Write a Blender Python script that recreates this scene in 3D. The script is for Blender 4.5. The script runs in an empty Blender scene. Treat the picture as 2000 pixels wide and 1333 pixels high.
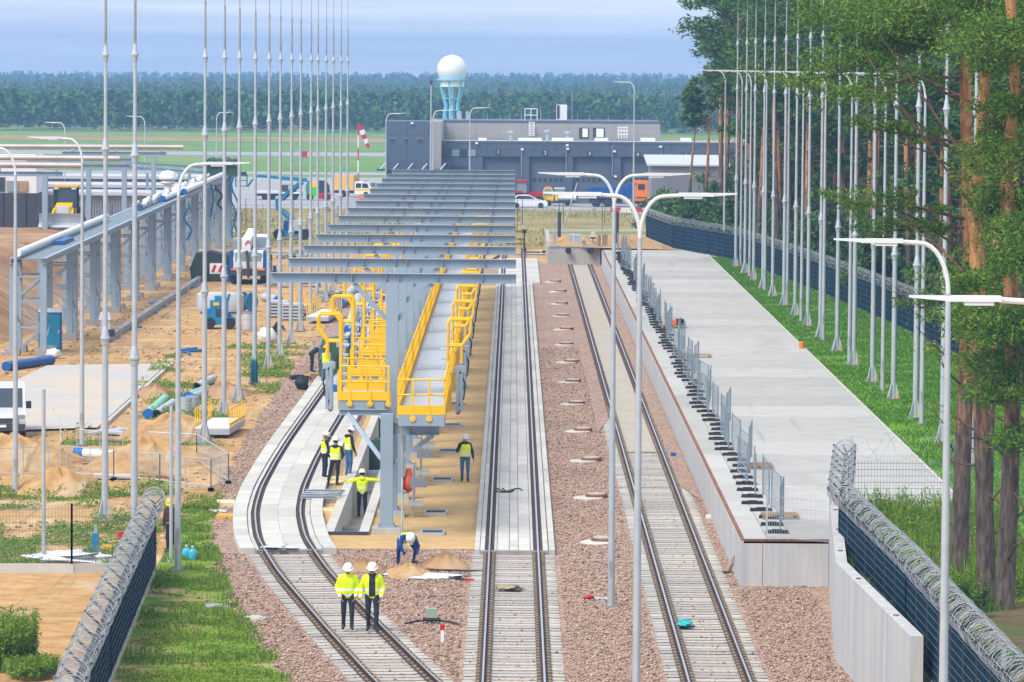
import bpy, math, random
import numpy as np
from mathutils import Matrix, Vector

SC = bpy.context.scene
COL = SC.collection
R = math.radians
PI = math.pi
rnd = random.Random(7)

# ------------------------------------------------------------------ camera
CAM_H = 15.6
FOC = 9000.0                       # focal length in pixels of the 2000 px wide photograph
PITCH = math.atan((666.5 - 130.0) / FOC)
ROLL = R(0.38)
cam_data = bpy.data.cameras.new('camera')
cam_data.sensor_width = 36.0
cam_data.lens = FOC / 2000.0 * 36.0
cam_data.clip_start = 1.0
cam_data.clip_end = 12000.0
cam = bpy.data.objects.new('camera', cam_data)
COL.objects.link(cam)
cam.matrix_world = Matrix.Translation((0, 0, CAM_H)) @ Matrix.Rotation(PI / 2 - PITCH, 4, 'X') @ Matrix.Rotation(ROLL, 4, 'Z')
SC.camera = cam

# ------------------------------------------------------------------ sky, sun, exposure
SUN_EL, SUN_AZ = R(52), R(-138)    # the sun stands left of and a little behind the camera
world = bpy.data.worlds.new('World')
SC.world = world
world.use_nodes = True
wn, wl = world.node_tree.nodes, world.node_tree.links
wn.clear()
w_out = wn.new('ShaderNodeOutputWorld')
w_bg = wn.new('ShaderNodeBackground')
w_sky = wn.new('ShaderNodeTexSky')
w_sky.sky_type = 'NISHITA'
w_sky.sun_disc = False
w_sky.sun_elevation = SUN_EL
w_sky.sun_rotation = SUN_AZ
w_sky.air_density = 1.0
w_sky.dust_density = 1.0
w_sky.ozone_density = 1.6
SKY_STRENGTH = 0.051
w_bg.inputs['Strength'].default_value = SKY_STRENGTH
# a high thin overcast over the blue: long soft streaks
w_geo = wn.new('ShaderNodeTexCoord')
w_map = wn.new('ShaderNodeMapping')
w_map.inputs['Scale'].default_value = (16.0, 16.0, 460.0)
w_noise = wn.new('ShaderNodeTexNoise')
w_noise.inputs['Scale'].default_value = 1.0
w_noise.inputs['Detail'].default_value = 6.0
w_noise.inputs['Roughness'].default_value = 0.55
w_ramp = wn.new('ShaderNodeValToRGB')
w_ramp.color_ramp.elements[0].position = 0.40
w_ramp.color_ramp.elements[1].position = 0.72
w_ramp.color_ramp.elements[0].color = (0.70, 0.70, 0.70, 1)
w_ramp.color_ramp.elements[1].color = (0.96, 0.96, 0.96, 1)
w_cl = wn.new('ShaderNodeMixRGB')
w_cl.inputs['Color1'].default_value = (7.7, 8.5, 10.3, 1)
w_cl.inputs['Color2'].default_value = (9.6, 9.8, 10.9, 1)
w_mix = wn.new('ShaderNodeMixRGB')
w_mul = wn.new('ShaderNodeMixRGB')
wl.new(w_geo.outputs['Generated'], w_map.inputs['Vector'])
wl.new(w_map.outputs['Vector'], w_noise.inputs['Vector'])
wl.new(w_noise.outputs['Fac'], w_ramp.inputs['Fac'])
wl.new(w_noise.outputs['Fac'], w_cl.inputs['Fac'])
wl.new(w_ramp.outputs['Color'], w_mix.inputs['Fac'])
wl.new(w_sky.outputs['Color'], w_mix.inputs['Color1'])
wl.new(w_cl.outputs['Color'], w_mix.inputs['Color2'])
wl.new(w_mix.outputs['Color'], w_bg.inputs['Color'])
wl.new(w_bg.outputs['Background'], w_out.inputs['Surface'])

sun_data = bpy.data.lights.new('sun', 'SUN')
sun_data.energy = 1.5
sun_data.angle = R(30)
sun_data.color = (1.0, 0.95, 0.87)
sun = bpy.data.objects.new('sun', sun_data)
COL.objects.link(sun)
_d = Vector((math.sin(SUN_AZ) * math.cos(SUN_EL), math.cos(SUN_AZ) * math.cos(SUN_EL), math.sin(SUN_EL)))
sun.location = (0, 0, 300)
sun.rotation_euler = _d.to_track_quat('Z', 'Y').to_euler()

SC.view_settings.view_transform = 'Standard'
SC.view_settings.look = 'None'
SC.view_settings.exposure = 1.40
SC.view_settings.gamma = 1.0
SC.view_settings.use_curve_mapping = False
SC.render.engine = 'CYCLES'
SC.cycles.max_bounces = 8
SC.cycles.transparent_max_bounces = 8
SC.cycles.volume_bounces = 0
SC.cycles.use_denoising = True

# ------------------------------------------------------------------ photo pixel -> place
_cp, _sp = math.cos(PITCH), math.sin(PITCH)
_cr, _sr = math.cos(ROLL), math.sin(ROLL)
def ray(u, v):
    a, b = u - 1000.0, v - 666.5
    du, dv = a * _cr + b * _sr, -a * _sr + b * _cr
    x, y, z = du / FOC, 1.0, -dv / FOC
    return x, y * _cp + z * _sp, -y * _sp + z * _cp
def G(u, v, z=0.0):
    x, y, zz = ray(u, v)
    t = (z - CAM_H) / zz
    return Vector((x * t, y * t, z))
def P(u, v, Y):
    x, y, zz = ray(u, v)
    t = Y / y
    return Vector((x * t, Y, CAM_H + zz * t))
def GX(u, v, z=0.0): return G(u, v, z).x
def GY(u, v, z=0.0): return G(u, v, z).y

ORD = ['first', 'second', 'third', 'fourth', 'fifth', 'sixth', 'seventh', 'eighth', 'ninth', 'tenth', 'eleventh', 'twelfth',
       'thirteenth', 'fourteenth', 'fifteenth', 'sixteenth', 'seventeenth', 'eighteenth', 'nineteenth', 'twentieth']
_TENS = {2: 'twenty', 3: 'thirty', 4: 'forty', 5: 'fifty', 6: 'sixty', 7: 'seventy', 8: 'eighty', 9: 'ninety'}
_TENTH = {2: 'twentieth', 3: 'thirtieth', 4: 'fortieth', 5: 'fiftieth', 6: 'sixtieth', 7: 'seventieth', 8: 'eightieth', 9: 'ninetieth'}
def nth(i):                        # 0 -> first
    n = i + 1
    if n <= 20: return ORD[n - 1]
    t, o = divmod(n, 10)
    return _TENTH[t] if o == 0 else _TENS[t] + '-' + ORD[o - 1]

# ------------------------------------------------------------------ mesh helpers
def orient(d, up=(0, 0, 1)):
    d = Vector(d).normalized()
    u = Vector(up)
    if abs(d.dot(u)) > 0.98: u = Vector((0, 1, 0)) if abs(d.y) < 0.9 else Vector((1, 0, 0))
    x = u.cross(d).normalized()        # side
    y = d.cross(x).normalized()        # up-ish
    return x, y, d

class MB:
    def __init__(self):
        self.v, self.f, self.m = [], [], []
    def add(self, vs, fs, mi=0):
        o = len(self.v)
        self.v.extend([tuple(p) for p in vs])
        self.f.extend([tuple(i + o for i in f) for f in fs])
        self.m.extend([mi] * len(fs))
        return self
    def box(self, c, s, rz=0.0, mi=0, M=None, taper=1.0):
        hx, hy, hz = s[0] / 2, s[1] / 2, s[2] / 2
        vs = []
        for z, k in ((-hz, 1.0), (hz, taper)):
            for x, y in ((-hx, -hy), (hx, -hy), (hx, hy), (-hx, hy)):
                vs.append(Vector((x * k, y * k, z)))
        if M is None and rz: M = Matrix.Rotation(rz, 3, 'Z')
        c = Vector(c)
        vs = [(M @ p if M is not None else p) + c for p in vs]
        return self.add(vs, [(3, 2, 1, 0), (4, 5, 6, 7), (0, 1, 5, 4), (1, 2, 6, 5), (2, 3, 7, 6), (3, 0, 4, 7)], mi)
    def bar(self, p0, p1, w, h, mi=0, up=(0, 0, 1)):
        p0, p1 = Vector(p0), Vector(p1)
        x, y, d = orient(p1 - p0, up)
        vs = []
        for p in (p0, p1):
            for a, b in ((-1, -1), (1, -1), (1, 1), (-1, 1)):
                vs.append(p + x * (a * w / 2) + y * (b * h / 2))
        return self.add(vs, [(0, 1, 2, 3), (7, 6, 5, 4), (0, 4, 5, 1), (1, 5, 6, 2), (2, 6, 7, 3), (3, 7, 4, 0)], mi)
    def ibeam(self, p0, p1, h, w, tf=0.02, tw=0.014, mi=0, up=(0, 0, 1)):
        p0, p1 = Vector(p0), Vector(p1)
        x, y, d = orient(p1 - p0, up)
        o = y * (h / 2 - tf / 2)
        self.bar(p0 + o, p1 + o, w, tf, mi, y)
        self.bar(p0 - o, p1 - o, w, tf, mi, y)
        self.bar(p0, p1, tw, h - 2 * tf, mi, y)
        return self
    def tube(self, pts, r, n=8, mi=0, caps=True, up=(0, 0, 1)):
        pts = [Vector(p) for p in pts]
        k = len(pts)
        rs = r if isinstance(r, (list, tuple)) else [r] * k
        vs, fs = [], []
        d0 = (pts[1] - pts[0]).normalized()
        x, y, _ = orient(d0, up)
        for i, p in enumerate(pts):
            if i == 0: d = d0
            elif i == k - 1: d = (pts[-1] - pts[-2]).normalized()
            else:
                d = (pts[i + 1] - pts[i]).normalized() + (pts[i] - pts[i - 1]).normalized()
                d = d.normalized() if d.length > 1e-6 else (pts[i + 1] - pts[i]).normalized()
            x = (x - d * x.dot(d)).normalized()
            y = d.cross(x)
            for j in range(n):
                a = 2 * PI * j / n
                vs.append(p + (x * math.cos(a) + y * math.sin(a)) * rs[i])
        for i in range(k - 1):
            for j in range(n):
                a, b = i * n + j, i * n + (j + 1) % n
                fs.append((a, b, b + n, a + n))
        if caps:
            fs.append(tuple(range(n - 1, -1, -1)))
            fs.append(tuple((k - 1) * n + j for j in range(n)))
        return self.add(vs, fs, mi)
    def lathe(self, prof, n=16, c=(0, 0, 0), mi=0, M=None, sx=1.0, sy=1.0):
        c = Vector(c)
        vs, fs = [], []
        for r, z in prof:
            for j in range(n):
                a = 2 * PI * j / n
                p = Vector((r * math.cos(a) * sx, r * math.sin(a) * sy, z))
                vs.append((M @ p if M is not None else p) + c)
        for i in range(len(prof) - 1):
            for j in range(n):
                a, b = i * n + j, i * n + (j + 1) % n
                fs.append((a, b, b + n, a + n))
        if prof[0][0] > 1e-5: fs.append(tuple(range(n - 1, -1, -1)))
        if prof[-1][0] > 1e-5: fs.append(tuple((len(prof) - 1) * n + j for j in range(n)))
        return self.add(vs, fs, mi)
    def prism(self, poly, a0, a1, axis='x', mi=0, M=None, c=(0, 0, 0)):
        n = len(poly)
        c = Vector(c)
        def at(p, a):
            if axis == 'x': q = Vector((a, p[0], p[1]))
            elif axis == 'y': q = Vector((p[0], a, p[1]))
            else: q = Vector((p[0], p[1], a))
            return (M @ q if M is not None else q) + c
        vs = [at(p, a0) for p in poly] + [at(p, a1) for p in poly]
        fs = [tuple(range(n)), tuple(range(2 * n - 1, n - 1, -1))]
        for i in range(n):
            j = (i + 1) % n
            fs.append((i, i + n, j + n, j))
        return self.add(vs, fs, mi)
    def build(self, name, mats, parent=None, smooth=False, kind=None, loc=None, fix=True):
        me = bpy.data.meshes.new(name)
        me.from_pydata(self.v, [], self.f)
        if not isinstance(mats, (list, tuple)): mats = [mats]
        for m in mats: me.materials.append(m)
        if len(mats) > 1: me.polygons.foreach_set('material_index', self.m)
        if smooth: me.polygons.foreach_set('use_smooth', [True] * len(self.f))
        if fix:
            import bmesh
            bm = bmesh.new(); bm.from_mesh(me)
            bmesh.ops.recalc_face_normals(bm, faces=bm.faces)
            bm.to_mesh(me); bm.free()
        me.update()
        if smooth:
            try: me.set_sharp_from_angle(angle=R(40))
            except Exception: pass
        return link(name, me, parent, kind, loc)

def link(name, me, parent=None, kind=None, loc=None):
    o = bpy.data.objects.new(name, me)
    COL.objects.link(o)
    if parent is not None: o.parent = parent
    if kind: o['kind'] = kind
    if loc is not None: o.location = loc
    return o
def np_mesh(name, V, F, mats, parent=None, kind=None, midx=None, smooth=False):
    """V (n,3) floats, F (m,k) ints, k = 3 or 4"""
    V = np.asarray(V, dtype=np.float32); F = np.asarray(F, dtype=np.int32)
    me = bpy.data.meshes.new(name)
    k = F.shape[1]
    me.vertices.add(len(V)); me.vertices.foreach_set('co', V.ravel())
    me.loops.add(F.size); me.loops.foreach_set('vertex_index', F.ravel())
    me.polygons.add(len(F))
    me.polygons.foreach_set('loop_start', np.arange(0, F.size, k, dtype=np.int32))
    me.polygons.foreach_set('loop_total', np.full(len(F), k, dtype=np.int32))
    if not isinstance(mats, (list, tuple)): mats = [mats]
    for m in mats: me.materials.append(m)
    if midx is not None: me.polygons.foreach_set('material_index', np.asarray(midx, dtype=np.int32))
    if smooth: me.polygons.foreach_set('use_smooth', np.ones(len(F), dtype=bool))
    me.update(calc_edges=True)
    return link(name, me, parent, kind)
def tag(o, label=None, cat=None, group=None, kind=None):
    if label: o['label'] = label
    if cat: o['category'] = cat
    if group: o['group'] = group
    if kind: o['kind'] = kind
    return o
def thing(name, label, cat, loc=(0, 0, 0), rz=0.0, group=None):
    o = bpy.data.objects.new(name, None)
    COL.objects.link(o)
    o.empty_display_size = 0.3
    o.location = loc
    o.rotation_euler = (0, 0, rz)
    return tag(o, label, cat, group)
def copy_tree(o, parent=None):
    c = o.copy(); COL.objects.link(c)
    if parent is not None: c.parent = parent
    for ch in list(KIDS.get(o.name, ())) or [x for x in o.children]: copy_tree(ch, c)
    return c
KIDS = {}
def dup(proto, loc, rz=None, label=None):
    c = copy_tree(proto)
    c.location = loc
    if rz is not None: c.rotation_euler = (0, 0, rz)
    if label: c['label'] = label
    return c
def sheet(name, poly, z, m, kind='structure', parent=None, jag=0.0, step=1.2, seed=1):
    """a flat sheet over a polygon outline; jag makes the outline ragged"""
    rr = random.Random(seed)
    pts = []
    n = len(poly)
    for i in range(n):
        a, b = Vector(poly[i][:2]), Vector(poly[(i + 1) % n][:2])
        k = max(1, int((b - a).length / step)) if jag else 1
        for j in range(k):
            p = a.lerp(b, j / k)
            if jag: p += Vector((rr.uniform(-jag, jag), rr.uniform(-jag, jag)))
            pts.append((p.x, p.y, z))
    me = bpy.data.meshes.new(name)
    me.from_pydata(pts, [], [tuple(range(len(pts)))])
    me.materials.append(m)
    me.update()
    if me.polygons[0].normal.z < 0: me.flip_normals()
    return link(name, me, parent, kind)

# ------------------------------------------------------------------ materials
MATS = {}
def mat(name, col, rough=0.7, metal=0.0, var=0.0, vscale=3.0, col2=None, bump=0.0, bscale=40.0, spec=0.35, coords='Object', detail=5.0, stretch=None, fine=0.0, fscale=60.0):
    """base colour with noise between col and col2 (or +-var), optional relief"""
    m = bpy.data.materials.new(name)
    m.use_nodes = True
    nt = m.node_tree; N, L = nt.nodes, nt.links
    b = N['Principled BSDF']
    b.inputs['Base Color'].default_value = (*col, 1)
    b.inputs['Roughness'].default_value = rough
    b.inputs['Metallic'].default_value = metal
    b.inputs['Specular IOR Level'].default_value = spec
    tc = None
    def coord():
        nonlocal tc
        if tc is None:
            t = N.new('ShaderNodeTexCoord'); tc = t.outputs[coords]
            if stretch:
                mp = N.new('ShaderNodeMapping'); mp.inputs['Scale'].default_value = stretch
                L.new(tc, mp.inputs['Vector']); tc = mp.outputs['Vector']
        return tc
    if var or col2:
        if col2 is None:
            col2 = tuple(min(1, c * (1 + var)) for c in col); col1 = tuple(c * (1 - var) for c in col)
        else: col1 = col
        nz = N.new('ShaderNodeTexNoise'); nz.inputs['Scale'].default_value = vscale; nz.inputs['Detail'].default_value = detail
        nz.inputs['Roughness'].default_value = 0.6
        L.new(coord(), nz.inputs['Vector'])
        rp = N.new('ShaderNodeValToRGB')
        rp.color_ramp.elements[0].position = 0.36; rp.color_ramp.elements[1].position = 0.66
        rp.color_ramp.elements[0].color = (*col1, 1); rp.color_ramp.elements[1].color = (*col2, 1)
        L.new(nz.outputs['Fac'], rp.inputs['Fac'])
        out = rp.outputs['Color']
        if fine:
            n2 = N.new('ShaderNodeTexNoise'); n2.inputs['Scale'].default_value = fscale; n2.inputs['Detail'].default_value = 3.0
            L.new(coord(), n2.inputs['Vector'])
            r2 = N.new('ShaderNodeMapRange'); r2.inputs['From Min'].default_value = 0.3; r2.inputs['From Max'].default_value = 0.7
            r2.inputs['To Min'].default_value = 1 - fine; r2.inputs['To Max'].default_value = 1 + fine
            L.new(n2.outputs['Fac'], r2.inputs['Value'])
            mx = N.new('ShaderNodeMixRGB'); mx.blend_type = 'MULTIPLY'; mx.inputs['Fac'].default_value = 1
            L.new(out, mx.inputs['Color1']); L.new(r2.outputs['Result'], mx.inputs['Color2'])
            out = mx.outputs['Color']
        L.new(out, b.inputs['Base Color'])
    if bump:
        nb = N.new('ShaderNodeTexNoise'); nb.inputs['Scale'].default_value = bscale; nb.inputs['Detail'].default_value = 4.0
        L.new(coord(), nb.inputs['Vector'])
        bp = N.new('ShaderNodeBump'); bp.inputs['Strength'].default_value = bump; bp.inputs['Distance'].default_value = 0.05
        L.new(nb.outputs['Fac'], bp.inputs['Height']); L.new(bp.outputs['Normal'], b.inputs['Normal'])
    MATS[name] = m
    return m

def ground_mat(name, cols, scale, patch, pscale, bump=0.6, voro=None, rough=0.95, objvar=0.0):
    """speckled ground: cell colours from a ramp, larger patches mixed over"""
    m = bpy.data.materials.new(name); m.use_nodes = True
    N, L = m.node_tree.nodes, m.node_tree.links
    b = N['Principled BSDF']; b.inputs['Roughness'].default_value = rough; b.inputs['Specular IOR Level'].default_value = 0.15
    tc = N.new('ShaderNodeTexCoord')
    if voro:
        vo = N.new('ShaderNodeTexVoronoi'); vo.inputs['Scale'].default_value = voro
        L.new(tc.outputs['Object'], vo.inputs['Vector'])
        sep = N.new('ShaderNodeSeparateColor'); L.new(vo.outputs['Color'], sep.inputs['Color'])
        fac = sep.outputs[0]
    else:
        nz = N.new('ShaderNodeTexNoise'); nz.inputs['Scale'].default_value = scale; nz.inputs['Detail'].default_value = 8.0; nz.inputs['Roughness'].default_value = 0.7
        L.new(tc.outputs['Object'], nz.inputs['Vector']); fac = nz.outputs['Fac']
    rp = N.new('ShaderNodeValToRGB')
    els = rp.color_ramp.elements
    lo, hi = (0.0, 1.0) if voro else (0.3, 0.7)
    while len(els) < len(cols): els.new(0.5)
    for i, c in enumerate(cols):
        els[i].position = lo + (hi - lo) * i / (len(cols) - 1); els[i].color = (*c, 1)
    L.new(fac, rp.inputs['Fac'])
    out = rp.outputs['Color']
    for (pc, ps, lo_, hi_, am, *st) in patch:
        n2 = N.new('ShaderNodeTexNoise'); n2.inputs['Scale'].default_value = ps; n2.inputs['Detail'].default_value = 6.0; n2.inputs['Roughness'].default_value = 0.6
        if st:
            mp = N.new('ShaderNodeMapping'); mp.inputs['Scale'].default_value = st[0]; L.new(tc.outputs['Object'], mp.inputs['Vector']); L.new(mp.outputs['Vector'], n2.inputs['Vector'])
        else: L.new(tc.outputs['Object'], n2.inputs['Vector'])
        mr = N.new('ShaderNodeMapRange'); mr.inputs['From Min'].default_value = lo_; mr.inputs['From Max'].default_value = hi_; mr.inputs['To Max'].default_value = am
        L.new(n2.outputs['Fac'], mr.inputs['Value'])
        mx = N.new('ShaderNodeMixRGB'); mx.inputs['Color2'].default_value = (*pc, 1)
        L.new(mr.outputs['Result'], mx.inputs['Fac']); L.new(out, mx.inputs['Color1'])
        out = mx.outputs['Color']
    if objvar:
        oi = N.new('ShaderNodeObjectInfo'); mr = N.new('ShaderNodeMapRange'); mr.inputs['To Min'].default_value = 1 - objvar; mr.inputs['To Max'].default_value = 1 + objvar * .6
        L.new(oi.outputs['Random'], mr.inputs['Value']); mx = N.new('ShaderNodeMixRGB'); mx.blend_type = 'MULTIPLY'; mx.inputs['Fac'].default_value = 1
        L.new(out, mx.inputs['Color1']); L.new(mr.outputs['Result'], mx.inputs['Color2']); out = mx.outputs['Color']
    L.new(out, b.inputs['Base Color'])
    if bump:
        nb = N.new('ShaderNodeTexNoise'); nb.inputs['Scale'].default_value = pscale; nb.inputs['Detail'].default_value = 6.0
        L.new(tc.outputs['Object'], nb.inputs['Vector'])
        bp = N.new('ShaderNodeBump'); bp.inputs['Strength'].default_value = bump; bp.inputs['Distance'].default_value = 0.08
        L.new(nb.outputs['Fac'], bp.inputs['Height']); L.new(bp.outputs['Normal'], b.inputs['Normal'])
    MATS[name] = m
    return m

M_SAND = ground_mat('sand', [(.31, .17, .065), (.46, .275, .11), (.56, .37, .18)], 0.9, [((.25, .15, .075), .12, .52, .68, .6), ((.56, .44, .29), .21, .54, .7, .75), ((.20, .115, .05), 1.0, .56, .70, .65, (1.6, .05, 1)), ((.60, .49, .33), .8, .58, .72, .6, (2.2, .09, 1))], 2.2, 1.0)
M_SAND2 = ground_mat('compacted_sand', [(.43, .275, .11), (.51, .345, .155), (.57, .40, .20)], 1.6, [((.40, .265, .13), .5, .52, .7, .6)], 9.0, 0.35)
M_EARTH = ground_mat('earth', [(.19, .105, .055), (.30, .17, .085), (.42, .27, .14)], 0.35, [((.46, .31, .17), .14, .5, .66, .8)], 1.6, 0.9)
M_BALLAST = ground_mat('ballast', [(.15, .085, .06), (.34, .21, .155), (.45, .30, .225), (.52, .395, .30), (.30, .21, .175)], 10, [((.36, .27, .2), .35, .52, .7, .45)], 20.0, 0.9, voro=11.0)
M_FIELD = ground_mat('dry_grass', [(.20, .17, .06), (.31, .24, .095), (.40, .30, .14)], 0.12, [((.13, .17, .045), .05, .5, .68, .7)], 2.0, 0.3)
M_MEADOW = ground_mat('meadow', [(.085, .19, .035), (.13, .25, .05), (.22, .27, .08)], 0.05, [((.30, .27, .13), .012, .52, .7, .6)], 1.0, 0.2)
M_GRASSG = ground_mat('grass_soil', [(.09, .17, .012), (.15, .25, .025), (.24, .29, .06)], 1.3, [((.46, .33, .17), .45, .50, .62, .85)], 8.0, 0.6)
M_LAWN = ground_mat('lawn_soil', [(.075, .19, .010), (.115, .26, .018), (.18, .32, .035)], 1.1, [((.30, .23, .09), .16, .60, .76, .6)], 8.0, 0.5)
M_FOREST = ground_mat('forest_floor', [(.07, .065, .03), (.12, .095, .045), (.17, .12, .06)], 1.2, [((.06, .11, .02), .3, .5, .64, .8)], 8.0, 0.6)
M_ASPHALT = ground_mat('apron', [(.27, .27, .28), (.33, .33, .34), (.39, .39, .395)], 0.25, [], 3.0, 0.1)
M_CONC = mat('concrete', (.41, .40, .365), 0.85, var=.12, vscale=.35, bump=.15, bscale=14, fine=.06, fscale=5)
M_CONCW = ground_mat('concrete_light', [(.46, .45, .415), (.525, .515, .475), (.58, .565, .515)], 1.2, [((.38, .37, .34), .5, .58, .75, .5), ((.50, .42, .30), .3, .60, .78, .4)], 18, .1, None, .85, .12)
M_PLAT = ground_mat('platform_concrete', [(.375, .37, .345), (.43, .425, .40), (.47, .455, .42)], 0.7, [((.24, .235, .22), .8, .58, .74, .55, (.28, .05, 1)), ((.20, .195, .185), 1.0, .62, .74, .5, (1.3, .035, 1)), ((.47, .38, .26), .16, .58, .75, .45), ((.27, .265, .25), .35, .6, .7, .4)], 16, .12, None, .85, .13)
M_CONCD = mat('concrete_grey', (.33, .33, .32), 0.85, var=.15, vscale=1.2, bump=.15, bscale=20)
M_PADC = mat('pad_concrete', (.40, .405, .40), 0.85, col2=(.52, .43, .32), vscale=.22, bump=.1, bscale=12, fine=.05, fscale=3)
M_SLEEPER = ground_mat('sleeper_concrete', [(.34, .33, .30), (.41, .395, .36), (.47, .44, .385)], 1.5, [((.45, .36, .25), .6, .52, .7, .5)], 20, .15, None, .85, .2)
M_WALLC = mat('board_marked_concrete', (.42, .44, .47), 0.8, col2=(.55, .535, .49), vscale=.9, stretch=(2.2, 2.2, .12), bump=.2, bscale=6, fine=.06, fscale=9)
M_RUST = mat('rail_rust', (.075, .04, .027), 0.8, var=.3, vscale=4)
M_RUSTP = mat('rust_plate', (.23, .095, .045), 0.8, var=.35, vscale=3)
M_RAILTOP = mat('rail_head', (.50, .52, .55), 0.28, metal=.9)
M_CLIP = mat('rail_clip', (.30, .24, .15), 0.7, var=.3, vscale=5)
M_STEEL = mat('grey_painted_steel', (.27, .345, .42), 0.5, var=.06, vscale=.6)
M_GALV = mat('galvanised_steel', (.46, .51, .55), 0.42, metal=.35, var=.10, vscale=1.2)
M_GALV2 = mat('weathered_galvanised', (.37, .40, .41), 0.5, metal=.3, col2=(.27, .26, .23), vscale=1.6)
M_GRATE = mat('walkway_grating', (.50, .55, .60), 0.5, metal=.25, var=.06, vscale=1.5)
M_YELLOW = mat('safety_yellow', (.88, .50, .002), 0.45, var=.05, vscale=1.0)
M_TEMP = mat('dull_galvanised', (.20, .26, .30), 0.5, metal=.2, var=.15)
M_INFILL = ground_mat('pale_infill', [(.34, .30, .24), (.41, .37, .305), (.46, .425, .36)], 1.2, [((.42, .31, .19), .4, .52, .7, .5)], 10, .2)
M_RACK = mat('rack_grating', (.17, .22, .245), 0.6, metal=.1, var=.2, vscale=1.5)
M_WHITE = mat('white_paint', (.74, .75, .76), 0.4, var=.03, vscale=.7)
M_LAMP = mat('lamp_grey', (.66, .69, .71), 0.4)
M_BLACK = mat('black_rubber', (.022, .022, .024), 0.7, var=.2, vscale=4)
M_DARK = mat('dark_metal', (.05, .055, .065), 0.6, var=.2, vscale=3)
M_GLASS = mat('tinted_glass', (.03, .05, .065), 0.08, spec=.7)
M_GLASSL = mat('pale_glass', (.22, .30, .34), 0.1, spec=.7)
M_NAVY = mat('dark_teal_screen', (.005, .026, .050), 0.9, var=.25, vscale=2.5, spec=.05)
M_WIRE = mat('razor_wire', (.42, .45, .48), 0.45, metal=.3)
M_WIREG = mat('coated_wire', (.12, .19, .21), 0.6)
M_BLUE = mat('machine_blue', (.012, .21, .42), 0.4, var=.06, vscale=1)
M_BLUE2 = mat('deep_blue', (.008, .085, .30), 0.45, var=.06, vscale=1)
M_CAPBLUE = mat('cap_blue', (.01, .12, .42), 0.45)
M_RED = mat('signal_red', (.52, .016, .022), 0.4)
M_ORANGE = mat('cab_orange', (.80, .20, .025), 0.4, var=.04, vscale=1)
M_SLATE = mat('slate_cladding', (.075, .105, .145), 0.5, var=.06, vscale=.2)
M_SLATE2 = mat('slate_door', (.09, .115, .15), 0.55, var=.05, vscale=.2)
M_BEIGE = mat('warm_grey_cladding', (.30, .29, .275), 0.6, var=.04, vscale=.2)
M_CORR = mat('corrugated_grey', (.27, .285, .31), 0.5, var=.08, vscale=.4)
M_ROOFW = mat('pale_roof', (.47, .50, .54), 0.6, var=.05, vscale=.3)
M_BRASS = mat('pipe_metal', (.50, .45, .40), 0.4, metal=.4, var=.1, vscale=.5)
M_PIPEG = mat('pipe_grey', (.42, .45, .48), 0.5, var=.08, vscale=1)
M_PIPEGREEN = mat('pipe_green', (.20, .50, .36), 0.5, var=.08, vscale=1)
M_WOOD = mat('timber', (.33, .22, .12), 0.8, var=.25, vscale=2)
M_TARP = mat('dark_tarpaulin', (.03, .045, .035), 0.75, var=.3, vscale=1.2)
M_GREENT = mat('green_tarpaulin', (.035, .085, .05), 0.7, var=.3, vscale=1.2)
M_PLASTIC = mat('crumpled_plastic', (.70, .72, .74), 0.5, var=.1, vscale=4)
M_FOAM = mat('insulation_yellow', (.72, .55, .25), 0.8, var=.12, vscale=3)
# ================================================================== GROUND
def island_mat(name, cols, rough=0.9, spec=0.15, transl=0.0):
    m = bpy.data.materials.new(name); m.use_nodes = True
    N, L = m.node_tree.nodes, m.node_tree.links
    b = N['Principled BSDF']; b.inputs['Roughness'].default_value = rough; b.inputs['Specular IOR Level'].default_value = spec
    g = N.new('ShaderNodeNewGeometry'); rp = N.new('ShaderNodeValToRGB'); els = rp.color_ramp.elements
    while len(els) < len(cols): els.new(0.5)
    for i, c in enumerate(cols): els[i].position = i / (len(cols) - 1); els[i].color = (*c, 1)
    L.new(g.outputs['Random Per Island'], rp.inputs['Fac']); L.new(rp.outputs['Color'], b.inputs['Base Color'])
    if transl:
        tr = N.new('ShaderNodeBsdfTranslucent'); ms = N.new('ShaderNodeMixShader'); ms.inputs['Fac'].default_value = transl
        L.new(rp.outputs['Color'], tr.inputs['Color']); L.new(b.outputs['BSDF'], ms.inputs[1]); L.new(tr.outputs['BSDF'], ms.inputs[2])
        L.new(ms.outputs['Shader'], N['Material Output'].inputs['Surface'])
    MATS[name] = m
    return m
def sheets(name, polys, z, m, kind='structure', parent=None):
    vs, fs = [], []
    for p in polys:
        o = len(vs); vs += [(q[0], q[1], q[2] if len(q) > 2 else z) for q in p]; fs.append(tuple(range(o, o + len(p))))
    me = bpy.data.meshes.new(name); me.from_pydata(vs, [], fs); me.materials.append(m); me.update()
    import bmesh
    bm = bmesh.new(); bm.from_mesh(me)
    for f in bm.faces:
        if f.normal.z < 0: f.normal_flip()
    bm.to_mesh(me); bm.free()
    return link(name, me, parent, kind)
def rag(pts, jag, step, seed):
    rr = random.Random(seed); out = []
    for a, b in zip(pts[:-1], pts[1:]):
        a, b = Vector(a), Vector(b); k = max(1, int((b - a).length / step))
        for j in range(k):
            p = a.lerp(b, j / k); out.append((p.x + rr.uniform(-jag, jag), p.y + rr.uniform(-jag, jag)))
    out.append(tuple(pts[-1]))
    return out

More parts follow.
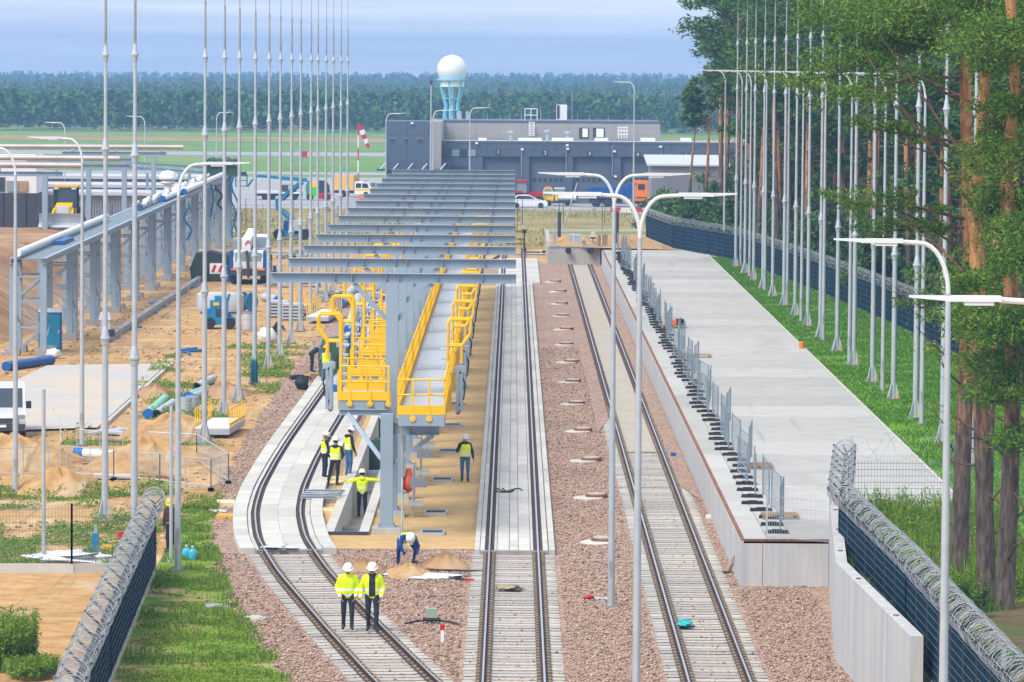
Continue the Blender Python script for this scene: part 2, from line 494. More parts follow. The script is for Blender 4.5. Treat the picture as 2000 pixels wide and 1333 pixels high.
TX0, TX1, TY0, TY1 = -6.20, -4.72, 152.6, 240.0          # the open drainage trough
def around_trough(x0, x1, y0, y1):
    return [[(x0, y0), (x1, y0), (x1, TY0), (x0, TY0)], [(x0, TY1), (x1, TY1), (x1, y1), (x0, y1)],
            [(x0, TY0), (TX0, TY0), (TX0, TY1), (x0, TY1)], [(TX1, TY0), (x1, TY0), (x1, TY1), (TX1, TY1)]]
sheets('ground', around_trough(-1100, 1100, 20, 4700), -0.03, M_SAND)

# ballast between the tracks
west = rag([(-4.2, 100), (-5.64, 115.9), (-8.11, 132.8), (-10.3, 154.9), (-11.0, 183), (-11.3, 229), (-11.0, 300), (-10.6, 345)], .22, .5, 3)
wl = [p for p in west if p[1] < TY0]; wm = [p for p in west if TY0 <= p[1] <= TY1]; wu = [p for p in west if p[1] > TY1]
ballast = sheets('ballast_bed', [wl + [(-10.2, TY0), (8.9, TY0), (9.7, 139), (8.75, 121.3), (9.2, 100)], [(-10.2, TY0)] + wm + [(-11.2, TY1), (TX0, TY1), (TX0, TY0)],
    [(TX1, TY0), (TX1, TY1), (8.9, TY1), (8.9, TY0)], [(-11.2, TY1)] + wu + [(-10.6, 366), (7.0, 366), (8.9, TY1)]], 0.0, M_BALLAST)
sheets('sand_fill', [[(-6.0, 148.2), (-1.16, 148.2), (-1.16, TY0), (-6.4, TY0)], [(TX1, TY0), (-1.16, TY0), (-1.16, TY1), (TX1, TY1)],
    [(-6.45, TY0), (TX0, TY0), (TX0, TY1), (-6.45, TY1)], [(-6.45, TY1), (-1.16, TY1), (-1.16, 328), (-6.45, 328)]], 0.012, M_SAND2)

# far airfield: zones lying one above the other
sheet('dry_field', [(-500, 396), (600, 396), (600, 505), (-500, 505)], 0.0, M_FIELD, jag=.8, step=6, seed=5)
sheet('apron_road', [(-500, 500), (600, 500), (600, 640), (-500, 640)], 0.03, M_ASPHALT)
sheet('meadow', [(-600, 640), (700, 640), (700, 1180), (-600, 1180)], 0.0, M_MEADOW)
sheet('runway', [(-600, 792), (700, 788), (700, 822), (-600, 826)], 0.03, M_ASPHALT)
sheet('taxiway', [(-600, 655), (700, 655), (700, 672), (-600, 672)], 0.03, M_ASPHALT)
sheet('sandy_strip', [(-600, 940), (700, 925), (700, 990), (-600, 1000)], 0.03, M_FIELD, jag=3, step=20, seed=8)
sheet('perimeter_path', [(-60, 384), (30, 382), (30, 385.5), (-60, 388)], 0.02, M_ASPHALT)

# raised ground right of the tracks
Z1 = 1.38
sheets('raised_lawn', [[(14.75, 143), (27, 143), (40, 420), (14.75, 362)], [(9.62, 60), (27, 60), (27, 143), (9.62, 143)], [(9.62, 143), (14.75, 143), (14.75, 147), (9.62, 147)]], Z1, M_LAWN)
sheets('forest_floor', [[(27, 60), (120, 60), (120, 420), (40, 420), (27, 143)], [(11.3, 60), (27, 60), (27, 140), (13.2, 140), (11.3, 128)],
    [(40, 420), (120, 420), (120, 700, 0.0), (30, 560, 0.0)]], Z1 + .012, M_FOREST)
sheets('sandy_ground', [[(3.05, 364.8), (14.75, 358.4), (40, 420), (3.05, 402)], [(3.05, 402), (40, 420), (44, 450, -.02), (3.05, 428, -.02)]], Z1, M_SAND)
sheets('grass_verge', [[(3.1, 391), (36, 398), (38, 405), (3.1, 397)]], Z1 + .012, M_MEADOW)
sheets('service_path', [[(3.1, 397.3), (38, 405.3), (39, 411), (3.1, 401.6)]], Z1 + .012, M_ASPHALT)

# earth bank on the left
def bank():
    nx, ny = 60, 70
    V = []; F = []
    rr = np.random.RandomState(4)
    xs = np.linspace(-70, -24, nx); ys = np.linspace(225, 470, ny)
    ph = rr.rand(40) * 6.28; kx = rr.randn(40) * .5; ky = rr.randn(40) * .2
    for j, y in enumerate(ys):
        for i, x in enumerate(xs):
            edge = -27.6 - 1.2 * math.sin(y * .11) - 1.0 * math.sin(y * .047 + 1)
            t = min(1, max(0, (edge - x) / 7.5)); t = t * t * (3 - 2 * t)
            s = min(1, max(0, (y - 232) / 28)); s = s * s * (3 - 2 * s)
            f = min(1, max(0, (y - 352) / 30)); f = f * f * (3 - 2 * f)
            h = (3.1 * (1 - f) + .7 * f) * t * s
            n = float(np.sum(np.sin(kx * x + ky * y + ph))) / 40
            V.append((x, y, h + n * .9 * (t * s) - .06 * (1 - t * s)))
    for j in range(ny - 1):
        for i in range(nx - 1):
            a = j * nx + i; F.append((a, a + 1, a + 1 + nx, a + nx))
    np_mesh('earth_bank', V, F, M_EARTH, kind='structure', smooth=True)
bank()

def mound(name, loc, rx, ry, h, m, seed, label=None, cat='sand pile', group=None, rough=.12):
    rr = random.Random(seed); nr, na = 9, 28
    ph = [rr.uniform(0, 6.28) for _ in range(8)]
    V = [(0, 0, h * .95)]; F = []
    for i in range(1, nr + 1):
        t = i / nr
        for j in range(na):
            a = 2 * PI * j / na
            k = 1 + .16 * math.sin(2 * a + ph[0]) + .1 * math.sin(3 * a + ph[1]) + .06 * math.sin(7 * a + ph[2])
            z = h * (1 - t) ** .85 * (1 + rough * math.sin(5 * a + ph[3] + 4 * t) + rr.uniform(-rough, rough)) if t < 1 else -.04
            V.append((rx * t * k * math.cos(a), ry * t * k * math.sin(a), z))
    for j in range(na): F.append((0, 1 + j, 1 + (j + 1) % na))
    T = []
    for i in range(nr - 1):
        for j in range(na):
            a, b = 1 + i * na + j, 1 + i * na + (j + 1) % na
            T += [(a, a + na, b), (b, a + na, b + na)]
    o = np_mesh(name, V, F + T, m, smooth=True)
    o.location = loc
    return tag(o, label, cat, group)
MOUNDS = [
    ((18, 905), 3.2, 3.5, 1.15, M_SAND, 'broad brown sand heap at the left edge, below the white van', 'mound'),
    ((115, 965), 1.5, 2.2, 1.0, M_SAND, 'steep conical sand heap between two thin posts, beside the weeds'),
    ((290, 905), 2.6, 3.6, 1.0, M_SAND, 'wide sand heap behind the temporary steel barriers'),
    ((335, 850), 2.3, 5.0, .9, M_SAND, 'pale sand heap in front of the nearer yellow railed ramp'),
    ((300, 772), 1.1, 2.2, .55, M_EARTH, 'dark earth heap beside the green pipe'),
    ((438, 770), 1.3, 2.5, .6, M_EARTH, 'brown earth heap behind the two capped pipes'),
    ((797, 1122), .85, 1.3, .34, M_SAND, 'smooth orange sand heap in front of the bent digging worker'),
    ((870, 1105), .85, 1.4, .42, M_EARTH, 'crumbly brown soil heap right of the bent digging worker'),
    ((712, 1112), .62, .9, .36, M_EARTH, 'small soil heap left of the bent digging worker'),
    ((1115, 478), 2.2, 5.0, .9, M_SAND, 'far orange sand heap behind the concrete buffer wall')]
for i, (px, rx, ry, h, m, lab, *_x) in enumerate(MOUNDS):
    g = G(*px, 1.38 if i == 9 else 0)
    mound('sand_pile' if m is M_SAND else 'soil_heap', (g.x, g.y, g.z), rx, ry, h, m, 20 + i, lab, 'sand pile' if m is M_SAND else 'soil heap', 'heaps of sand and soil')

# stones lying on the ballast
M_STONE = island_mat('ballast_stone', [(.14, .085, .06), (.30, .18, .13), (.43, .285, .21), (.52, .375, .275), (.34, .26, .22), (.60, .48, .36), (.24, .15, .115)])
def stones():
    rr = np.random.RandomState(11)
    n = 135000
    y = 106 + 150 * rr.rand(n) ** 2.0
    x = -11.2 + 20.2 * rr.rand(n)
    wx = np.interp(y, [100, 115.9, 132.8, 154.9, 183], [-4.2, -5.7, -8.2, -10.4, -11.0])
    ok = (x > wx) & (x < np.where(y > 138.2, 6.85, np.interp(y, [105, 121.3, 138.3], [9.1, 8.5, 9.5])))
    ok &= ~((y > 148) & (x > -9.6) & (x < 1.5))
    ok &= ~((y > 146.8) & (x > -9.7) & (x < -5.8)) & ~((y > 146.6) & (x > -1.2) & (x < 1.5))
    lc = np.interp(y, LT_Y, LT_X)
    for c in (lc, .1, 5.29):
        d = np.abs(x - c); ok &= ~((d < 1.42) & (rr.rand(n) > .07)) & ~(np.abs(d - .78) < .13)
    x, y = x[ok], y[ok]; n = len(x)
    base = np.array([(1, 0, 0), (-1, 0, 0), (0, 1, 0), (0, -1, 0), (0, 0, 1), (0, 0, -1)], float)
    s = (.022 + .036 * rr.rand(n) ** 2)[:, None, None] * (.65 + .7 * rr.rand(n, 6, 1))
    q = rr.randn(n, 4); q /= np.linalg.norm(q, axis=1)[:, None]
    w, a, b, c = q.T
    Rm = np.stack([np.stack([1 - 2 * (b * b + c * c), 2 * (a * b - c * w), 2 * (a * c + b * w)], -1), np.stack([2 * (a * b + c * w), 1 - 2 * (a * a + c * c), 2 * (b * c - a * w)], -1), np.stack([2 * (a * c - b * w), 2 * (b * c + a * w), 1 - 2 * (a * a + b * b)], -1)], 1)
    V = np.einsum('nij,nkj->nki', Rm, base[None] * s)
    V[:, :, 2] *= .75
    V += np.stack([x, y, np.full(n, .025)], -1)[:, None, :]
    Fb = np.array([(0, 2, 4), (2, 1, 4), (1, 3, 4), (3, 0, 4), (2, 0, 5), (1, 2, 5), (3, 1, 5), (0, 3, 5)])
    F = (Fb[None] + 6 * np.arange(n)[:, None, None]).reshape(-1, 3)
    o = np_mesh('ballast_stones', V.reshape(-1, 3), F, M_STONE, kind='stuff')
    tag(o, 'loose pinkish brown ballast stones lying around the tracks', 'gravel')

# ================================================================== TRACKS
_ty = np.array([100, 112, 114.8, 125.5, 140, 150, 159, 168, 180, 190, 225, 345.])
_tx = np.array([.42, -2.05, -2.56, -4.20, -6.32, -7.50, -8.10, -8.36, -8.42, -8.40, -8.12, -7.9])
LT_Y = np.arange(104, 344, .5)
_raw = np.interp(np.arange(92, 356, .5), _ty, _tx)
_raw[np.arange(92, 356, .5) < 100] = .42 + (100 - np.arange(92, 356, .5)[np.arange(92, 356, .5) < 100]) * .206
_k = np.exp(-np.linspace(-2.2, 2.2, 23) ** 2); _k /= _k.sum()
LT_X = np.convolve(_raw, _k, 'same')[24:24 + len(LT_Y)]
def left_c(y): return float(np.interp(y, LT_Y, LT_X))
def left_d(y):
    d = Vector((left_c(y + .5) - left_c(y - .5), 1.0, 0)).normalized()
    return d
def track_pt(cf, y, off):
    c = cf(y); d = Vector((cf(y + .5) - cf(y - .5), 1.0, 0)).normalized()
    return Vector((c + off * d.y, y - off * d.x, 0))
stones()

RAIL_PROF = [(-.075, 0), (.075, 0), (.075, .012), (.016, .03), (.016, .115), (.036, .128), (.036, .150), (.027, .16), (-.027, .16), (-.036, .150), (-.036, .128), (-.016, .115), (-.016, .03), (-.075, .012)]
def rail(cf, off, y0, y1, step, parent):
    ys = np.arange(y0, y1 + .01, step); V, F, mi = [], [], []
    n = len(RAIL_PROF)
    for y in ys:
        p = track_pt(cf, float(y), off); d = Vector((cf(y + .5) - cf(y - .5), 1.0, 0)).normalized(); s = Vector((d.y, -d.x, 0))
        for a, b in RAIL_PROF: V.append(p + s * a + Vector((0, 0, .03 + b)))
    for i in range(len(ys) - 1):
        for j in range(n):
            a, b = i * n + j, i * n + (j + 1) % n
            F.append((a, b, b + n, a + n)); mi.append(1 if j == 7 else 0)
    F.append(tuple(range(n))); mi.append(0); F.append(tuple((len(ys) - 1) * n + j for j in range(n))[::-1]); mi.append(0)
    mb = MB(); mb.v, mb.f, mb.m = V, F, mi
    return mb.build('rail', [M_RUST, M_RAILTOP], parent)
def sleeper_mesh(wide=2.6):
    prof = [(-wide / 2, .0), (-wide / 2, .028), (-.95, .045), (-.42, .022), (.42, .022), (.95, .045), (wide / 2, .028), (wide / 2, .0)]
    mb = MB(); n = len(prof)
    vs = []
    for y, k in ((-.185, 0), (-.14, 1), (.14, 1), (.185, 0)):
        for x, z in prof: vs.append((x, y, (z if k else z * .35) - .0))
    fs = []
    for i in range(3):
        for j in range(n - 1): fs.append((i * n + j, i * n + j + 1, (i + 1) * n + j + 1, (i + 1) * n + j))
    mb.add(vs, fs)
    me = mb.build('sleeper', M_SLEEPER); d = me.data; bpy.data.objects.remove(me)
    return d
SL = sleeper_mesh()
def track(label, cf, y0, y1, step, sl_ranges, spacing=.6, clip_to=400):
    t = thing('railway_track', label, 'railway track', (0, 0, 0), 0, 'railway tracks')
    for off in (-.78, .78):
        rail(cf, off, y0, y1, step, t)
        for q in (-.115, .115):
            st = MB(); ys = list(np.arange(y0, y1, 4.0 if step < 5 else 40)) + [y1]
            for a, b in zip(ys[:-1], ys[1:]):
                p, q2 = track_pt(cf, float(a), off + q), track_pt(cf, float(b), off + q); st.bar((p.x, p.y, .082), (q2.x, q2.y, .082), .14, .03)
            st.build('rail_pad', M_RUST, t, fix=False)
    cl = MB(); rest = MB(); k = 0
    rr = random.Random(5)
    for a, b in sl_ranges:
        y = a
        while y < b:
            p = track_pt(cf, y, 0); d = Vector((cf(y + .5) - cf(y - .5), 1, 0)); ang = -math.atan2(d.x, d.y)
            if k < 300:
                o = bpy.data.objects.new('sleeper', SL); COL.objects.link(o); o.parent = t
                o.location = (p.x + rr.uniform(-.015, .015), y, rr.uniform(-.006, .006)); o.rotation_euler = (0, 0, ang + rr.uniform(-.006, .006))
            else:
                rest.box((p.x, y, .02), (2.55, .24, .05), ang)
            k += 1
            if y < 210:
                for s in (-1, 1):
                    for q in (-.135, .135):
                        c = track_pt(cf, y, s * .78 + q); cl.box((c.x, c.y, .105), (.075, .13, .04), ang)
            y += spacing
    if cl.v: tag(cl.build('rail_clips', M_CLIP, t, fix=False), kind='stuff')
    if rest.v: tag(rest.build('far_sleepers', M_SLEEPER, t, fix=False), kind='stuff')
    return t
mid_c = lambda y: 0.10
right_c = lambda y: 5.29
track('straight middle railway track running under the beam ends', mid_c, 103, 395, 40, [(103, 146.5)])
track('straight right railway track ending at the concrete buffer wall', right_c, 103, 362.5, 40, [(103, 362)])
track('curving left railway track passing the worker trio', left_c, 106, 343, .8, [(106.3, 146.3)])

# ------------------------------------------------------------------ slab track (the paved stretches)
def slab_track(label, cf, y0, y1, cols, curbs, step, seed):
    t = thing('track_slab', label, 'track slab', (0, 0, 0), 0, 'paved track beds')
    rr = random.Random(seed)
    base = MB(); ys = list(np.arange(y0, y1, 4.0)) + [y1]
    for a, b in zip(ys[:-1], ys[1:]):
        L0, L1 = track_pt(cf, a, cols[0][0] - .1), track_pt(cf, a, cols[-1][1] + .1); U0, U1 = track_pt(cf, b, cols[0][0] - .1), track_pt(cf, b, cols[-1][1] + .1)
        for p in (L0, L1, U0, U1): p.z = .075
        base.add([L0, L1, U1, U0], [(0, 1, 2, 3)])
    e0, e1 = track_pt(cf, y0, cols[0][0] - .1), track_pt(cf, y0, cols[-1][1] + .1)
    base.bar((e0.x, e0.y + .06, .05), (e1.x, e1.y + .06, .05), .11, .17)
    base.build('slab_base', M_CONCD, t)
    def piece(name, a, b, ya, yb, z0, z1, m):
        g = .004
        q = [track_pt(cf, ya + g, a + g), track_pt(cf, ya + g, b - g), track_pt(cf, yb - g, b - g), track_pt(cf, yb - g, a + g)]
        dz = rr.uniform(-.004, .004)
        vs = [(p.x, p.y, z0) for p in q] + [(p.x, p.y, z1 + dz) for p in q]
        mb = MB(); mb.add(vs, [(4, 5, 6, 7), (0, 1, 5, 4), (1, 2, 6, 5), (2, 3, 7, 6), (3, 0, 4, 7)])
        mb.build(name, m, t, fix=False)
    for (a, b, ln, ofs) in cols:
        y = y0 + .13 - ofs
        while y < y1:
            ya, yb = max(y, y0 + .13), min(y + ln, y1)
            if yb - ya > .15: piece('paving_slab', a, b, ya, yb, .07, .145, M_CONCW)
            y += ln
    for a, b, z in curbs:
        y = y0
        while y < y1:
            piece('curb', a, b, y, min(y + step, y1), .0, z, M_CONCW); y += step
    return t
slab_track('pale paved bed of the middle track', mid_c, 146.7, 330,
    [(-1.08, -.93, 8, 0), (-.63, -.54, 8, 0), (-.53, -.15, 4, 0), (-.14, .14, 2, .9), (.15, .53, 4, 0), (.54, .63, 8, 0), (.93, 1.10, 8, 0)],
    [(-1.26, -1.09, .17), (1.13, 1.32, .17)], 6.0, 1)
slab_track('pale paved bed of the middle track beyond the beams', mid_c, 330.3, 372, [(-.62, .62, 2, 0)], [(-1.15, -.95, .15), (.95, 1.9, .12)], 3.0, 2)
slab_track('pale paved bed of the curving left track', left_c, 146.6, 300,
    [(-1.05, -.93, 4, 0), (-.62, 0, 3, 0), (.0, .62, 3, 1.5), (.93, 1.10, 4, 0)], [(-1.55, -1.07, .19), (1.12, 1.55, .19)], 2.0, 3)

sheets('track_infill', [[(4.62, 186), (5.96, 186), (5.96, 362), (4.62, 362)]], .049, M_INFILL)
sheets('ballast_shoulder', [[(3.7, 196), (4.38, 205), (4.38, 362), (3.7, 362)], [(6.2, 172), (6.86, 165), (6.86, 362), (6.2, 362)]], .052, M_BALLAST)
# ------------------------------------------------------------------ drainage trough
t = thing('drainage_trough', 'open concrete drainage trough between the left track and the columns, a worker standing in it', 'trough', (0, 0, 0))
for k in range(15):
    a, b = TY0 + k * 5.83, TY0 + (k + 1) * 5.83 - .03
    mb = MB()
    mb.box((TX0 + .16, (a + b) / 2, -.55), (.32, b - a, 1.35)); mb.box((TX1 - .16, (a + b) / 2, -.55), (.32, b - a, 1.35))
    mb.box(((TX0 + TX1) / 2, (a + b) / 2, -1.26), (TX1 - TX0 - .64, b - a, .12))
    mb.build('trough_segment', M_CONCW, t)
mb = MB(); mb.box(((TX0 + TX1) / 2, TY0 - .08, -.5), (TX1 - TX0, .14, 1.24)); mb.build('end_plate', M_DARK, t)
mb = MB()
for y, z in ((160.5, -.6), (176, -.75), (182, -.5), (198, -.5), (212, -.5)): mb.bar((TX0 + .33, y, z), (TX1 - .33, y + .3, z), .1, .14)
mb.build('cross_brace', M_STEEL, t)
for y in (190, 204): 
    mb = MB(); mb.box(((TX0 + TX1) / 2, y, -.5), (TX1 - TX0 - .64, .08, 1.3)); mb.build('bulkhead', M_GREENT, t)

# ------------------------------------------------------------------ loading platform
PX0, PX1, PY0, PY1 = 6.98, 14.78, 138.4, 358.0
t = thing('loading_platform', 'long pale concrete loading platform with a rusty steel edge', 'platform', (0, 0, 0))
rr = random.Random(3)
y = PY0; k = 0
while y < PY1 - .1:
    b = min(y + 6.1, PY1)
    for xa, xb in ((PX0 + .02, 7.75), (7.75, PX1)):
        if xa == 7.75 and b < 147.5: xb = 10.15
        mb = MB(); mb.box(((xa + xb) / 2, (y + b) / 2, 1.385 + rr.uniform(-.004, .004)), (xb - xa - .02, b - y - .025, .05)); mb.build('slab', M_PLAT, t, fix=False)
    y = b; k += 1
sub = MB(); sub.box(((PX0 + PX1) / 2 + .1, (147 + PY1) / 2, .64), (PX1 - PX0 - .4, PY1 - 147 - .3, 1.42)); sub.box(((PX0 + 9.5) / 2 + .1, (PY0 + 147) / 2, .64), (9.5 - PX0 - .2, 147 - PY0 - .1, 1.42))
sub.build('substructure', M_CONCD, t)
y = PY0 + .3
while y < PY1:
    b = min(y + 10, PY1); mb = MB(); mb.box((PX0 + .06, (y + b) / 2, .58), (.22, b - y - .03, 1.56)); mb.build('side_wall_panel', M_WALLC, t); y = b
for xa, xb in ((PX0 - .05, PX0 + .62), (PX0 + .62, 9.60)):
    mb = MB(); mb.box(((xa + xb) / 2, PY0 + .1, .58), (xb - xa - .015, .4, 1.56)); mb.build('end_wall_panel', M_WALLC, t)
mb = MB(); mb.box((PX0 + .02, (PY0 + PY1) / 2, 1.39), (.10, PY1 - PY0, .07)); mb.box(((PX0 + .1 + 9.55) / 2, PY0 - .06, 1.36), (9.55 - PX0, .08, .13)); mb.build('edge_angle', M_RUSTP, t)
mb = MB(); mb.box((PX1 + .06, (148 + PY1) / 2, 1.40), (.12, PY1 - 148, .07)); mb.build('edge_strip', M_CONCW, t)
# buffer wall closing the right track
t = thing('buffer_wall', 'concrete buffer wall with two round black buffers at the end of the right track', 'buffer wall', (0, 0, 0))
mb = MB(); mb.box((4.93, 364.2, .66), (4.0, 1.2, 1.44)); mb.build('wall', M_CONC, t)
mb = MB(); mb.box((4.93, 364.0, 1.40), (4.1, .9, .08)); mb.box((3.3, 364.2, 1.48), (.9, .9, .1)); mb.build('coping', M_CONCD, t)
for px in ((1110, 490), (1153, 490)):
    p = P(*px, 363.2); mb = MB(); mb.tube([(p.x, 363.7, p.z), (p.x, 363.3, p.z)], .14, 10); mb.tube([(p.x, 363.3, p.z), (p.x, 363.1, p.z)], .25, 16); mb.build('buffer', M_BLACK, t)
mb = MB(); mb.box((2.95, 383.2, .68), (.3, 38.4, 1.42)); mb.build('return_wall', M_CONC, t)

# retaining wall at the lower right
t = thing('retaining_wall', 'tall board-marked concrete retaining wall at lower right, kinked towards the camera', 'wall', (0, 0, 0))
W = [(9.62, 138.6), (8.60, 121.3), (9.22, 105.5)]
for i, n in ((0, 3), (1, 3)):
    a, b = Vector((*W[i], 0)), Vector((*W[i + 1], 0)); d = (b - a).normalized(); s = Vector((-d.y, d.x, 0))
    if s.x < 0: s = -s
    for k in range(n):
        p, q = a.lerp(b, k / n), a.lerp(b, (k + 1) / n)
        mb = MB(); g = d * .006
        vs = [p + g, q - g, q - g + s * .3, p + g + s * .3]
        mb.add([(v.x, v.y, -.2) for v in vs] + [(v.x, v.y, 2.57) for v in vs], [(0, 1, 2, 3), (7, 6, 5, 4), (0, 4, 5, 1), (1, 5, 6, 2), (2, 6, 7, 3), (3, 7, 4, 0)]); mb.build('wall_panel', M_WALLC, t)
    for k in range(3 if i == 0 else 2):
        p = a.lerp(b, (k + .5) / (3 if i == 0 else 2)) + s * .15; mb = MB(); mb.lathe([(.075, 2.571), (.07, 2.585), (0, 2.59)], 12, (p.x, p.y, 0), sy=2.0); mb.build('anchor_patch', M_RUSTP, t)

# concrete pad on the left site
pad = [G(*p) for p in ((92, 716), (328, 712), (190, 838), (-30, 845), (-20, 770))]
sheet('concrete_pad', [(p.x, p.y) for p in pad], .06, M_PADC)
mb = MB(); q0, q1 = G(332, 712), G(194, 838)
n = 10
tt = thing('kerb_line', 'pale concrete kerb stones along the right edge of the concrete pad', 'kerb', (0, 0, 0))
for k in range(n):
    a, b = q0.lerp(q1, k / n), q0.lerp(q1, (k + .96) / n); mb = MB(); mb.bar((a.x + .1, a.y, .05), (b.x + .1, b.y, .05), .14, .16); mb.build('kerb_stone', M_CONCW, tt)

# manhole covers in the ballast strip and cover plates in the sand strip
mh = None
MH = [(1165, 1061), (1150, 974), (1139, 902), (1127, 844), (1119, 791), (1112, 748), (1107, 709), (1102, 675), (1099, 645), (1095, 619), (1090, 595), (1086, 571), (1077, 552)]
for i, px in enumerate(MH):
    g = G(*px)
    lab = nth(i) + ' manhole from the camera in the ballast strip between the middle and right tracks'
    if mh is None:
        mh = thing('manhole', lab, 'manhole', (g.x, g.y, 0), 0, 'manholes in the ballast strip')
        mb = MB(); mb.lathe([(.54, -.02), (.54, .035), (.50, .05), (.34, .05)], 24, sy=1.4); mb.build('collar', M_CONCW, mh)
        mb = MB(); mb.lathe([(.40, .0), (.40, .13), (.36, .15), (0, .15)], 20, (.22, .4, 0), sy=1.3); mb.build('lid', [M_RUSTP], mh)
        mb = MB(); mb.lathe([(.33, .152), (.32, .165), (0, .165)], 18, (.22, .4, 0), sy=1.3); mb.build('lid_plate', M_CONC, mh)
    else:
        c = dup(mh, (g.x + rnd.uniform(-.05, .05), g.y, 0), rnd.uniform(-.3, .3), lab)
cp = None
CP = [(845, 1043), (851, 1004), (864, 940), (876, 884), (884, 833), (891, 791), (897, 756), (903, 722), (906, 693), (911, 662), (914, 637), (917, 610), (920, 585), (923, 562)]
for i, px in enumerate(CP):
    g = G(*px)
    lab = nth(i) + ' grey grated cover plate from the camera in the sand strip beside the middle track'
    if cp is None:
        cp = thing('cover_plate', lab, 'cover plate', (g.x, g.y, 0), 0, 'cover plates in the sand strip')
        mb = MB()
        for a, b in (((-.39, -.55), (.39, -.55)), ((-.39, .55), (.39, .55))): mb.bar((a[0], a[1], .05), (b[0], b[1], .05), .07, .1)
        mb.bar((-.37, -.53, .05), (-.37, .53, .05), .07, .096); mb.bar((.37, -.53, .05), (.37, .53, .05), .07, .096)
        mb.build('frame', M_GALV, cp)
        mb = MB()
        for k in range(9): mb.box((-.3 + k * .075, 0, .055), (.03, 1.0, .05))
        mb.box((0, 0, .025), (.7, 1.02, .02)); tag(mb.build('grating', M_DARK, cp), kind='stuff')
    else: dup(cp, (g.x, g.y, 0), rnd.uniform(-.05, .05), lab)
# ================================================================== GANTRY FRAMES
GXC = -4.15
def add_foundation(t, x=0, y=0, w=.95, z=.22):
    mb = MB(); mb.box((x, y, z / 2 - .1), (w, w, z + .2)); mb.build('foundation', M_CONC, t)
    mb = MB(); mb.box((x, y, z + .02), (.62, .62, .04))
    for a in (-.24, .24):
        for b in (-.24, .24): mb.tube([(x + a, y + b, z + .03), (x + a, y + b, z + .12)], .025, 6)
    mb.build('base_plate', M_STEEL, t)
def gantry(label, y):
    t = thing('gantry_frame', label, 'gantry', (GXC, y, 0), 0, 'steel gantry frames along the walkway')
    add_foundation(t)
    mb = MB(); mb.ibeam((0, 0, .25), (0, 0, 8.10), .42, .42, .03, .02, up=(0, 1, 0))
    for z in (1.2, 4.2, 5.6, 6.9):
        mb.box((0, .005, z), (.425, .36, .025))
    mb.build('column', M_STEEL, t)
    z0, x0, x1 = 8.27, -4.2, 4.28
    mb = MB(); mb.ibeam((x0, 0, z0), (x1, 0, z0), .34, .30, .026, .016); mb.build('beam', M_STEEL, t)
    for x in (-2.0, -1.4, -.22, .22, 1.55, 3.1):
        mb = MB(); mb.box((x, -.0, z0), (.018, .28, .284)); mb.build('stiffener_plate', M_STEEL, t, fix=False)
    for s, a in ((-1, 1.32), (1, 1.4)):
        mb = MB(); mb.bar((s * .2, 0, 6.85), (s * a, 0, 8.09), .16, .16, up=(0, 1, 0)); mb.build('brace', M_STEEL, t)
    return t
g0 = None
for i in range(14):
    lab = nth(i) + ' gantry frame from the camera, one grey column carrying a long cross beam'
    if g0 is None: g0 = gantry(lab, 159.0)
    else: dup(g0, (GXC, 159 + 12.2 * i, 0), None, lab)

def stub(label, y):
    t = thing('support_column', label, 'column', (GXC, y, 0), 0, 'stub columns under the walkway')
    add_foundation(t)
    mb = MB(); mb.ibeam((0, 0, .25), (0, 0, 4.0), .42, .42, .03, .02, up=(0, 1, 0))
    for z in (2.75, 3.55, 4.0): mb.box((0, .005, z), (.44, .40, .03))
    mb.build('column', M_STEEL, t)
    mb = MB(); mb.ibeam((.22, 0, 3.52), (1.75, 0, 3.52), .42, .24, .025, .016); mb.box((.75, 0, 3.52), (.02, .22, .37)); mb.box((1.5, 0, 3.52), (.02, .22, .37)); mb.build('bracket_beam', M_STEEL, t)
    mb = MB(); mb.ibeam((-1.72, 3.2, 3.82), (-.1, 3.2, 3.82), .2, .2, .02, .014); mb.build('landing_beam', M_STEEL, t)
    for p, q in (((-.15, .1, 2.45), (-1.4, 3.2, 3.75)), ((.2, 0, 2.35), (1.55, 0, 3.3))):
        mb = MB(); mb.bar(p, q, .14, .14, up=(0, 1, 0)); mb.build('brace', M_STEEL, t)
    return t
s0 = None
for i in range(14):
    lab = nth(i) + ' stub column from the camera under the yellow railed walkway'
    if s0 is None: s0 = stub(lab, 153.2)
    else: dup(s0, (GXC, 153.2 + 12.2 * i, 0), None, lab)

# ================================================================== YELLOW WALKWAY
WZ, WY0, WY1 = 4.20, 150.8, 322.0
WX0, WX1 = -3.72, -2.20
t = thing('loading_walkway', 'long raised walkway with yellow railings and grating floor under the gantry beams', 'walkway', (0, 0, 0))
y = WY0; deckm = None
while y < WY1 - 1:
    if deckm is None:
        mb = MB(); mb.box((0, 0, 0), (WX1 - WX0 - .08, 2.40, .04))
        for k in range(12): mb.box((0, -1.1 + k * .2, .03), (WX1 - WX0 - .12, .075, .03))
        d = mb.build('deck_panel', M_GRATE, t, fix=False); deckm = d.data
    else: d = link('deck_panel', deckm, t)
    d.location = ((WX0 + WX1) / 2, y + 1.22, WZ); y += 2.44
mb = MB()
for x in (WX0 + .04, WX1 - .04): mb.box((x, (WY0 + WY1) / 2, WZ - .2), (.09, WY1 - WY0, .34))
mb.build('side_channel', M_STEEL, t)
mb = MB(); mb.box(((WX0 + WX1) / 2, WY0 - .05, WZ - .22), (WX1 - WX0, .1, .36)); mb.build('end_channel', M_STEEL, t)
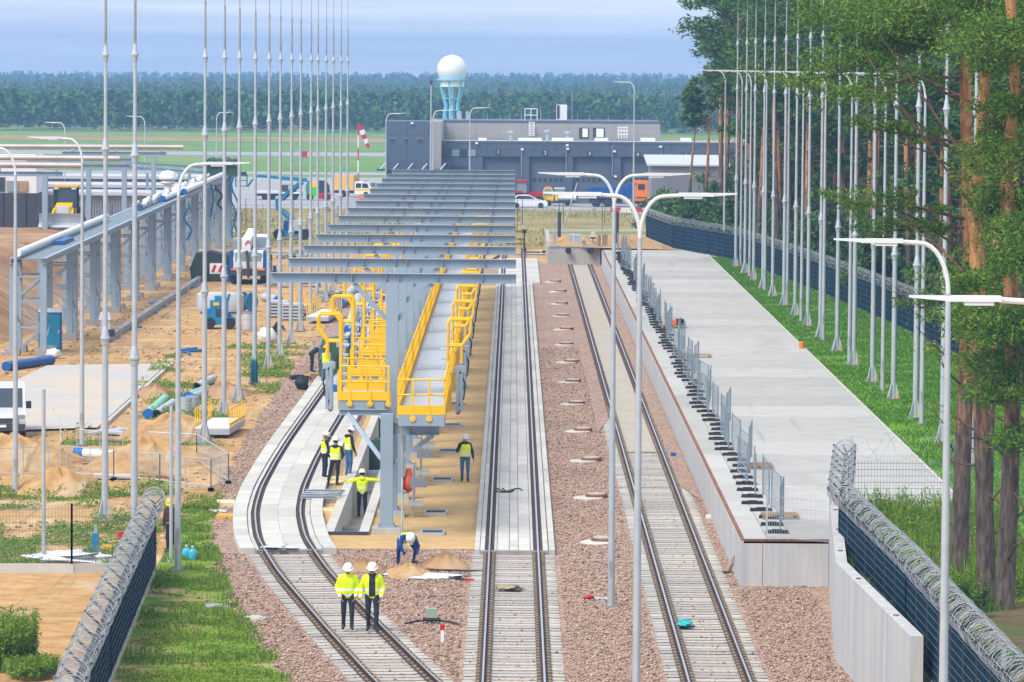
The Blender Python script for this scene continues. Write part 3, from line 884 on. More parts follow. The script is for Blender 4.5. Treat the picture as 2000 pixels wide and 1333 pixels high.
for x, nm in ((WX0, 'left'), (WX1, 'right')):
    mb = MB(); mb.box((x, (WY0 + WY1) / 2, WZ + .12), (.03, WY1 - WY0, .28)); mb.build('toe_board', M_YELLOW, t)
    if nm == 'left':
        for z in (.62, 1.12):
            mb = MB(); mb.tube([(x, WY0, WZ + z), (x, WY1, WZ + z)], .032, 6); mb.build('rail', M_YELLOW, t)
        ps = np.arange(WY0, WY1, 1.5)
    else:
        yy = WY0
        while yy < WY1:
            for z in (.62, 1.12):
                mb = MB(); mb.tube([(x, yy, WZ + z), (x, min(yy + 9.4, WY1), WZ + z)], .032, 6); mb.build('rail', M_YELLOW, t)
            yy += 12.2
        ps = [p for p in np.arange(WY0, WY1, 1.5) if (p - WY0) % 12.2 < 9.5]
    for p in ps:
        mb = MB(); mb.box((x, float(p) + .03, WZ + .52), (.06, .05, 1.2)); mb.box((x, float(p) + .03, WZ - .08), (.09, .12, .12)); mb.build('post', M_YELLOW, t, fix=False)
for z in (.62, 1.12):
    mb = MB(); mb.tube([(WX0, WY0, WZ + z), (WX1, WY0, WZ + z)], .034, 6); mb.build('end_rail', M_YELLOW, t)
mb = MB(); mb.box(((WX0 + WX1) / 2, WY0 - .06, WZ + .12), (WX1 - WX0 + .06, .03, .30)); mb.build('end_toe_board', M_YELLOW, t)
for x in (WX0 + .48, WX1 - .5):
    mb = MB(); mb.box((x, WY0 - .07, WZ + .48), (.07, .05, 1.24)); mb.lathe([(.1, 0), (.1, .05), (0, .06)], 10, (x, WY0 - .09, WZ - .16), M=Matrix.Rotation(R(90), 3, 'X')); mb.build('end_post', M_YELLOW, t)

# landings hung out to the left of the columns, one per bay
def landing(label, y):
    x0, x1, ln = -1.70, -.30, 4.2
    t = thing('side_landing', label, 'landing', (GXC, y, 0), 0, 'yellow railed side landings')
    mb = MB(); mb.box(((x0 + x1) / 2, ln / 2, WZ), (x1 - x0, ln, .05)); mb.build('deck', M_GRATE, t)
    mb = MB(); mb.box(((x0 + x1) / 2 + .02, .0, WZ - .17), (x1 - x0 + .18, .09, .30)); mb.box((x0, ln / 2, WZ - .17), (.08, ln - .1, .28)); mb.box((x1, ln / 2, WZ - .17), (.08, ln - .1, .28)); mb.build('edge_beam', M_STEEL, t)
    mb = MB(); mb.box(((x0 + x1) / 2 + .15, -.06, WZ + .13), (x1 - x0 + .34, .03, .30)); mb.build('toe_board', M_YELLOW, t)
    mb = MB(); mb.box(((x0 + x1) / 2, ln, WZ + .2), (x1 - x0, .03, .40)); mb.build('back_board', M_YELLOW, t)
    for yy in (-.05, ln):
        for z in (.62, 1.15):
            mb = MB(); mb.tube([(x0 - .04, yy, WZ + z), (x1 + .28 if yy < 0 else x1, yy, WZ + z)], .034, 6); mb.build('rail', M_YELLOW, t)
    for x in (x0 + .32, x0 + 1.02, x1 + .24):
        mb = MB(); mb.box((x, -.08, WZ + .5), (.07, .05, 1.3)); mb.lathe([(.1, 0), (.1, .05), (0, .06)], 10, (x, -.1, WZ - .13), M=Matrix.Rotation(R(90), 3, 'X')); mb.build('post', M_YELLOW, t)
    for x in (x0 + .1, x0 + .75, x1):
        mb = MB(); mb.box((x, ln - .04, WZ + .5), (.07, .05, 1.3)); mb.build('post', M_YELLOW, t)
    for z in (.62, 1.15):
        mb = MB(); mb.tube([(x1, 0, WZ + z), (x1, ln, WZ + z)], .034, 6); mb.build('rail', M_YELLOW, t)
    return t
def gangway(label, loc, mirror):
    """folding gangway parked upright: grey struts, yellow hoop rails, grey treads, actuator"""
    t = thing('folding_gangway', label, 'gangway', loc, 0, 'folded gangways along the walkway')
    s = -1 if mirror else 1
    X = lambda a: s * a
    for yy in (0, .95):
        mb = MB(); mb.box((X(-.28), yy, WZ + .38), (.10, .10, 1.55)); mb.box((X(-.42), yy, WZ + .3), (.09, .09, 1.35)); mb.build('strut', M_STEEL, t)
        mb = MB()
        mb.tube([(X(.06), yy, WZ - .35), (X(.06), yy, WZ + 2.75), (X(-.02), yy, WZ + 2.88), (X(-.66), yy, WZ + 2.88), (X(-.74), yy, WZ + 2.75), (X(-.70), yy, WZ + 2.35), (X(-.42), yy, WZ + 1.95), (X(-.42), yy, WZ + 1.35)], .048, 6)
        mb.tube([(X(-.44), yy, WZ + 1.95), (X(.06), yy, WZ + 1.95)], .045, 6)
        mb.box((X(.0), yy, WZ + .3), (.11, .06, 1.3))
        mb.build('hoop_rail', M_YELLOW, t)
    for k in range(5):
        mb = MB(); mb.box((X(.13 + .02 * k), .48, WZ + .45 + k * .34), (.24, .8, .04)); mb.build('tread', M_GRATE, t)
    mb = MB(); mb.tube([(X(-.42), .48, WZ - .3), (X(-.24), .48, WZ + 1.25)], .06, 8); mb.box((X(-.36), .48, WZ + 1.1), (.42, .36, .22)); mb.build('actuator', M_GALV, t)
    mb = MB(); mb.tube([(X(-.35), .2, WZ + 1.05), (X(-.55), .2, WZ + .6), (X(-.5), .2, WZ + .1), (X(-.3), .2, WZ - .2)], .03, 6); mb.build('hose', M_BLACK, t)
    mb = MB(); mb.tube([(X(-.30), .2, WZ - .4), (X(-.30), .7, WZ - .4)], .08, 10); mb.build('roller', M_RUSTP, t)
    return t
l0 = gl0 = gr0 = None
for i in range(13):
    y = 157.0 + 12.2 * i
    lab = nth(i) + ' yellow railed side landing from the camera, left of the columns'
    if l0 is None: l0 = landing(lab, y)
    else: dup(l0, (GXC, y, 0), None, lab)
    lab = nth(i) + ' folded yellow gangway from the camera on the left side of the walkway'
    if gl0 is None: gl0 = gangway(lab, (-5.92, y + .6, 0), False)
    else: dup(gl0, (-5.92, y + .6, 0), None, lab)
    lab = nth(i) + ' folded yellow gangway from the camera on the right side of the walkway'
    yr = 161.2 + 12.2 * i
    if gr0 is None: gr0 = gangway(lab, (WX1 + .02, yr, -.35), True)
    else: dup(gr0, (WX1 + .02, yr, -.35), None, lab)
# drop cable in front of the first stub column, down to the hole
mb = MB(); mb.tube([(-3.62, 152.2, 4.0), (-3.6, 152.0, 2.0), (-3.55, 149.5, .3), (-3.4, 146.6, .05)], .035, 8)
tag(mb.build('cable', M_GALV2), 'grey cable hanging down from the walkway end beside the first stub column', 'cable')
# wire mesh guards and fittings between the columns
for i in range(6):
    y = 158.5 + 12.2 * i
    t = thing('mesh_guard', nth(i) + ' low wire mesh guard from the camera beside the walkway columns', 'mesh guard', (-3.4, y, 0), 0, 'mesh guards under the walkway')
    mb = MB()
    for k in range(9): mb.box((0, k * .5, .85), (.02, .02, 1.6))
    for k in range(9): mb.box((0, 2, .15 + k * .18), (.014, 4, .014))
    tag(mb.build('wire_grid', M_GALV, t, fix=False), kind='stuff')
    mb = MB(); mb.box((.1, .2, .5), (.5, .6, .12)); mb.box((.15, 2.6, 1.0), (.6, .5, .3)); mb.build('bracket', M_GALV, t)
# ================================================================== MASTS AND LAMPS
def mast(label, loc):
    t = thing('lightning_mast', label, 'mast', loc, 0, 'lightning masts in two rows')
    for a, b, r0, r1, nm in ((.0, 6.2, .120, .105, 'lower_section'), (6.2, 12.65, .088, .074, 'middle_section'), (12.65, 15.85, .062, .055, 'upper_section')):
        mb = MB(); mb.tube([(0, 0, a + .03), (0, 0, b)], [r0, r1], 12); mb.build(nm, M_GALV, t, smooth=True)
    mb = MB(); mb.tube([(0, 0, 15.85), (0, 0, 18.2)], [.05, .042], 8); mb.tube([(0, 0, 18.2), (0, 0, 21.5)], [.02, .014], 6); mb.build('top_rod', M_GALV2, t)
    for z, r in ((6.25, .104), (12.7, .074), (15.9, .052)):
        mb = MB(); mb.lathe([(r + .02, -.22), (r + .045, -.05), (r + .075, -.03), (r + .075, .03), (r + .05, .05), (r - .02, .42)], 12, (0, 0, z)); mb.build('joint', M_GALV, t, smooth=True)
    mb = MB()
    for k in range(4):
        Mx = Matrix.Rotation(k * PI / 2 + PI / 4, 3, 'Z')
        mb.prism([(.11, .05), (.33, .05), (.33, .14), (.13, .75), (.11, .75)], -.012, .012, 'y', M=Mx)
    mb.build('gusset', M_GALV, t)
    mb = MB(); mb.box((0, 0, .025), (.62, .62, .05))
    for a in (-.24, .24):
        for b in (-.24, .24): mb.tube([(a, b, .04), (a, b, .16)], .03, 6)
    mb.build('base_plate', M_GALV2, t)
    mb = MB(); mb.box((.12, -.2, .1), (.05, .05, .35)); mb.build('earth_clamp', M_YELLOW, t)
    return t
m0 = None
RM = [(1898, 910), (1841, 864), (1788, 818), (1745, 781), (1704, 747), (1668, 714), (1635, 687), (1602, 661), (1578, 638), (1553, 617), (1531, 597), (1509, 580), (1490, 565), (1472, 548), (1455, 535), (1437, 522)]
for i, px in enumerate(RM):
    g = G(*px, Z1); lab = nth(i) + ' mast from the camera in the right row on the grass strip'
    if m0 is None: m0 = mast(lab, (g.x, g.y, Z1))
    else: dup(m0, (g.x, g.y, Z1), rnd.uniform(-.2, .2), lab)
LM = [P(263, 500, 146.2)]; LM[0].z = 0
LM += [G(*p) for p in ((205, 1018), (399, 865), (437, 815), (466, 785), (497, 749), (524, 721), (546, 696), (568, 671), (586, 647), (606, 626))]
for u in (622, 638, 652, 667, 680):
    Y = 9000 * 12.35 / (1003.6 - u); LM.append(Vector((-12.35, Y, 0)))
for i, g in enumerate(LM):
    dup(m0, (g.x, g.y, 0), rnd.uniform(-.2, .2), nth(i) + ' mast from the camera in the left row beside the sandy site')

def arc_arm(t, s, z, mt, reach=.55, straight=.35):
    pts = []
    for k in range(9):
        a = k / 8 * PI / 2
        pts.append((s * reach * (1 - math.cos(a)), 0, z + .95 * math.sin(a)))
    pts.append((s * (reach + straight), 0, z + .97))
    mb = MB(); mb.tube(pts, .045, 8); mb.build('arm', mt, t, smooth=True)
    mb = MB(); x = s * (reach + straight)
    mb.box((x + s * .38, 0, z + .99), (.80, .26, .08)); mb.box((x + s * .30, 0, z + .94), (.42, .22, .09))
    mb.prism([(x + s * .7, z + .95), (x + s * 1.3, z + 1.0), (x + s * 1.3, z + 1.03), (x + s * .7, z + 1.03)], -.06, .06, 'y')
    mb.build('lamp_head', M_LAMP, t)
def lamp(label, loc, sides=(-1,), H=12.55, rz=0.0):
    t = thing('street_lamp', label, 'street lamp', loc, rz, 'slender street lamps')
    z = H - .97
    mb = MB(); mb.tube([(0, 0, .03), (0, 0, z * .5), (0, 0, z)], [.105, .082, .052], 12); mb.build('pole', M_GALV, t, smooth=True)
    for s in sides: arc_arm(t, s, z, M_LAMP)
    mb = MB(); mb.box((0, 0, .02), (.40, .40, .04)); 
    for a in (-.15, .15):
        for b in (-.15, .15): mb.tube([(a, b, .03), (a, b, .12)], .022, 6)
    mb.build('base_plate', M_GALV2, t)
    mb = MB(); mb.box((0, -.1, 1.1), (.10, .02, .45)); mb.build('hatch', M_GALV2, t)
    return t
g = G(1197, 1185)
lamp('farther of the two double-armed street lamps in the right ballast strip', (2.92, 132.8, 0), (-1, 1), 12.5)
lamp('nearer of the two double-armed street lamps in the right ballast strip', (2.89, 104.6, 0), (-1, 1), 12.7)
lamp('tall street lamp in front of the dark fence at lower right', (P(1848, 900, 88).x, 88, 0), (-1,), 12.3)
lamp('street lamp whose white arm reaches in from the right frame edge', (P(2075, 600, 66).x, 66, 0), (-1,), 12.3)
LR = [(1800, 829), (1724, 764), (1659, 712), (1608, 666), (1565, 629), (1526, 597), (1494, 568), (1464, 542), (1437, 522), (1414, 501)]
lp = None
for i, px in enumerate(LR):
    g = G(*px, Z1); lab = nth(i) + ' street lamp from the camera in the mast row on the grass strip'
    off = .35 if i in (5, 8) else 0
    if lp is None: lp = lamp(lab, (g.x, g.y, Z1), (-1,), 14.0)
    else: dup(lp, (g.x + off, g.y, Z1), None, lab)
lamp('street lamp with its arm to the left at the left frame edge', (*G(30, 968).xy, 0), (-1,))
lamp('street lamp with its arm to the left beside the concrete pad', (*G(160, 870).xy, 0), (-1,))
lamp('street lamp with its arm to the right, beside the helmeted man in the weeds', (*G(347, 1115).xy, 0), (1,))
for (u, v, top, Y, s, lab) in ((127, 0, 240, 470, -1, 'small far street lamp at upper left over the pipes, arm left'), (283, 0, 228, 520, -1, 'small far street lamp left of the masts before the wood'),
        (423, 0, 220, 600, 1, 'small far street lamp between the masts before the wood'), (754, 0, 222, 505, 1, 'far street lamp at the left corner of the dark tower block'),
        (846, 0, 216, 508, 1, 'far street lamp between tower block and grey storey'), (918, 0, 211, 500, 1, 'far street lamp standing before the garage window strip'),
        (1239, 0, 161, 470, -1, 'taller far street lamp before the fourth garage door')):
    p = P(u, top, Y); H = p.z
    lamp(lab, (p.x, Y, 0), (s,), H)
# floodlight mast on the roofline
p = P(842, 160, 515)
t = thing('floodlight_mast', 'thin mast with a small floodlight head beside the radar tower', 'mast', (p.x, 515, 0))
mb = MB(); mb.tube([(0, 0, 0), (0, 0, p.z)], [.12, .06], 8); mb.build('pole', M_GALV, t)
mb = MB(); mb.box((0, 0, p.z + .05), (.45, .3, .16)); mb.box((0, 0, p.z - .2), (.2, .2, .3)); mb.build('floodlight', M_DARK, t)
# bare posts
def bare_post(label, loc, h, r=.06, m=None):
    mb = MB(); mb.tube([(0, 0, 0), (0, 0, h)], r, 10); mb.box((0, 0, .02), (.34, .34, .04)); mb.box((.12, .12, .07), (.04, .04, .1)); mb.box((-.12, .12, .07), (.04, .04, .1))
    o = mb.build('bare_post', m or M_GALV); o.location = loc
    tag(o, label, 'post', 'bare galvanised posts')
bare_post('thin bare galvanised post in the weeds at far left', (*G(85, 1096).xy, 0), 5.4)
bare_post('thin bare galvanised post just left of the helmeted man', (*G(334, 1098).xy, 0), 4.9, .055)
bare_post('short galvanised post in the lower right corner', (10.35, 96, 1.38), 2.2, .06)

# ================================================================== FENCES
M_STRAND = M_WIRE
def razor_coil(parent, pts, rad, turns_per_m, seed, wire=.006, name='razor_coil'):
    """loose concertina: two interwound helices along a polyline, wire kept square"""
    rr = random.Random(seed)
    seg = [(Vector(a), Vector(b)) for a, b in zip(pts[:-1], pts[1:])]
    V, F = [], []
    for rep, (hand, ph) in enumerate(((1, 0.0), (-1, 1.1))):
        ring = []
        for a, b in seg:
            L = (b - a).length; nT = int(L * turns_per_m * 14)
            x, y, d = orient(b - a)
            for k in range(nT):
                s = k / nT; th = hand * 2 * PI * k / 14 + ph
                wob = 1 + .10 * math.sin(k * .37 + seed) + rr.uniform(-.05, .05)
                c = a.lerp(b, s) + d * rr.uniform(-.05, .05)
                ring.append(c + (x * math.cos(th) * 1.08 + y * math.sin(th)) * rad * wob)
        o = len(V)
        for i, p in enumerate(ring):
            q = ring[min(i + 1, len(ring) - 1)] - ring[max(i - 1, 0)]
            xx, yy, _ = orient(q)
            for aa, bb in ((1, 0), (-.5, .87), (-.5, -.87)): V.append(p + xx * aa * wire + yy * bb * wire)
        for i in range(len(ring) - 1):
            for j in range(3):
                F.append((o + 3 * i + j, o + 3 * i + (j + 1) % 3, o + 3 * i + 3 + (j + 1) % 3, o + 3 * i + 3 + j))
    ob = np_mesh(name, [tuple(v) for v in V], F, M_WIRE, parent, 'stuff')
    return ob
def screen_fence(label, pts, base_z, h, panel, dense, coil_r=.42, out=True, plinth=True, cat='fence', see=1.0):
    t = thing('security_fence', label, cat, (0, 0, 0))
    top = base_z + h
    for a, b in zip(pts[:-1], pts[1:]):
        a, b = Vector((a[0], a[1], 0)), Vector((b[0], b[1], 0)); L = (b - a).length; n = max(1, round(L / panel)); d = (b - a).normalized(); s = Vector((d.y, -d.x, 0))
        for k in range(n + (1 if True else 0)):
            p = a + d * (L * k / n)
            mb = MB(); mb.box((p.x, p.y, base_z + h / 2), (.07, .07, h + .1)); mb.build('post', M_DARK, t)
            if out:
                for q in (-1, 1):
                    mb = MB(); e = p + s * (q * .36)
                    mb.bar((p.x, p.y, top), (e.x, e.y, top + .34), .05, .06); mb.build('outrigger', M_DARK, t)
            if k == n: break
            p2 = a + d * (L * (k + 1) / n)
            mb = MB(); g = d * .04
            mb.bar((p.x + g.x, p.y + g.y, base_z + h / 2), (p2.x - g.x, p2.y - g.y, base_z + h / 2), .03, h); mb.build('screen_panel', M_NAVY, t)
            mb = MB()
            for j in range(int(h / dense)):
                z = base_z + .1 + j * dense
                for q in (-.022, .022):
                    mb.bar((p.x + s.x * q + g.x, p.y + s.y * q + g.y, z), (p2.x + s.x * q - g.x, p2.y + s.y * q - g.y, z), .008, .009)
            tag(mb.build('panel_wires', M_WIREG, t, fix=False), kind='stuff')
            if plinth:
                mb = MB(); mb.bar((p.x, p.y, base_z - .12), (p2.x - g.x, p2.y - g.y, base_z - .12), .08, .3); mb.build('plinth', M_CONCW, t)
    if coil_r:
        razor_coil(t, [(p[0], p[1], top + coil_r * .75) for p in pts], coil_r, 3.0 if dense < .25 else 1.6, len(label))
        mb = MB()
        for q in (-.30, .30):
            mb.tube([(p[0] + q, p[1], top + .30) for p in pts], .010, 4)
        mb.build('strand', M_WIRE, t)
    return t
RF = [(10.05, 88), (9.98, 92), (9.69, 112.1), (9.25, 129.1), (9.9, 137), (10.45, 144)]
screen_fence('dark green screened fence with razor coil beside the retaining wall at lower right', RF, 1.45, 2.05, 2.5, .2, .31)
LF = [(-9.2, 94), (-9.58, 101), (-10.1, 115.7), (-10.96, 141.4)]
screen_fence('dark screened fence with razor coil at lower left beside the grass', LF, .12, 1.95, 2.5, .2, .31)
FF = [GX_ for GX_ in [tuple(G(*p, Z1).xy) for p in ((1262, 464), (1315, 486), (1385, 499), (1440, 510), (1540, 547), (1640, 588), (1740, 632), (1840, 678))]] + [(22.6, 215), (22.8, 190)]
screen_fence('long dark blue-green fence with razor coil along the pine wood', FF, Z1, 1.95, 2.8, .3, .30)

def mesh_fence(label, pts, base_z, h, panel, wy=.1, wz=.2, ytop=True, coil=False, m=M_WIREG, postm=M_DARK, wire=.006, beam=False):
    t = thing('mesh_fence', label, 'fence', (0, 0, 0))
    top = base_z + h
    for a, b in zip(pts[:-1], pts[1:]):
        a, b = Vector((a[0], a[1], 0)), Vector((b[0], b[1], 0)); L = (b - a).length; n = max(1, round(L / panel)); d = (b - a).normalized(); s = Vector((d.y, -d.x, 0))
        for k in range(n + 1):
            p = a + d * (L * k / n)
            mb = MB(); mb.box((p.x, p.y, base_z + h / 2), (.06, .06, h))
            if ytop: 
                for q in (-1, 1): mb.bar((p.x, p.y, top - .05), (p.x + q * .19, p.y + .1, top + .45), .05, .05)
            mb.build('post', postm, t)
            if k == n: break
            p2 = a + d * (L * (k + 1) / n); mb = MB(); w = (p2 - p).length
            for j in range(1, int(w / wy)): q = p + d * (j * wy); mb.box((q.x, q.y, base_z + h / 2), (wire, wire, h - .1))
            z = base_z + .06
            while z < top: mb.bar((p.x, p.y, z), (p2.x, p2.y, z), wire, wire * 1.6); z += wz
            tag(mb.build('wire_panel', m, t, fix=False), kind='stuff')
            if beam: mb = MB(); mb.bar((p.x + .06, p.y, base_z - .02), (p2.x - .06, p2.y, base_z - .02), .12, .32); mb.build('concrete_beam', M_CONCW, t)
    if coil: razor_coil(t, [(p[0], p[1], top + .38) for p in pts], .40, .8, 3, .006)
    return t
a = G(1690, 1032, Z1)
mesh_fence('open wire mesh fence with loose barbed loops across the end of the platform', [(10.6, 144.1), (14.0, 144.3), (17.4, 144.6), (20.8, 144.8)], Z1, 2.0, 3.0, .1, .2, True, True, wire=.008)
a, b = G(303, 1118), G(140, 1118)
mesh_fence('thin wire mesh fence on a concrete beam running left from the screened fence', [(-11.0, 141.4), (b.x, b.y), (b.x - 2.6, b.y - .1), (b.x - 5.2, b.y - .2)], .12, 2.0, 2.6, .1, .22, False, False, beam=True, wire=.007)
mesh_fence('low wire mesh fence panel leaning between temporary fence and retaining wall', [(7.75, 138.9), (9.55, 137.2)], 1.4, 1.5, 3.0, .1, .3, False, False, m=M_GALV, postm=M_GALV, wire=.008)
pts = [tuple(G(u, v).xy) for u, v in ((-40, 474), (470, 468), (760, 462), (1010, 452), (1262, 466))]
mesh_fence('long thin dark wire fence before the dry grass field', pts, 0, 3.2, 6.0, .6, .5, False, False, wire=.012)
mesh_fence('second thin wire fence farther back on the dry grass field', [tuple(G(u, v).xy) for u, v in ((480, 440), (760, 440), (1020, 440), (1262, 442))], 0, 2.6, 4.6, .8, .6, False, False, wire=.012)
mesh_fence('airfield perimeter fence in front of the far wood', [(-160, 1050), (90, 1050)], 0, 1.6, 6.0, 3.0, .5, False, False, m=M_GALV, postm=M_GALV, wire=.02)

# temporary fence panels and their rubber feet along the platform edge
foot = None; rr = random.Random(9)
y = 140.2; k = 0
FX = 8.05
while y < 354:
    lab = nth(k) + ' dark rubber foot block from the near end of the platform edge'
    g = (FX + rr.uniform(-.12, .12) - .1 * math.sin(y * .3), y, 1.41)
    if foot is None:
        mb = MB(); mb.box((0, 0, .05), (.72, .23, .10), taper=.94); mb.box((0, 0, .11), (.3, .14, .03))
        foot = mb.build('rubber_block', M_BLACK); foot.location = g; tag(foot, lab, 'rubber block', 'rubber feet of the temporary fence')
    else: dup(foot, g, rr.uniform(-.12, .12), lab)
    y += 2.35 if y < 250 else 2.6; k += 1
pan = None; y = 139.9; k = 0
while y < 352:
    lab = nth(k) + ' temporary galvanised fence panel from the near end of the platform edge'
    ang = rr.uniform(-.10, .10)
    loc = (FX + .16 + .22 * math.sin(k * 1.3), y, 1.56)
    if pan is None:
        pan = thing('temporary_fence', lab, 'temporary fence', loc, ang, 'temporary fence panels on the platform edge')
        mb = MB()
        for yy in (0, 3.3): mb.tube([(0, yy, 0), (0, yy, 1.34)], .024, 6)
        for z in (.12, 1.3): mb.tube([(0, 0, z), (0, 3.3, z)], .02, 6)
        mb.build('frame', M_TEMP, pan)
        mb = MB()
        for q in range(1, 16): mb.box((0, q * .206, .71), (.006, .007, 1.18))
        for q in range(1, 6): mb.box((0, 1.65, .12 + q * .235), (.006, 3.3, .007))
        tag(mb.build('wire_grid', M_TEMP, pan, fix=False), kind='stuff')
    else: dup(pan, loc, ang, lab)
    y += 3.42 + (1.2 if k in (1, 3) else 0); k += 1
# ================================================================== AIRFIELD BUILDINGS
def text_mesh(body, size, m, parent, loc, rx=PI / 2, rz=0.0, name='lettering', extrude=.01, align='CENTER'):
    cu = bpy.data.curves.new(name, 'FONT'); cu.body = body; cu.size = size; cu.align_x = align; cu.align_y = 'CENTER'; cu.extrude = extrude
    tmp = bpy.data.objects.new(name, cu); COL.objects.link(tmp)
    dg = bpy.context.evaluated_depsgraph_get()
    me = bpy.data.meshes.new_from_object(tmp.evaluated_get(dg))
    bpy.data.objects.remove(tmp); me.materials.clear(); me.materials.append(m)
    o = link(name, me, parent); o.location = loc; o.rotation_euler = (rx, 0, rz)
    return o
def wall_box(t, name, u0, v0, u1, v1, Y, depth, m, z0=None, back=0.0):
    a, b = P(u0, v0, Y), P(u1, v0, Y); c = P(u0, v1, Y)
    zb = c.z if z0 is None else z0; zt = (a.z + b.z) / 2
    mb = MB(); mb.box(((a.x + b.x) / 2, Y + depth / 2, (zb + zt) / 2), (b.x - a.x, depth, zt - zb)); return mb.build(name, m, t, fix=False)
FS = thing('fire_station', 'dark slate airfield service building with numbered garage doors and a grey upper storey', 'building', (0, 0, 0))
YT, YG, YU = 522.0, 525.0, 541.0
# tower block: clad in panels
wall_box(FS, 'tower_core', 753, 238, 838, 400, YT + .2, 14, M_SLATE, 0)
for i in range(2):
    for j in range(6):
        wall_box(FS, 'cladding_panel', 752 + i * 44 + .25, 237 + j * 27 + .25, 796 + i * 44 - .25, 264 + j * 27 - .25, YT, .12, M_SLATE)
for u0, u1 in ((760, 771.5), (787, 798.5), (814, 827)):
    f = wall_box(FS, 'window', u0, 270, u1, 279, YT - .04, .1, M_GLASSL)
    wall_box(f, 'pane', u0 + .7, 271, u1 - .7, 278.3, YT - .08, .05, M_GLASS)
wall_box(FS, 'canopy', 736, 331, 864, 334, YT - 3.5, 3.4, M_DARK)
for u in (768, 796, 824, 742, 860):
    a, b = P(u, 331.5, YT - 3.2), P(u + 10, 320, YT - .1); mb = MB(); mb.tube([a, b], .07, 6); mb.build('canopy_stay', M_WHITE, FS)
wall_box(FS, 'entrance', 766, 336, 790, 352, YT - .1, .2, M_GLASSL, 0)
# upper storey
wall_box(FS, 'upper_storey', 840.5, 240, 1289, 290, YU + .2, 16, M_BEIGE, 0)
for i in range(10):
    a = 840.5 + i * 44.9
    for j in range(3): wall_box(FS, 'wall_cladding', a + .2, 238 + j * 13.3 + .15, a + 44.7, 251.3 + j * 13.3 - .15, YU, .12, M_BEIGE)
wall_box(FS, 'parapet', 840, 236.6, 1290, 239, YU - .05, 16, M_SLATE)
wall_box(FS, 'side_wall', 839, 238, 862, 400, YU - 18.7, 18.5, M_BEIGE, 0)
# garage hall
wall_box(FS, 'garage_core', 863, 281, 1445, 400, YG + .9, 14.5, M_SLATE2, 0)
wall_box(FS, 'roof', 862, 279.5, 1446, 281.5, YG + .35, 15.2, M_ROOFW)
doors = [(943, 1015), (1034, 1108), (1119, 1196), (1213, 1290), (1308, 1385)]
edges = [862] + [x for d in doors for x in d] + [1446]
prev = 862
for i, (a, b) in enumerate(doors):
    n = 2 if i == 0 else 1
    for k in range(n): wall_box(FS, 'pier', prev + (a - prev) * k / n + .2, 305 + i, prev + (a - prev) * (k + 1) / n - .2, 400, YG, .6, M_SLATE, 0)
    prev = b
wall_box(FS, 'pier', prev, 309, 1446, 400, YG, .6, M_SLATE, 0)
for k in range(13):
    a = 862 + k * 44.9
    for j in range(2): wall_box(FS, 'lintel_panel', a + .2, 278 + j * 14 + .15 + k * .12, a + 44.7, 292 + j * 14 - .15 + k * .12, YG, .5, M_SLATE)
wall_box(FS, 'parapet', 862, 277, 1446, 279, YG - .06, .9, M_SLATE2)
for i, (a, b) in enumerate(doors):
    d = thing('garage_door', None, None); d.parent = FS
    for j in range(8): wall_box(d, 'door_section', a, 305 + i + j * 11.6 + .3, b, 305 + i + (j + 1) * 11.6, YG + .55, .15, M_SLATE2)
    for k in range(6): wall_box(d, 'door_window', a + 7 + k * 10.5, 348.5, a + 13 + k * 10.5, 355.5, YG + .5, .1, M_GLASS)
    c = P((a + b) / 2 - 6, 297.5 + i * 1.6, YG - .1)
    pl = MB(); pl.box((0, 0, 0), (.62, .06, .62)); pl = pl.build('number_plate', M_DARK, FS); pl.location = (c.x, YG - .05, c.z)
    text_mesh(str(i + 1), .55, M_WHITE, pl, (0, -.04, 0), name='digit')
st = wall_box(FS, 'strip_window', 865, 291.5, 930, 306.5, YG - .05, .2, M_DARK)
for k in range(4): wall_box(st, 'pane', 866 + k * 16, 292.5, 881 + k * 16, 305.5, YG - .1, .1, M_GLASSL if k % 2 else M_GLASS)
wall_box(FS, 'service_door', 880, 325, 914, 400, YG - .05, .1, M_DARK, 0)
for u, v, Y in ((805, 241, YT), (931, 280, YG), (1020, 292, YG), (1108, 284, YG), (1109, 291, YG), (1200, 296, YG), (1290, 287, YG), (1202, 345, YG)):
    c = P(u, v, Y); mb = MB(); mb.box((c.x, Y - .15, c.z), (.3, .25, .22)); mb.build('wall_light', M_WHITE, FS)
for u in (1020, 1107, 1197, 1293):
    a, b = P(u - 1, 284, YG - .1), P(u - 1, 345, YG - .1); mb = MB(); mb.tube([a, b], .05, 6); mb.build('downpipe', M_CORR, FS)
# things on the roofs, built into the building
for u, v0 in ((998, 256), (1069, 254), (1109, 257)):
    b = P(u, 272, YG + 9); tp = P(u, v0, YG + 9); mb = MB(); mb.lathe([(.22, b.z - .6), (.22, tp.z - .3), (.42, tp.z - .28), (.42, tp.z - .05), (0, tp.z)], 10, (b.x, YG + 9, 0)); mb.build('roof_vent', M_GALV, FS)
for u0, u1 in ((1012, 1058), (1078, 1120), (1162, 1188), (1252, 1280), (1330, 1350), (934, 950)):
    wall_box(FS, 'skylight', u0, 270.5, u1, 276, YG + 4, 3, M_WHITE)
for u0, u1 in ((1137, 1148), (1164, 1179)):
    wall_box(FS, 'hatch_recess', u0 - 6, 250, u1 + 2, 270, YU - .1, .1, M_DARK); wall_box(FS, 'roof_unit', u0 + 1, 252, u1, 268, YG + 10, 1.5, M_WHITE)
wall_box(FS, 'cooling_unit', 1087, 205, 1107.5, 235, YU + 3, 1.6, M_WHITE); wall_box(FS, 'cooling_grille', 1088, 206, 1093, 232, YU + 2.93, .06, M_DARK)
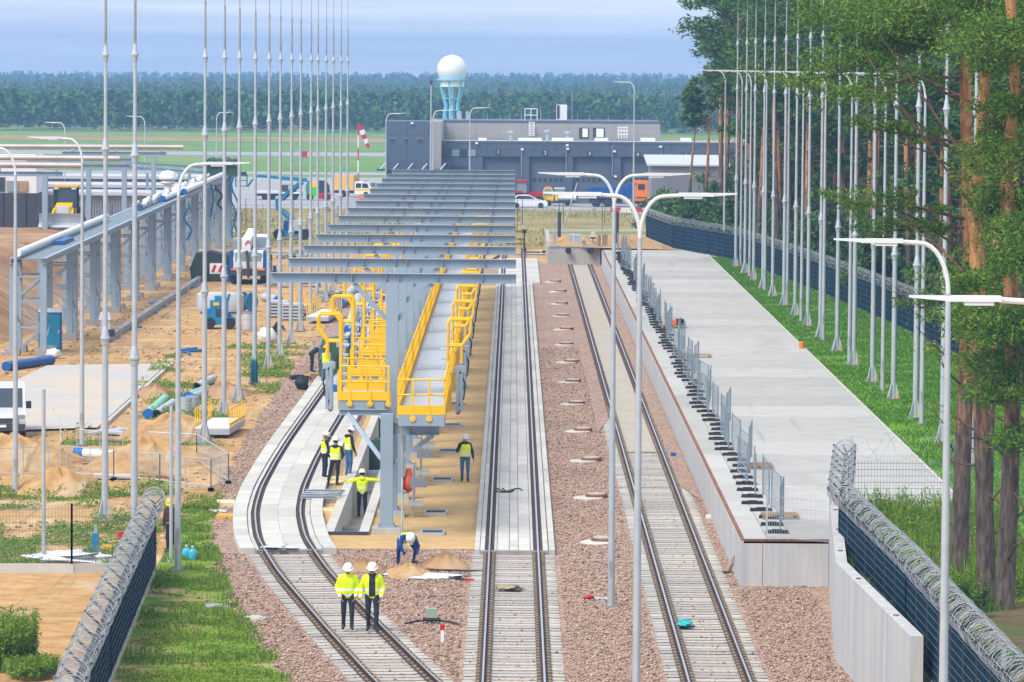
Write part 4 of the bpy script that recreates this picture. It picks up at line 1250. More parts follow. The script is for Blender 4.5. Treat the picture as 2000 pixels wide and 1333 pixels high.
def cage_ladder(u0, u1, v0, v1, vtop):
    l = MB(); a, b = P(u0, v0, YU - .5), P(u1, v1, YU - .5)
    for x in (a.x, b.x): l.tube([(x, YU - .5, a.z), (x, YU - .5, b.z)], .05, 5)
    n = 9
    for k in range(n): z = a.z + (b.z - a.z) * (k + .5) / n; l.tube([(a.x, YU - .5, z), (b.x, YU - .5, z)], .04, 5)
    tp = P(u0, vtop, YU - .5).z; xa = P(u0 - 9, v0, YU).x; xb = P(u1 + 6, v0, YU).x
    for x in (xa, (xa + xb) / 2, xb): l.tube([(x, YU + .5, a.z - .2), (x, YU + .5, tp)], .05, 5)
    for z in (tp, (tp + a.z) / 2): l.tube([(xa, YU + .5, z), (xb, YU + .5, z)], .05, 5)
    l.build('roof_ladder', M_WHITE, FS)
cage_ladder(1034, 1043, 238, 266, 213)
mb = MB()
for k in range(4):
    a, b = P(1208 + k * 5.5, 248, YG + 8), P(1208 + k * 5.5, 271, YG + 8); mb.tube([a, b], .05, 5)
for v in (249, 256, 263): mb.tube([P(1206, v, YG + 8), P(1227, v, YG + 8)], .05, 5)
mb.build('roof_rack', M_WHITE, FS)
for u, v in ((952, 223), (996, 222), (1018, 210), (1056, 208), (1128, 222), (1117, 178), (1151, 224), (1188, 226), (1254, 228), (1338, 224)):
    a = P(u, 240, YU + 5); b = P(u, v, YU + 5); mb = MB(); mb.tube([a, b], [.05, .02], 5); mb.build('lightning_rod', M_GALV, FS)
for u, v0 in ((898, 218), (913, 218)): wall_box(FS, 'exhaust_stack', u - 3.5, v0, u + 3.5, 238, YU + 6, .5, M_GALV)

SH = thing('corrugated_shed', 'grey corrugated shed with a pale sloping roof right of the garage doors', 'shed', (0, 0, 0))
YS = 492.0
a, b = P(1269, 324, YS), P(1420, 318, YS)
mb = MB(); mb.box(((a.x + b.x) / 2 + .1, YS + 6, a.z / 2), (b.x - a.x - .2, 11.6, a.z)); mb.build('wall_core', M_CORR, SH)
n = 44
for k in range(n):
    x = a.x + (b.x - a.x) * (k + .5) / n; mb = MB(); mb.box((x, YS + .1, a.z / 2), ((b.x - a.x) / n * .55, .14, a.z)); mb.build('wall_rib', M_CORR, SH, fix=False)
mb = MB(); mb.prism([(YS - .3, a.z - .02), (YS + 12.5, a.z + .75), (YS + 12.5, a.z + .95), (YS - .3, a.z + .16)], a.x - .3, b.x + .3, 'x'); mb.build('roof', M_ROOFW, SH)

# radar tower
RX = P(883, 137, 700)
t = thing('radar_tower', 'white radar dome on flared pale blue legs behind the grey building', 'radar tower', (RX.x, 700, 0))
mb = MB(); prof = [(2.27 * math.cos(a), RX.z + 2.27 * math.sin(a)) for a in np.linspace(-.62, PI / 2 - .001, 18)]; prof.append((0, RX.z + 2.27)); mb.lathe(prof, 32); mb.build('dome', M_WHITE, t, smooth=True)
mb = MB(); mb.tube([(0, 0, RX.z + 2.2), (0, 0, RX.z + 2.5)], .06, 6); mb.build('finial', M_WHITE, t)
zc = P(883, 157, 700).z; zb = P(883, 170, 700).z
mb = MB(); mb.lathe([(1.85, zb), (1.85, zc - .05), (1.95, zc - .02)], 28); mb.build('collar', M_WHITE, t)
M_PALEBLUE = mat('pale_blue_steel', (.22, .52, .74), .5)
mb = MB(); mb.lathe([(2.0, zc - .08), (2.3, zc - .04), (2.3, zc + .2), (2.0, zc + .24)], 28); mb.build('ring_beam', M_PALEBLUE, t)
for k in range(6):
    an = k * PI / 3 + .3; c, s = math.cos(an), math.sin(an)
    mb = MB(); mb.tube([(1.95 * c, 1.95 * s, zc), (1.62 * c, 1.62 * s, zb - .6), (1.05 * c, 1.05 * s, zb - 2.9), (1.25 * c, 1.25 * s, zb - 4.6), (1.7 * c, 1.7 * s, 0)], .17, 6); mb.build('leg', M_PALEBLUE, t)
for z in (zb - 1.8, zb - 3.6, zb - 5.2):
    mb = MB(); mb.lathe([(.9, z), (1.25, z), (1.25, z + .12), (.9, z + .12)], 16); mb.build('tie_ring', M_PALEBLUE, t)
mb = MB(); mb.tube([(0, 0, 0), (0, 0, zb)], .22, 8); mb.build('shaft', M_WHITE, t)
# windsock
p = P(700, 240, 600)
t = thing('windsock', 'drooping red and white windsock on a striped pole before the meadow', 'windsock', (p.x, 600, 0))
for k in range(5):
    mb = MB(); mb.tube([(0, 0, k * p.z / 5), (0, 0, (k + 1) * p.z / 5)], .09, 8); mb.build('pole_segment', M_RED if k % 2 == 0 else M_WHITE, t)
mb = MB(); mb.box((0, 0, p.z + .1), (.8, .1, .15)); mb.build('lamp_bar', M_DARK, t)
d = P(720, 289, 600) - P(703, 246, 600)
q0 = P(703, 246, 600) - Vector((p.x, 600, 0))
for k in range(5):
    a, b = q0 + d * (k / 5), q0 + d * ((k + 1) / 5); mb = MB(); mb.tube([a, b], [.42 - .04 * k, .38 - .04 * k], 10); mb.build('sock_band', M_RED if k % 2 == 0 else M_WHITE, t)
p = P(595, 314, 770)
t = thing('taxiway_sign', 'small red taxiway sign on the meadow between the masts', 'sign', (p.x, 770, 0))
mb = MB(); mb.box((0, 0, .75), (.9, .2, 1.0)); mb.build('board', M_RED, t); mb = MB(); mb.box((-.3, 0, .15), (.08, .1, .4)); mb.box((.3, 0, .15), (.08, .1, .4)); mb.build('legs', M_DARK, t)

# ================================================================== FAR WOODS AND HILLS
def hill_z(x, y):
    return -1.2 + 1.6 * min(1, max(0, (y - 1300) / 2600)) + .8 * math.sin(x * .006 + 1) * min(1, max(0, (y - 1500) / 1200))
V, F = [], []
xs = np.linspace(-1050, 1050, 41); ys = np.linspace(1185, 4690, 41)
for y in ys:
    for x in xs: V.append((x, y, hill_z(x, y) if y < 4600 else -4))
for j in range(40):
    for i in range(40): a = j * 41 + i; F.append((a, a + 1, a + 42, a + 41))
M_HILL = mat('hill_soil', (.03, .05, .018), .95)
np_mesh('hills', V, F, M_HILL, kind='structure', smooth=True)
M_FARLEAF = island_mat('far_leaves', [(.035, .095, .02), (.05, .125, .025), (.07, .155, .028), (.06, .14, .035), (.09, .18, .035)])
def far_wood(name, label, n, y0, y1, hw, h0, h1, seed, per):
    rr = np.random.RandomState(seed)
    y = y0 * (y1 / y0) ** rr.rand(n); x = (rr.rand(n) * 2 - 1) * hw * y / y0
    h = h0 + (h1 - h0) * rr.rand(n) ** 1.4
    z = np.array([hill_z(a, b) for a, b in zip(x, y)]); z = np.where(y < 1190, 0, z)
    con = rr.rand(n) < .45
    t = rr.rand(n, per) ** .8; ang = rr.rand(n, per) * 2 * PI
    rad = np.where(con[:, None], (1 - t) * .26 + .03, .34 * np.sqrt(np.clip(1 - (2 * t - 1.05) ** 2, .02, 1))) * (.6 + .4 * rr.rand(n, per))
    lump = 1 + .35 * np.sin(ang * 3 + rr.rand(n, 1) * 6) * np.cos(t * 9 + rr.rand(n, 1) * 6)
    rad = rad * lump * h[:, None] * .9
    C = np.stack([x[:, None] + rad * np.cos(ang), y[:, None] + rad * np.sin(ang), z[:, None] + h[:, None] * (.12 + .88 * t)], -1).reshape(-1, 3)
    s = np.repeat(h * .07, per)[:, None] * (.7 + .8 * rr.rand(n * per, 1))
    a = rr.randn(n * per, 3); a /= np.linalg.norm(a, axis=1)[:, None]; b = np.cross(a, rr.randn(n * per, 3)); b /= np.linalg.norm(b, axis=1)[:, None]
    Vv = np.stack([C - a * s, C + b * s, C + a * s, C - b * s], 1).reshape(-1, 3)
    Ff = np.arange(len(Vv)).reshape(-1, 4)
    tag(np_mesh(name, Vv, Ff, M_FARLEAF, kind='stuff'), label, 'wood')
far_wood('far_wood', 'hazy mixed wood behind the airfield meadow', 2300, 1062, 1260, 165, 5.5, 9.0, 1, 90)
far_wood('hillside_wood', 'blue hazy forest rising to the horizon', 5600, 1230, 4500, 175, 6.0, 9.5, 2, 60)

# ================================================================== LEFT INDUSTRIAL SITE
def col_rect(mb, x, y, z0, z1, w=.36): mb.ibeam((x, y, z0), (x, y, z1), w, w, .03, .02, up=(0, 1, 0))
# pipe rack (long trestle)
t = thing('pipe_rack', 'long grey steel pipe rack with grating deck and braced legs on the left', 'pipe rack', (0, 0, 0))
RX0, RX1, RY0, RY1 = -26.75, -25.0, 246.0, 410.0
RZ = lambda y: 5.15 + (y - 246) * .0042
n = 28
for k in range(n):
    a, b = RY0 + (RY1 - RY0) * k / n, RY0 + (RY1 - RY0) * (k + 1) / n
    mb = MB(); mb.bar(((RX0 + RX1) / 2, a + .03, RZ(a)), ((RX0 + RX1) / 2, b - .03, RZ(b)), RX1 - RX0 - .2, .05); mb.build('deck_panel', M_RACK, t, fix=False)
for x in (RX0, RX1):
    mb = MB(); mb.ibeam((x, RY0 - .3, RZ(RY0) - .1), (x, RY1, RZ(RY1) - .1), .30, .22, .02, .014); mb.build('long_beam', M_STEEL, t)
yy = RY0; pr = None; k = 0
ys_ = []
while yy < RY1: ys_.append(yy); ys_.append(yy + 3.4); yy += 14.5
for k, yy in enumerate(ys_):
    zt = RZ(yy) - .25; zl = 0.0 if True else 0
    for x, z0 in ((RX0 + .05, .1), (RX1 - .05, 0)):
        mb = MB(); col_rect(mb, x, yy, z0 - .2, zt, .34 if k % 2 == 0 else .26); mb.build('leg', M_STEEL, t, fix=False)
        mb = MB(); mb.box((x, yy, .1), (.8, .8, .5)); mb.build('footing', M_CONCD, t, fix=False)
    for z in (1.5, 2.9, 4.2):
        mb = MB(); mb.bar((RX0 + .1, yy, z), (RX1 - .1, yy, z), .09, .09); mb.build('cross_member', M_STEEL, t, fix=False)
    for z, s in ((.1, 0), (1.5, 1), (2.9, 0)):
        a, b = (RX0 + .1, RX1 - .1) if s == 0 else (RX1 - .1, RX0 + .1)
        mb = MB(); mb.bar((a, yy, z), (b, yy, z + 1.4), .07, .07, up=(0, 1, 0)); mb.build('diagonal', M_STEEL, t, fix=False)
    if k % 2 == 0:
        for x in (RX0 + .05, RX1 - .05):
            for z, s in ((.3, 0), (1.6, 1), (2.9, 0), (4.0, 1)):
                p, q = (yy, yy + 3.4) if s == 0 else (yy + 3.4, yy)
                mb = MB(); mb.bar((x, p, z), (x, q, z + 1.2), .06, .06, up=(1, 0, 0)); mb.build('diagonal', M_STEEL, t, fix=False)
mb = MB(); mb.tube([(RX0 + .3, RY0, RZ(RY0) + .3), (RX0 + .3, 300, RZ(300) + .3)], .2, 10)
tag(mb.build('insulated_pipe', M_WHITE, smooth=True), 'white insulated pipe lying along the near end of the pipe rack', 'pipe')
mb = MB(); mb.box((-25.9, 266, RZ(266) + .12), (.5, 6.5, .25)); tag(mb.build('folded_tarpaulin', M_BLUE2), 'blue tarpaulin strip lying on the pipe rack deck', 'tarpaulin')
for k, (y0, y1, z, xo) in enumerate(((318, 352, .22, -.95), (336, 372, .25, -.55), (352, 400, .3, -.15))):
    t2 = thing('capped_pipe', ['white capped pipe nearest on the pipe rack deck', 'middle white capped pipe on the pipe rack deck', 'farthest white capped pipe on the pipe rack deck'][k], 'pipe', (0, 0, 0), 0, 'white capped pipes on the rack')
    x = RX1 + xo; mb = MB(); mb.tube([(x, y0, RZ(y0) + z), (x, y1, RZ(y1) + z)], .21, 10); mb.build('pipe', M_WHITE, t2, smooth=True)
    mb = MB(); mb.tube([(x, y0 - .02, RZ(y0) + z), (x, y0 + .5, RZ(y0) + z)], .235, 10); mb.build('cap', M_CAPBLUE, t2)
rr = random.Random(2)
for k in range(16):
    y = 318 + k * 4.6; mb = MB(); z = RZ(y) + .35
    mb.tube([(RX0 + .5 + .45 * (k % 2), y, z), (RX0 + .9 + .3 * (k % 2), y, z + .28), (RX0 + 1.2, y + .6, z - .1)], .13, 7)
    o = mb.build('pipe_bend', M_WHITE if k % 3 else M_PIPEG); tag(o, nth(k) + ' pipe bend from the near end of the group on the rack deck', 'pipe', 'pipe bends on the rack deck')
# T columns carrying three long pipes
for k, (u, vt, Y) in enumerate(((88, 345, 349), (173, 330, 378), (243, 318, 398), (300, 305, 428))):
    p = P(u, vt, Y)
    t2 = thing('tee_column', nth(k) + ' grey steel T column from the camera among the long horizontal pipes', 'column', (p.x, Y, 0), 0, 'T columns carrying pipes')
    mb = MB(); col_rect(mb, 0, 0, 2.6, p.z, .42); mb.build('column', M_STEEL, t2)
    ru = (37, 80, 12, 26)[k]; a = -8.5; b = (1.35, 3.4, 1.0, 1.2)[k]
    mb = MB(); mb.ibeam((a, 0, p.z + .18), (b, 0, p.z + .18), .36, .26, .025, .016); mb.build('cross_beam', M_STEEL, t2)
    for x in (a + 1, -3.5, b - .5):
        mb = MB(); mb.box((x, 0, p.z + .5), (.3, .22, .28)); mb.build('saddle', M_STEEL, t2)
for k, (u1, v, Y) in enumerate(((160, 324, 352), (234, 310, 381), (358, 288, 431))):
    a, b = P(-60, v - 2, Y), P(u1, v, Y); mb = MB(); mb.tube([a, b], .22, 12)
    tag(mb.build('long_pipe', M_BRASS, smooth=True), ['lowest and nearest of the three long horizontal pipes at left', 'middle one of the three long horizontal pipes at left', 'topmost and farthest of the three long horizontal pipes at left'][k], 'pipe', 'long horizontal pipes')
# second rack behind, running right
t2 = thing('pipe_bridge', 'second grey pipe bridge behind the T columns running to the right', 'pipe bridge', (0, 0, 0))
for k, (u0, u1, v0, v1, Y) in enumerate(((238, 420, 318, 330, 450), (238, 420, 326, 340, 448), (200, 300, 329, 331, 446))):
    a, b = P(u0, v0, Y), P(u1, v1, Y); mb = MB(); mb.ibeam(a, b, .3, .22); mb.build('girder', M_STEEL, t2)
for k in range(7):
    a, b = P(240 + k * 28, 320 + k * 1.9, 450), P(254 + k * 28, 330 + k * 1.9, 448); mb = MB(); mb.bar(a, b, .1, .1); mb.build('lattice', M_STEEL, t2)
for u in (262, 288, 350, 370):
    a = P(u, 338, 449); mb = MB(); mb.bar((a.x, 449, 2), (a.x, 449, a.z), .3, .3); mb.build('leg', M_STEEL, t2)
# ribbed silos wall
t2 = thing('ribbed_building', 'long low grey ribbed building with pale bands behind the loader', 'building', (0, 0, 0))
for (v0, v1, Y, z0) in ((346, 366, 470, 1), (363, 380, 455, 1), (378, 418, 440, 1)):
    a, b = P(68, v0, Y), P(420 if Y > 450 else 372, v0, Y); c = P(68, v0 + 6.5, Y)
    mb = MB(); mb.box(((a.x + b.x) / 2, Y + 5, (1 + a.z) / 2), (b.x - a.x, 9.6, a.z - 1)); mb.build('wall', M_CORR, t2)
    mb = MB(); mb.box(((a.x + b.x) / 2, Y + 4.9, a.z), (b.x - a.x + .4, 10.4, .3)); mb.build('fascia_band', M_ROOFW, t2)
    n = 60
    for k in range(n):
        x = a.x + (b.x - a.x) * (k + .5) / n; mb = MB(); mb.box((x, Y + .16, (a.z + 1) / 2 - .3), ((b.x - a.x) / n * .5, .16, a.z - 1 - .6)); mb.build('wall_rib', M_CORR, t2, fix=False)
t2 = thing('site_office', 'white site office with dark windows at the left frame edge', 'site office', (0, 0, 0))
a, b = P(-60, 331, 436), P(70, 331, 436)
mb = MB(); mb.box(((a.x + b.x) / 2, 440, 4.2), (b.x - a.x, 7, (a.z - 1.2) * 2 - 3.4)); mb.build('wall', M_WHITE, t2)
mb = MB(); mb.box(((a.x + b.x) / 2, 440, a.z + .75), (b.x - a.x + .4, 7.4, .16)); mb.build('roof', M_ROOFW, t2)
for u0, u1, v0, v1, m in ((-14, 9.5, 346, 375, M_GLASS), (14, 54, 354, 376, M_GLASSL)):
    f = wall_box(t2, 'window', u0, v0, u1, v1, 436.35, .2, M_WOOD); wall_box(f, 'pane', u0 + 1.2, v0 + 1.2, (u0 + u1) / 2 + 1, v1 - 1.2, 436.3, .1, m); wall_box(f, 'pane', (u0 + u1) / 2 + 2, v0 + 1.2, u1 - 1, v1 - 1.2, 436.3, .1, M_WOOD if u1 > 20 else m)
t2 = thing('screen_curtain', 'black sheeting fence on the earth bank below the site office', 'screen', (0, 0, 0))
a, b = P(-60, 377, 362), P(72, 377, 362)
for k in range(6):
    x0, x1 = a.x + (b.x - a.x) * k / 6, a.x + (b.x - a.x) * (k + 1) / 6; mb = MB(); mb.box(((x0 + x1) / 2, 362 + .1 * (k % 2), (a.z + 2.6) / 2), (x1 - x0 + .02, .08, a.z - 2.6)); mb.build('sheet', M_DARK, t2)
mb = MB(); mb.box((b.x, 366, (a.z + 2.6) / 2), (.08, 8, a.z - 2.6)); mb.build('sheet', M_DARK, t2)
# white exhaust stack on the deck
p = P(328, 392, 372)
t2 = thing('exhaust_stack', 'white capped exhaust stack behind the pipe rack deck', 'stack', (p.x, 372, 0))
zt = P(328, 334, 372).z; z0 = P(328, 372, 372).z
mb = MB(); mb.tube([(0, 0, 0), (0, 0, zt - .6)], .32, 12); mb.build('pipe', M_WHITE, t2); mb = MB(); mb.lathe([(.65, zt - .75), (.75, zt - .6), (.62, zt - .25), (.45, zt - .05), (0, zt + .05)], 14); mb.lathe([(.5, zt - 1.1), (.6, zt - .95), (.5, zt - .8)], 14); mb.build('cowl', M_WHITE, t2)
# tarpaulin-covered load at the far end of the rack
p0, p1 = P(403, 345, 405), P(462, 312, 405)
t2 = thing('covered_load', 'dark green tarpaulin over a load at the far end of the pipe rack', 'tarpaulin', (0, 0, 0))
mb = MB(); rr = random.Random(8); n = 10
pl = [(p0.x, p0.z)] + [(p0.x + (p1.x - p0.x) * k / n, p1.z + rr.uniform(-.12, .12)) for k in range(n + 1)] + [(p1.x, p0.z)]
mb.prism(pl, 404, 411, 'y'); mb.build('tarpaulin', M_GREENT, t2)
mb = MB(); mb.tube([(p0.x - .4, 403.8, p1.z - .35), (p1.x + .3, 403.8, p1.z - .35)], .14, 6); mb.build('batten', M_PIPEG, t2)
# blue hoses hanging from the rack
for k, (u, v0, v1, Y) in enumerate(((413, 360, 600, 380), (362, 398, 470, 345), (450, 345, 465, 400), (456, 345, 455, 402), (425, 362, 412, 385))):
    a = P(u, v0, Y); b = P(u + (-18 if k == 0 else 8), v1, Y); rr = random.Random(k)
    pts = [a.lerp(b, j / 8) + Vector((.25 * math.sin(j * 1.2 + k), 0, 0)) for j in range(9)]
    for q in pts: q.z = max(q.z, .06)
    mb = MB(); mb.tube(pts, .09, 6); tag(mb.build('hanging_hose', M_BLUE if k != 4 else M_BLACK, smooth=True), ['long blue hose hanging from the rack to the sand', 'blue hose hanging at the middle of the pipe rack', 'left one of two blue hoses at the far rack end', 'right one of two blue hoses at the far rack end', 'black looped hose hanging beneath the rack deck'][k], 'hose', 'hoses hanging from the pipe rack')
# ================================================================== VEHICLES
def wheel(t, x, y, r, w=.3, rim=None, tyre=None):
    """axle along local y"""
    Mx = Matrix.Rotation(PI / 2, 3, 'X')
    mb = MB(); mb.lathe([(r * .55, -w / 2), (r * .93, -w / 2), (r, -w * .32), (r, w * .32), (r * .93, w / 2), (r * .55, w / 2)], 18, (x, y, r), M=Mx); o = mb.build('wheel', tyre or M_BLACK, t)
    mb = MB(); mb.lathe([(0, -w * .42), (r * .2, -w * .45), (r * .56, -w * .38), (r * .56, w * .38), (r * .2, w * .45), (0, w * .42)], 14, (x, y, r), M=Mx); mb.build('rim', rim or M_GALV2, o)
    return o
def bx(t, name, c, s, m, rz=0.0, taper=1.0):
    mb = MB(); mb.box(c, s, rz, taper=taper); return mb.build(name, m, t, fix=False)
def pr(t, name, poly, y0, y1, m):
    mb = MB(); mb.prism(poly, y0, y1, 'y'); return mb.build(name, m, t)
def at(u, v, z=0): return G(u, v, z)

# dump truck (side on, facing right)
g = at(1208, 405)
t = thing('dump_truck', 'dump truck with blue tipper body and orange cab facing right', 'truck', (g.x, g.y, 0), 0)
pr(t, 'chassis', [(-3.3, .55), (3.0, .55), (3.0, .95), (-3.3, .95)], -.5, .5, M_DARK)
pr(t, 'tipper_body', [(-3.4, 1.05), (1.5, 1.05), (1.55, 2.55), (1.15, 2.75), (1.0, 2.35), (-3.55, 2.2)], -1.22, 1.22, M_BLUE2)
for k in range(7): bx(t, 'body_rib', (-3.0 + k * .68, -1.26, 1.65), (.12, .1, 1.15), M_BLUE2)
bx(t, 'body_visor', (1.6, 0, 2.6), (.8, 2.4, .12), M_BLUE2)
pr(t, 'cab', [(1.75, .75), (3.45, .75), (3.5, 1.9), (3.38, 2.95), (1.75, 3.0)], -1.2, 1.2, M_ORANGE)
bx(t, 'side_window', (2.5, -1.215, 2.3), (.75, .04, .62), M_GLASS); bx(t, 'windscreen', (3.46, 0, 2.35), (.06, 2.0, .85), M_GLASSL); bx(t, 'grille', (3.5, 0, 1.4), (.06, 1.6, .6), M_DARK); bx(t, 'bumper', (3.45, 0, .72), (.3, 2.4, .36), M_DARK)
bx(t, 'front_corner_window', (3.3, -1.215, 2.35), (.25, .05, .7), M_GLASSL); bx(t, 'headlight', (3.56, -.95, .8), (.1, .3, .2), M_WHITE); bx(t, 'headlight', (3.56, .95, .8), (.1, .3, .2), M_WHITE)
bx(t, 'fuel_tank', (.9, -.95, .75), (1.0, .5, .5), M_GALV2)
for x in (-2.5, -1.2, 2.55):
    for y in (-1.02, 1.02): wheel(t, x, y, .53, .32)
bx(t, 'mudguard', (2.5, -1.05, 1.12), (1.25, .4, .1), M_DARK)
# red tractor
g = at(1024, 404)
t = thing('tractor', 'red farm tractor with glazed cab behind the white car', 'tractor', (g.x, g.y + 1, 0), R(8))
pr(t, 'bonnet', [(.2, .9), (2.0, .9), (2.05, 1.5), (.2, 1.75)], -.42, .42, M_RED); pr(t, 'cab_roof', [(-1.25, 2.72), (.35, 2.72), (.25, 2.95), (-1.2, 2.95)], -.85, .85, M_RED)
pr(t, 'cab_glass', [(-1.0, 1.5), (.25, 1.5), (.3, 2.7), (-1.15, 2.7)], -.72, .72, M_GLASSL)
for x in (-1.05, .22):
    for y in (-.74, .74): bx(t, 'pillar', (x, y, 2.1), (.09, .09, 1.25), M_DARK)
for s in (-1, 1): pr(t, 'fender', [(-1.75, 1.2), (-1.4, 1.75), (-.5, 1.8), (-.05, 1.3), (-.3, 1.55), (-1.3, 1.55)], s * .95 - .28, s * .95 + .28, M_RED)
for y in (-.95, .95): wheel(t, -.85, y, .85, .55, M_RED); wheel(t, 1.5, y, .6, .42, M_RED)
bx(t, 'chassis', (.4, 0, .8), (2.6, .6, .5), M_DARK)
# car
g = at(1032, 407)
t = thing('car', 'white hatchback car parked facing right before the red tractor', 'car', (g.x, g.y, 0), 0)
pr(t, 'body', [(-2.1, .25), (2.1, .25), (2.15, .6), (1.95, .82), (.95, 1.0), (-.1, 1.0), (-2.0, 1.0), (-2.15, .7)], -.87, .87, M_WHITE)
pr(t, 'cabin', [(-1.85, 1.0), (1.0, 1.0), (.15, 1.42), (-.2, 1.48), (-1.2, 1.45)], -.76, .76, M_WHITE)
pr(t, 'side_windows', [(-1.5, 1.04), (.75, 1.04), (.1, 1.36), (-1.15, 1.38)], -.775, .775, M_GLASS); pr(t, 'windscreen', [(.35, 1.03), (1.02, 1.03), (.22, 1.44), (.12, 1.38)], -.68, .68, M_GLASSL)
for x in (-1.3, 1.35):
    for y in (-.78, .78): wheel(t, x, y, .32, .22)
bx(t, 'headlight', (2.0, -.7, .72), (.3, .3, .14), M_GLASSL)
# yellow sweeper truck
g = at(1090, 403)
t = thing('sweeper_truck', 'small yellow municipal truck with a white cylinder tank and amber beacons', 'truck', (g.x, g.y, 0), 0)
pr(t, 'cab', [(-1.75, .55), (-.55, .55), (-.5, 1.2), (-.7, 2.05), (-1.55, 2.05), (-1.85, 1.15)], -.8, .8, M_YELLOW); pr(t, 'cab_glass', [(-1.62, 1.15), (-.64, 1.15), (-.76, 1.95), (-1.5, 1.95)], -.815, .815, M_GLASSL)
bx(t, 'beacon', (-1.15, 0, 2.13), (.5, .9, .14), M_ORANGE); pr(t, 'rear_cab', [(-.45, 1.1), (.75, 1.1), (.7, 1.95), (-.4, 1.95)], -.7, .7, M_GLASSL); bx(t, 'rear_roof', (.15, 0, 2.0), (1.2, 1.5, .1), M_WHITE)
bx(t, 'chassis', (.1, 0, .6), (3.6, 1.2, .4), M_DARK)
mb = MB(); mb.tube([(-.05, -.55, 1.0), (2.0, -.55, .95)], .28, 12); mb.build('tank', M_WHITE, t); bx(t, 'tank_band', (-.2, -.55, 1.0), (.3, .66, .75), M_YELLOW)
for x in (-1.1, 1.1):
    for y in (-.72, .72): wheel(t, x, y, .36, .25)
# stacked amber boards
g = at(1105, 384)
t = thing('beacon_stack', 'pair of yellow striped light columns beside the garage door', 'beacon', (g.x, g.y, 0))
for x in (-.17, .17):
    for k in range(6): bx(t, 'lamp_board', (x, 0, .18 + k * .24), (.26, .2, .2), M_YELLOW)
# barriers
for k, (u, v) in enumerate(((1203, 417), (1222, 418), (1243, 417), (1259, 408))):
    g = at(u, v); t = thing('water_barrier', ['leftmost red plastic road barrier in front of the dump truck', 'white plastic road barrier in front of the dump truck', 'long red plastic road barrier below the orange cab', 'tilted red and white road barrier at the shed corner'][k], 'barrier', (g.x, g.y, 0), 0, 'road barriers')
    pr(t, 'block', [(-.62, 0), (.62, 0), (.58, .35), (.5, .62), (-.5, .62), (-.58, .35)], -.22, .22, M_WHITE if k == 1 else M_RED)
    bx(t, 'foot', (0, 0, .05), (1.1, .5, .1), M_RED if k == 1 else M_WHITE)
# service van with orange box
g = at(697, 386)
t = thing('service_truck', 'white crew cab truck with a yellow box body and orange snow plough blade', 'truck', (g.x, g.y, 0), R(-18))
pr(t, 'box_body', [(-2.6, .9), (-.05, .9), (-.05, 2.65), (-2.6, 2.65)], -1.0, 1.0, mat('ochre_box', (.72, .42, .12), .5, var=.05))
pr(t, 'cab', [(.02, .45), (2.15, .45), (2.2, 1.05), (1.75, 1.85), (.02, 1.9)], -.9, .9, M_WHITE); pr(t, 'side_window', [(.2, 1.15), (.85, 1.15), (.85, 1.7), (.2, 1.7)], -.915, .915, M_GLASS); pr(t, 'side_window', [(.98, 1.15), (1.85, 1.15), (1.6, 1.7), (.98, 1.7)], -.915, .915, M_GLASS)
bx(t, 'yellow_stripe', (1.0, -.92, .95), (1.9, .02, .22), M_YELLOW); bx(t, 'windscreen', (2.0, 0, 1.45), (.12, 1.6, .55), M_GLASSL); bx(t, 'bonnet_stripe', (2.21, 0, 1.0), (.03, 1.4, .2), M_YELLOW); bx(t, 'bumper', (2.2, 0, .62), (.14, 1.8, .3), M_DARK)
bx(t, 'beacon', (1.1, 0, 1.95), (.5, .5, .1), M_RED); bx(t, 'chassis', (-1.2, 0, .65), (3.0, 1.0, .3), M_DARK)
for x in (-1.6, 1.45):
    for y in (-.8, .8): wheel(t, x, y, .36, .26)
g = at(714, 391)
t = thing('plough_blade', 'orange plough blade standing before the white crew cab truck', 'plough blade', (g.x, g.y, 0), R(-8))
pr(t, 'blade', [(-.75, 0), (.75, 0), (.75, .62), (-.75, .62)], -.1, .1, M_ORANGE); bx(t, 'cutting_edge', (0, -.04, .03), (1.5, .16, .07), M_DARK)
# green and yellow loader with red trailer
g = at(626, 392)
t = thing('loader_tractor', 'green and yellow municipal vehicle with dark glass cab behind the masts', 'vehicle', (g.x, g.y, 0))
M_LIME = mat('lime_green', (.05, .55, .03), .45)
pr(t, 'rear_body', [(-1.6, .4), (-1.05, .4), (-1.05, 2.2), (-1.45, 2.3), (-1.7, 1.6)], -.8, .8, mat('leaf_green', (.03, .25, .12), .5)); pr(t, 'lower_panel', [(-1.04, .45), (-.35, .45), (-.35, 1.5), (-1.04, 1.5)], -.85, .85, M_LIME); pr(t, 'upper_panel', [(-1.04, 1.52), (-.35, 1.52), (-.35, 2.15), (-1.04, 2.15)], -.85, .85, M_YELLOW)
pr(t, 'cab_glass', [(-.33, .9), (1.1, .9), (1.05, 1.7), (.7, 2.3), (-.33, 2.35)], -.8, .8, M_GLASS); pr(t, 'bonnet', [(-.2, .2), (1.2, .2), (1.2, .75), (.5, .85), (-.2, .85)], -.82, .82, M_RED)
for x in (-1.2, .7):
    for y in (-.75, .75): wheel(t, x, y, .4, .28)
g = at(545, 391)
t = thing('flatbed_trailer', 'long low white flatbed trailer behind the masts', 'trailer', (g.x, g.y, 0))
bx(t, 'bed', (-.1, 0, .85), (5.6, 2.2, .18), M_WHITE); bx(t, 'headboard', (1.2, 0, 1.3), (.1, 2.2, .8), M_WHITE); bx(t, 'dark_load', (1.0, 0, 1.35), (1.9, 1.8, .8), M_DARK); bx(t, 'side_rail', (-1.2, -1.12, 1.0), (3.2, .05, .25), M_WHITE); bx(t, 'chassis', (0, 0, .6), (5.4, .9, .25), M_DARK)
for x in (-1.6, -.8, 1.8):
    for y in (-.9, .9): wheel(t, x, y, .36, .25)

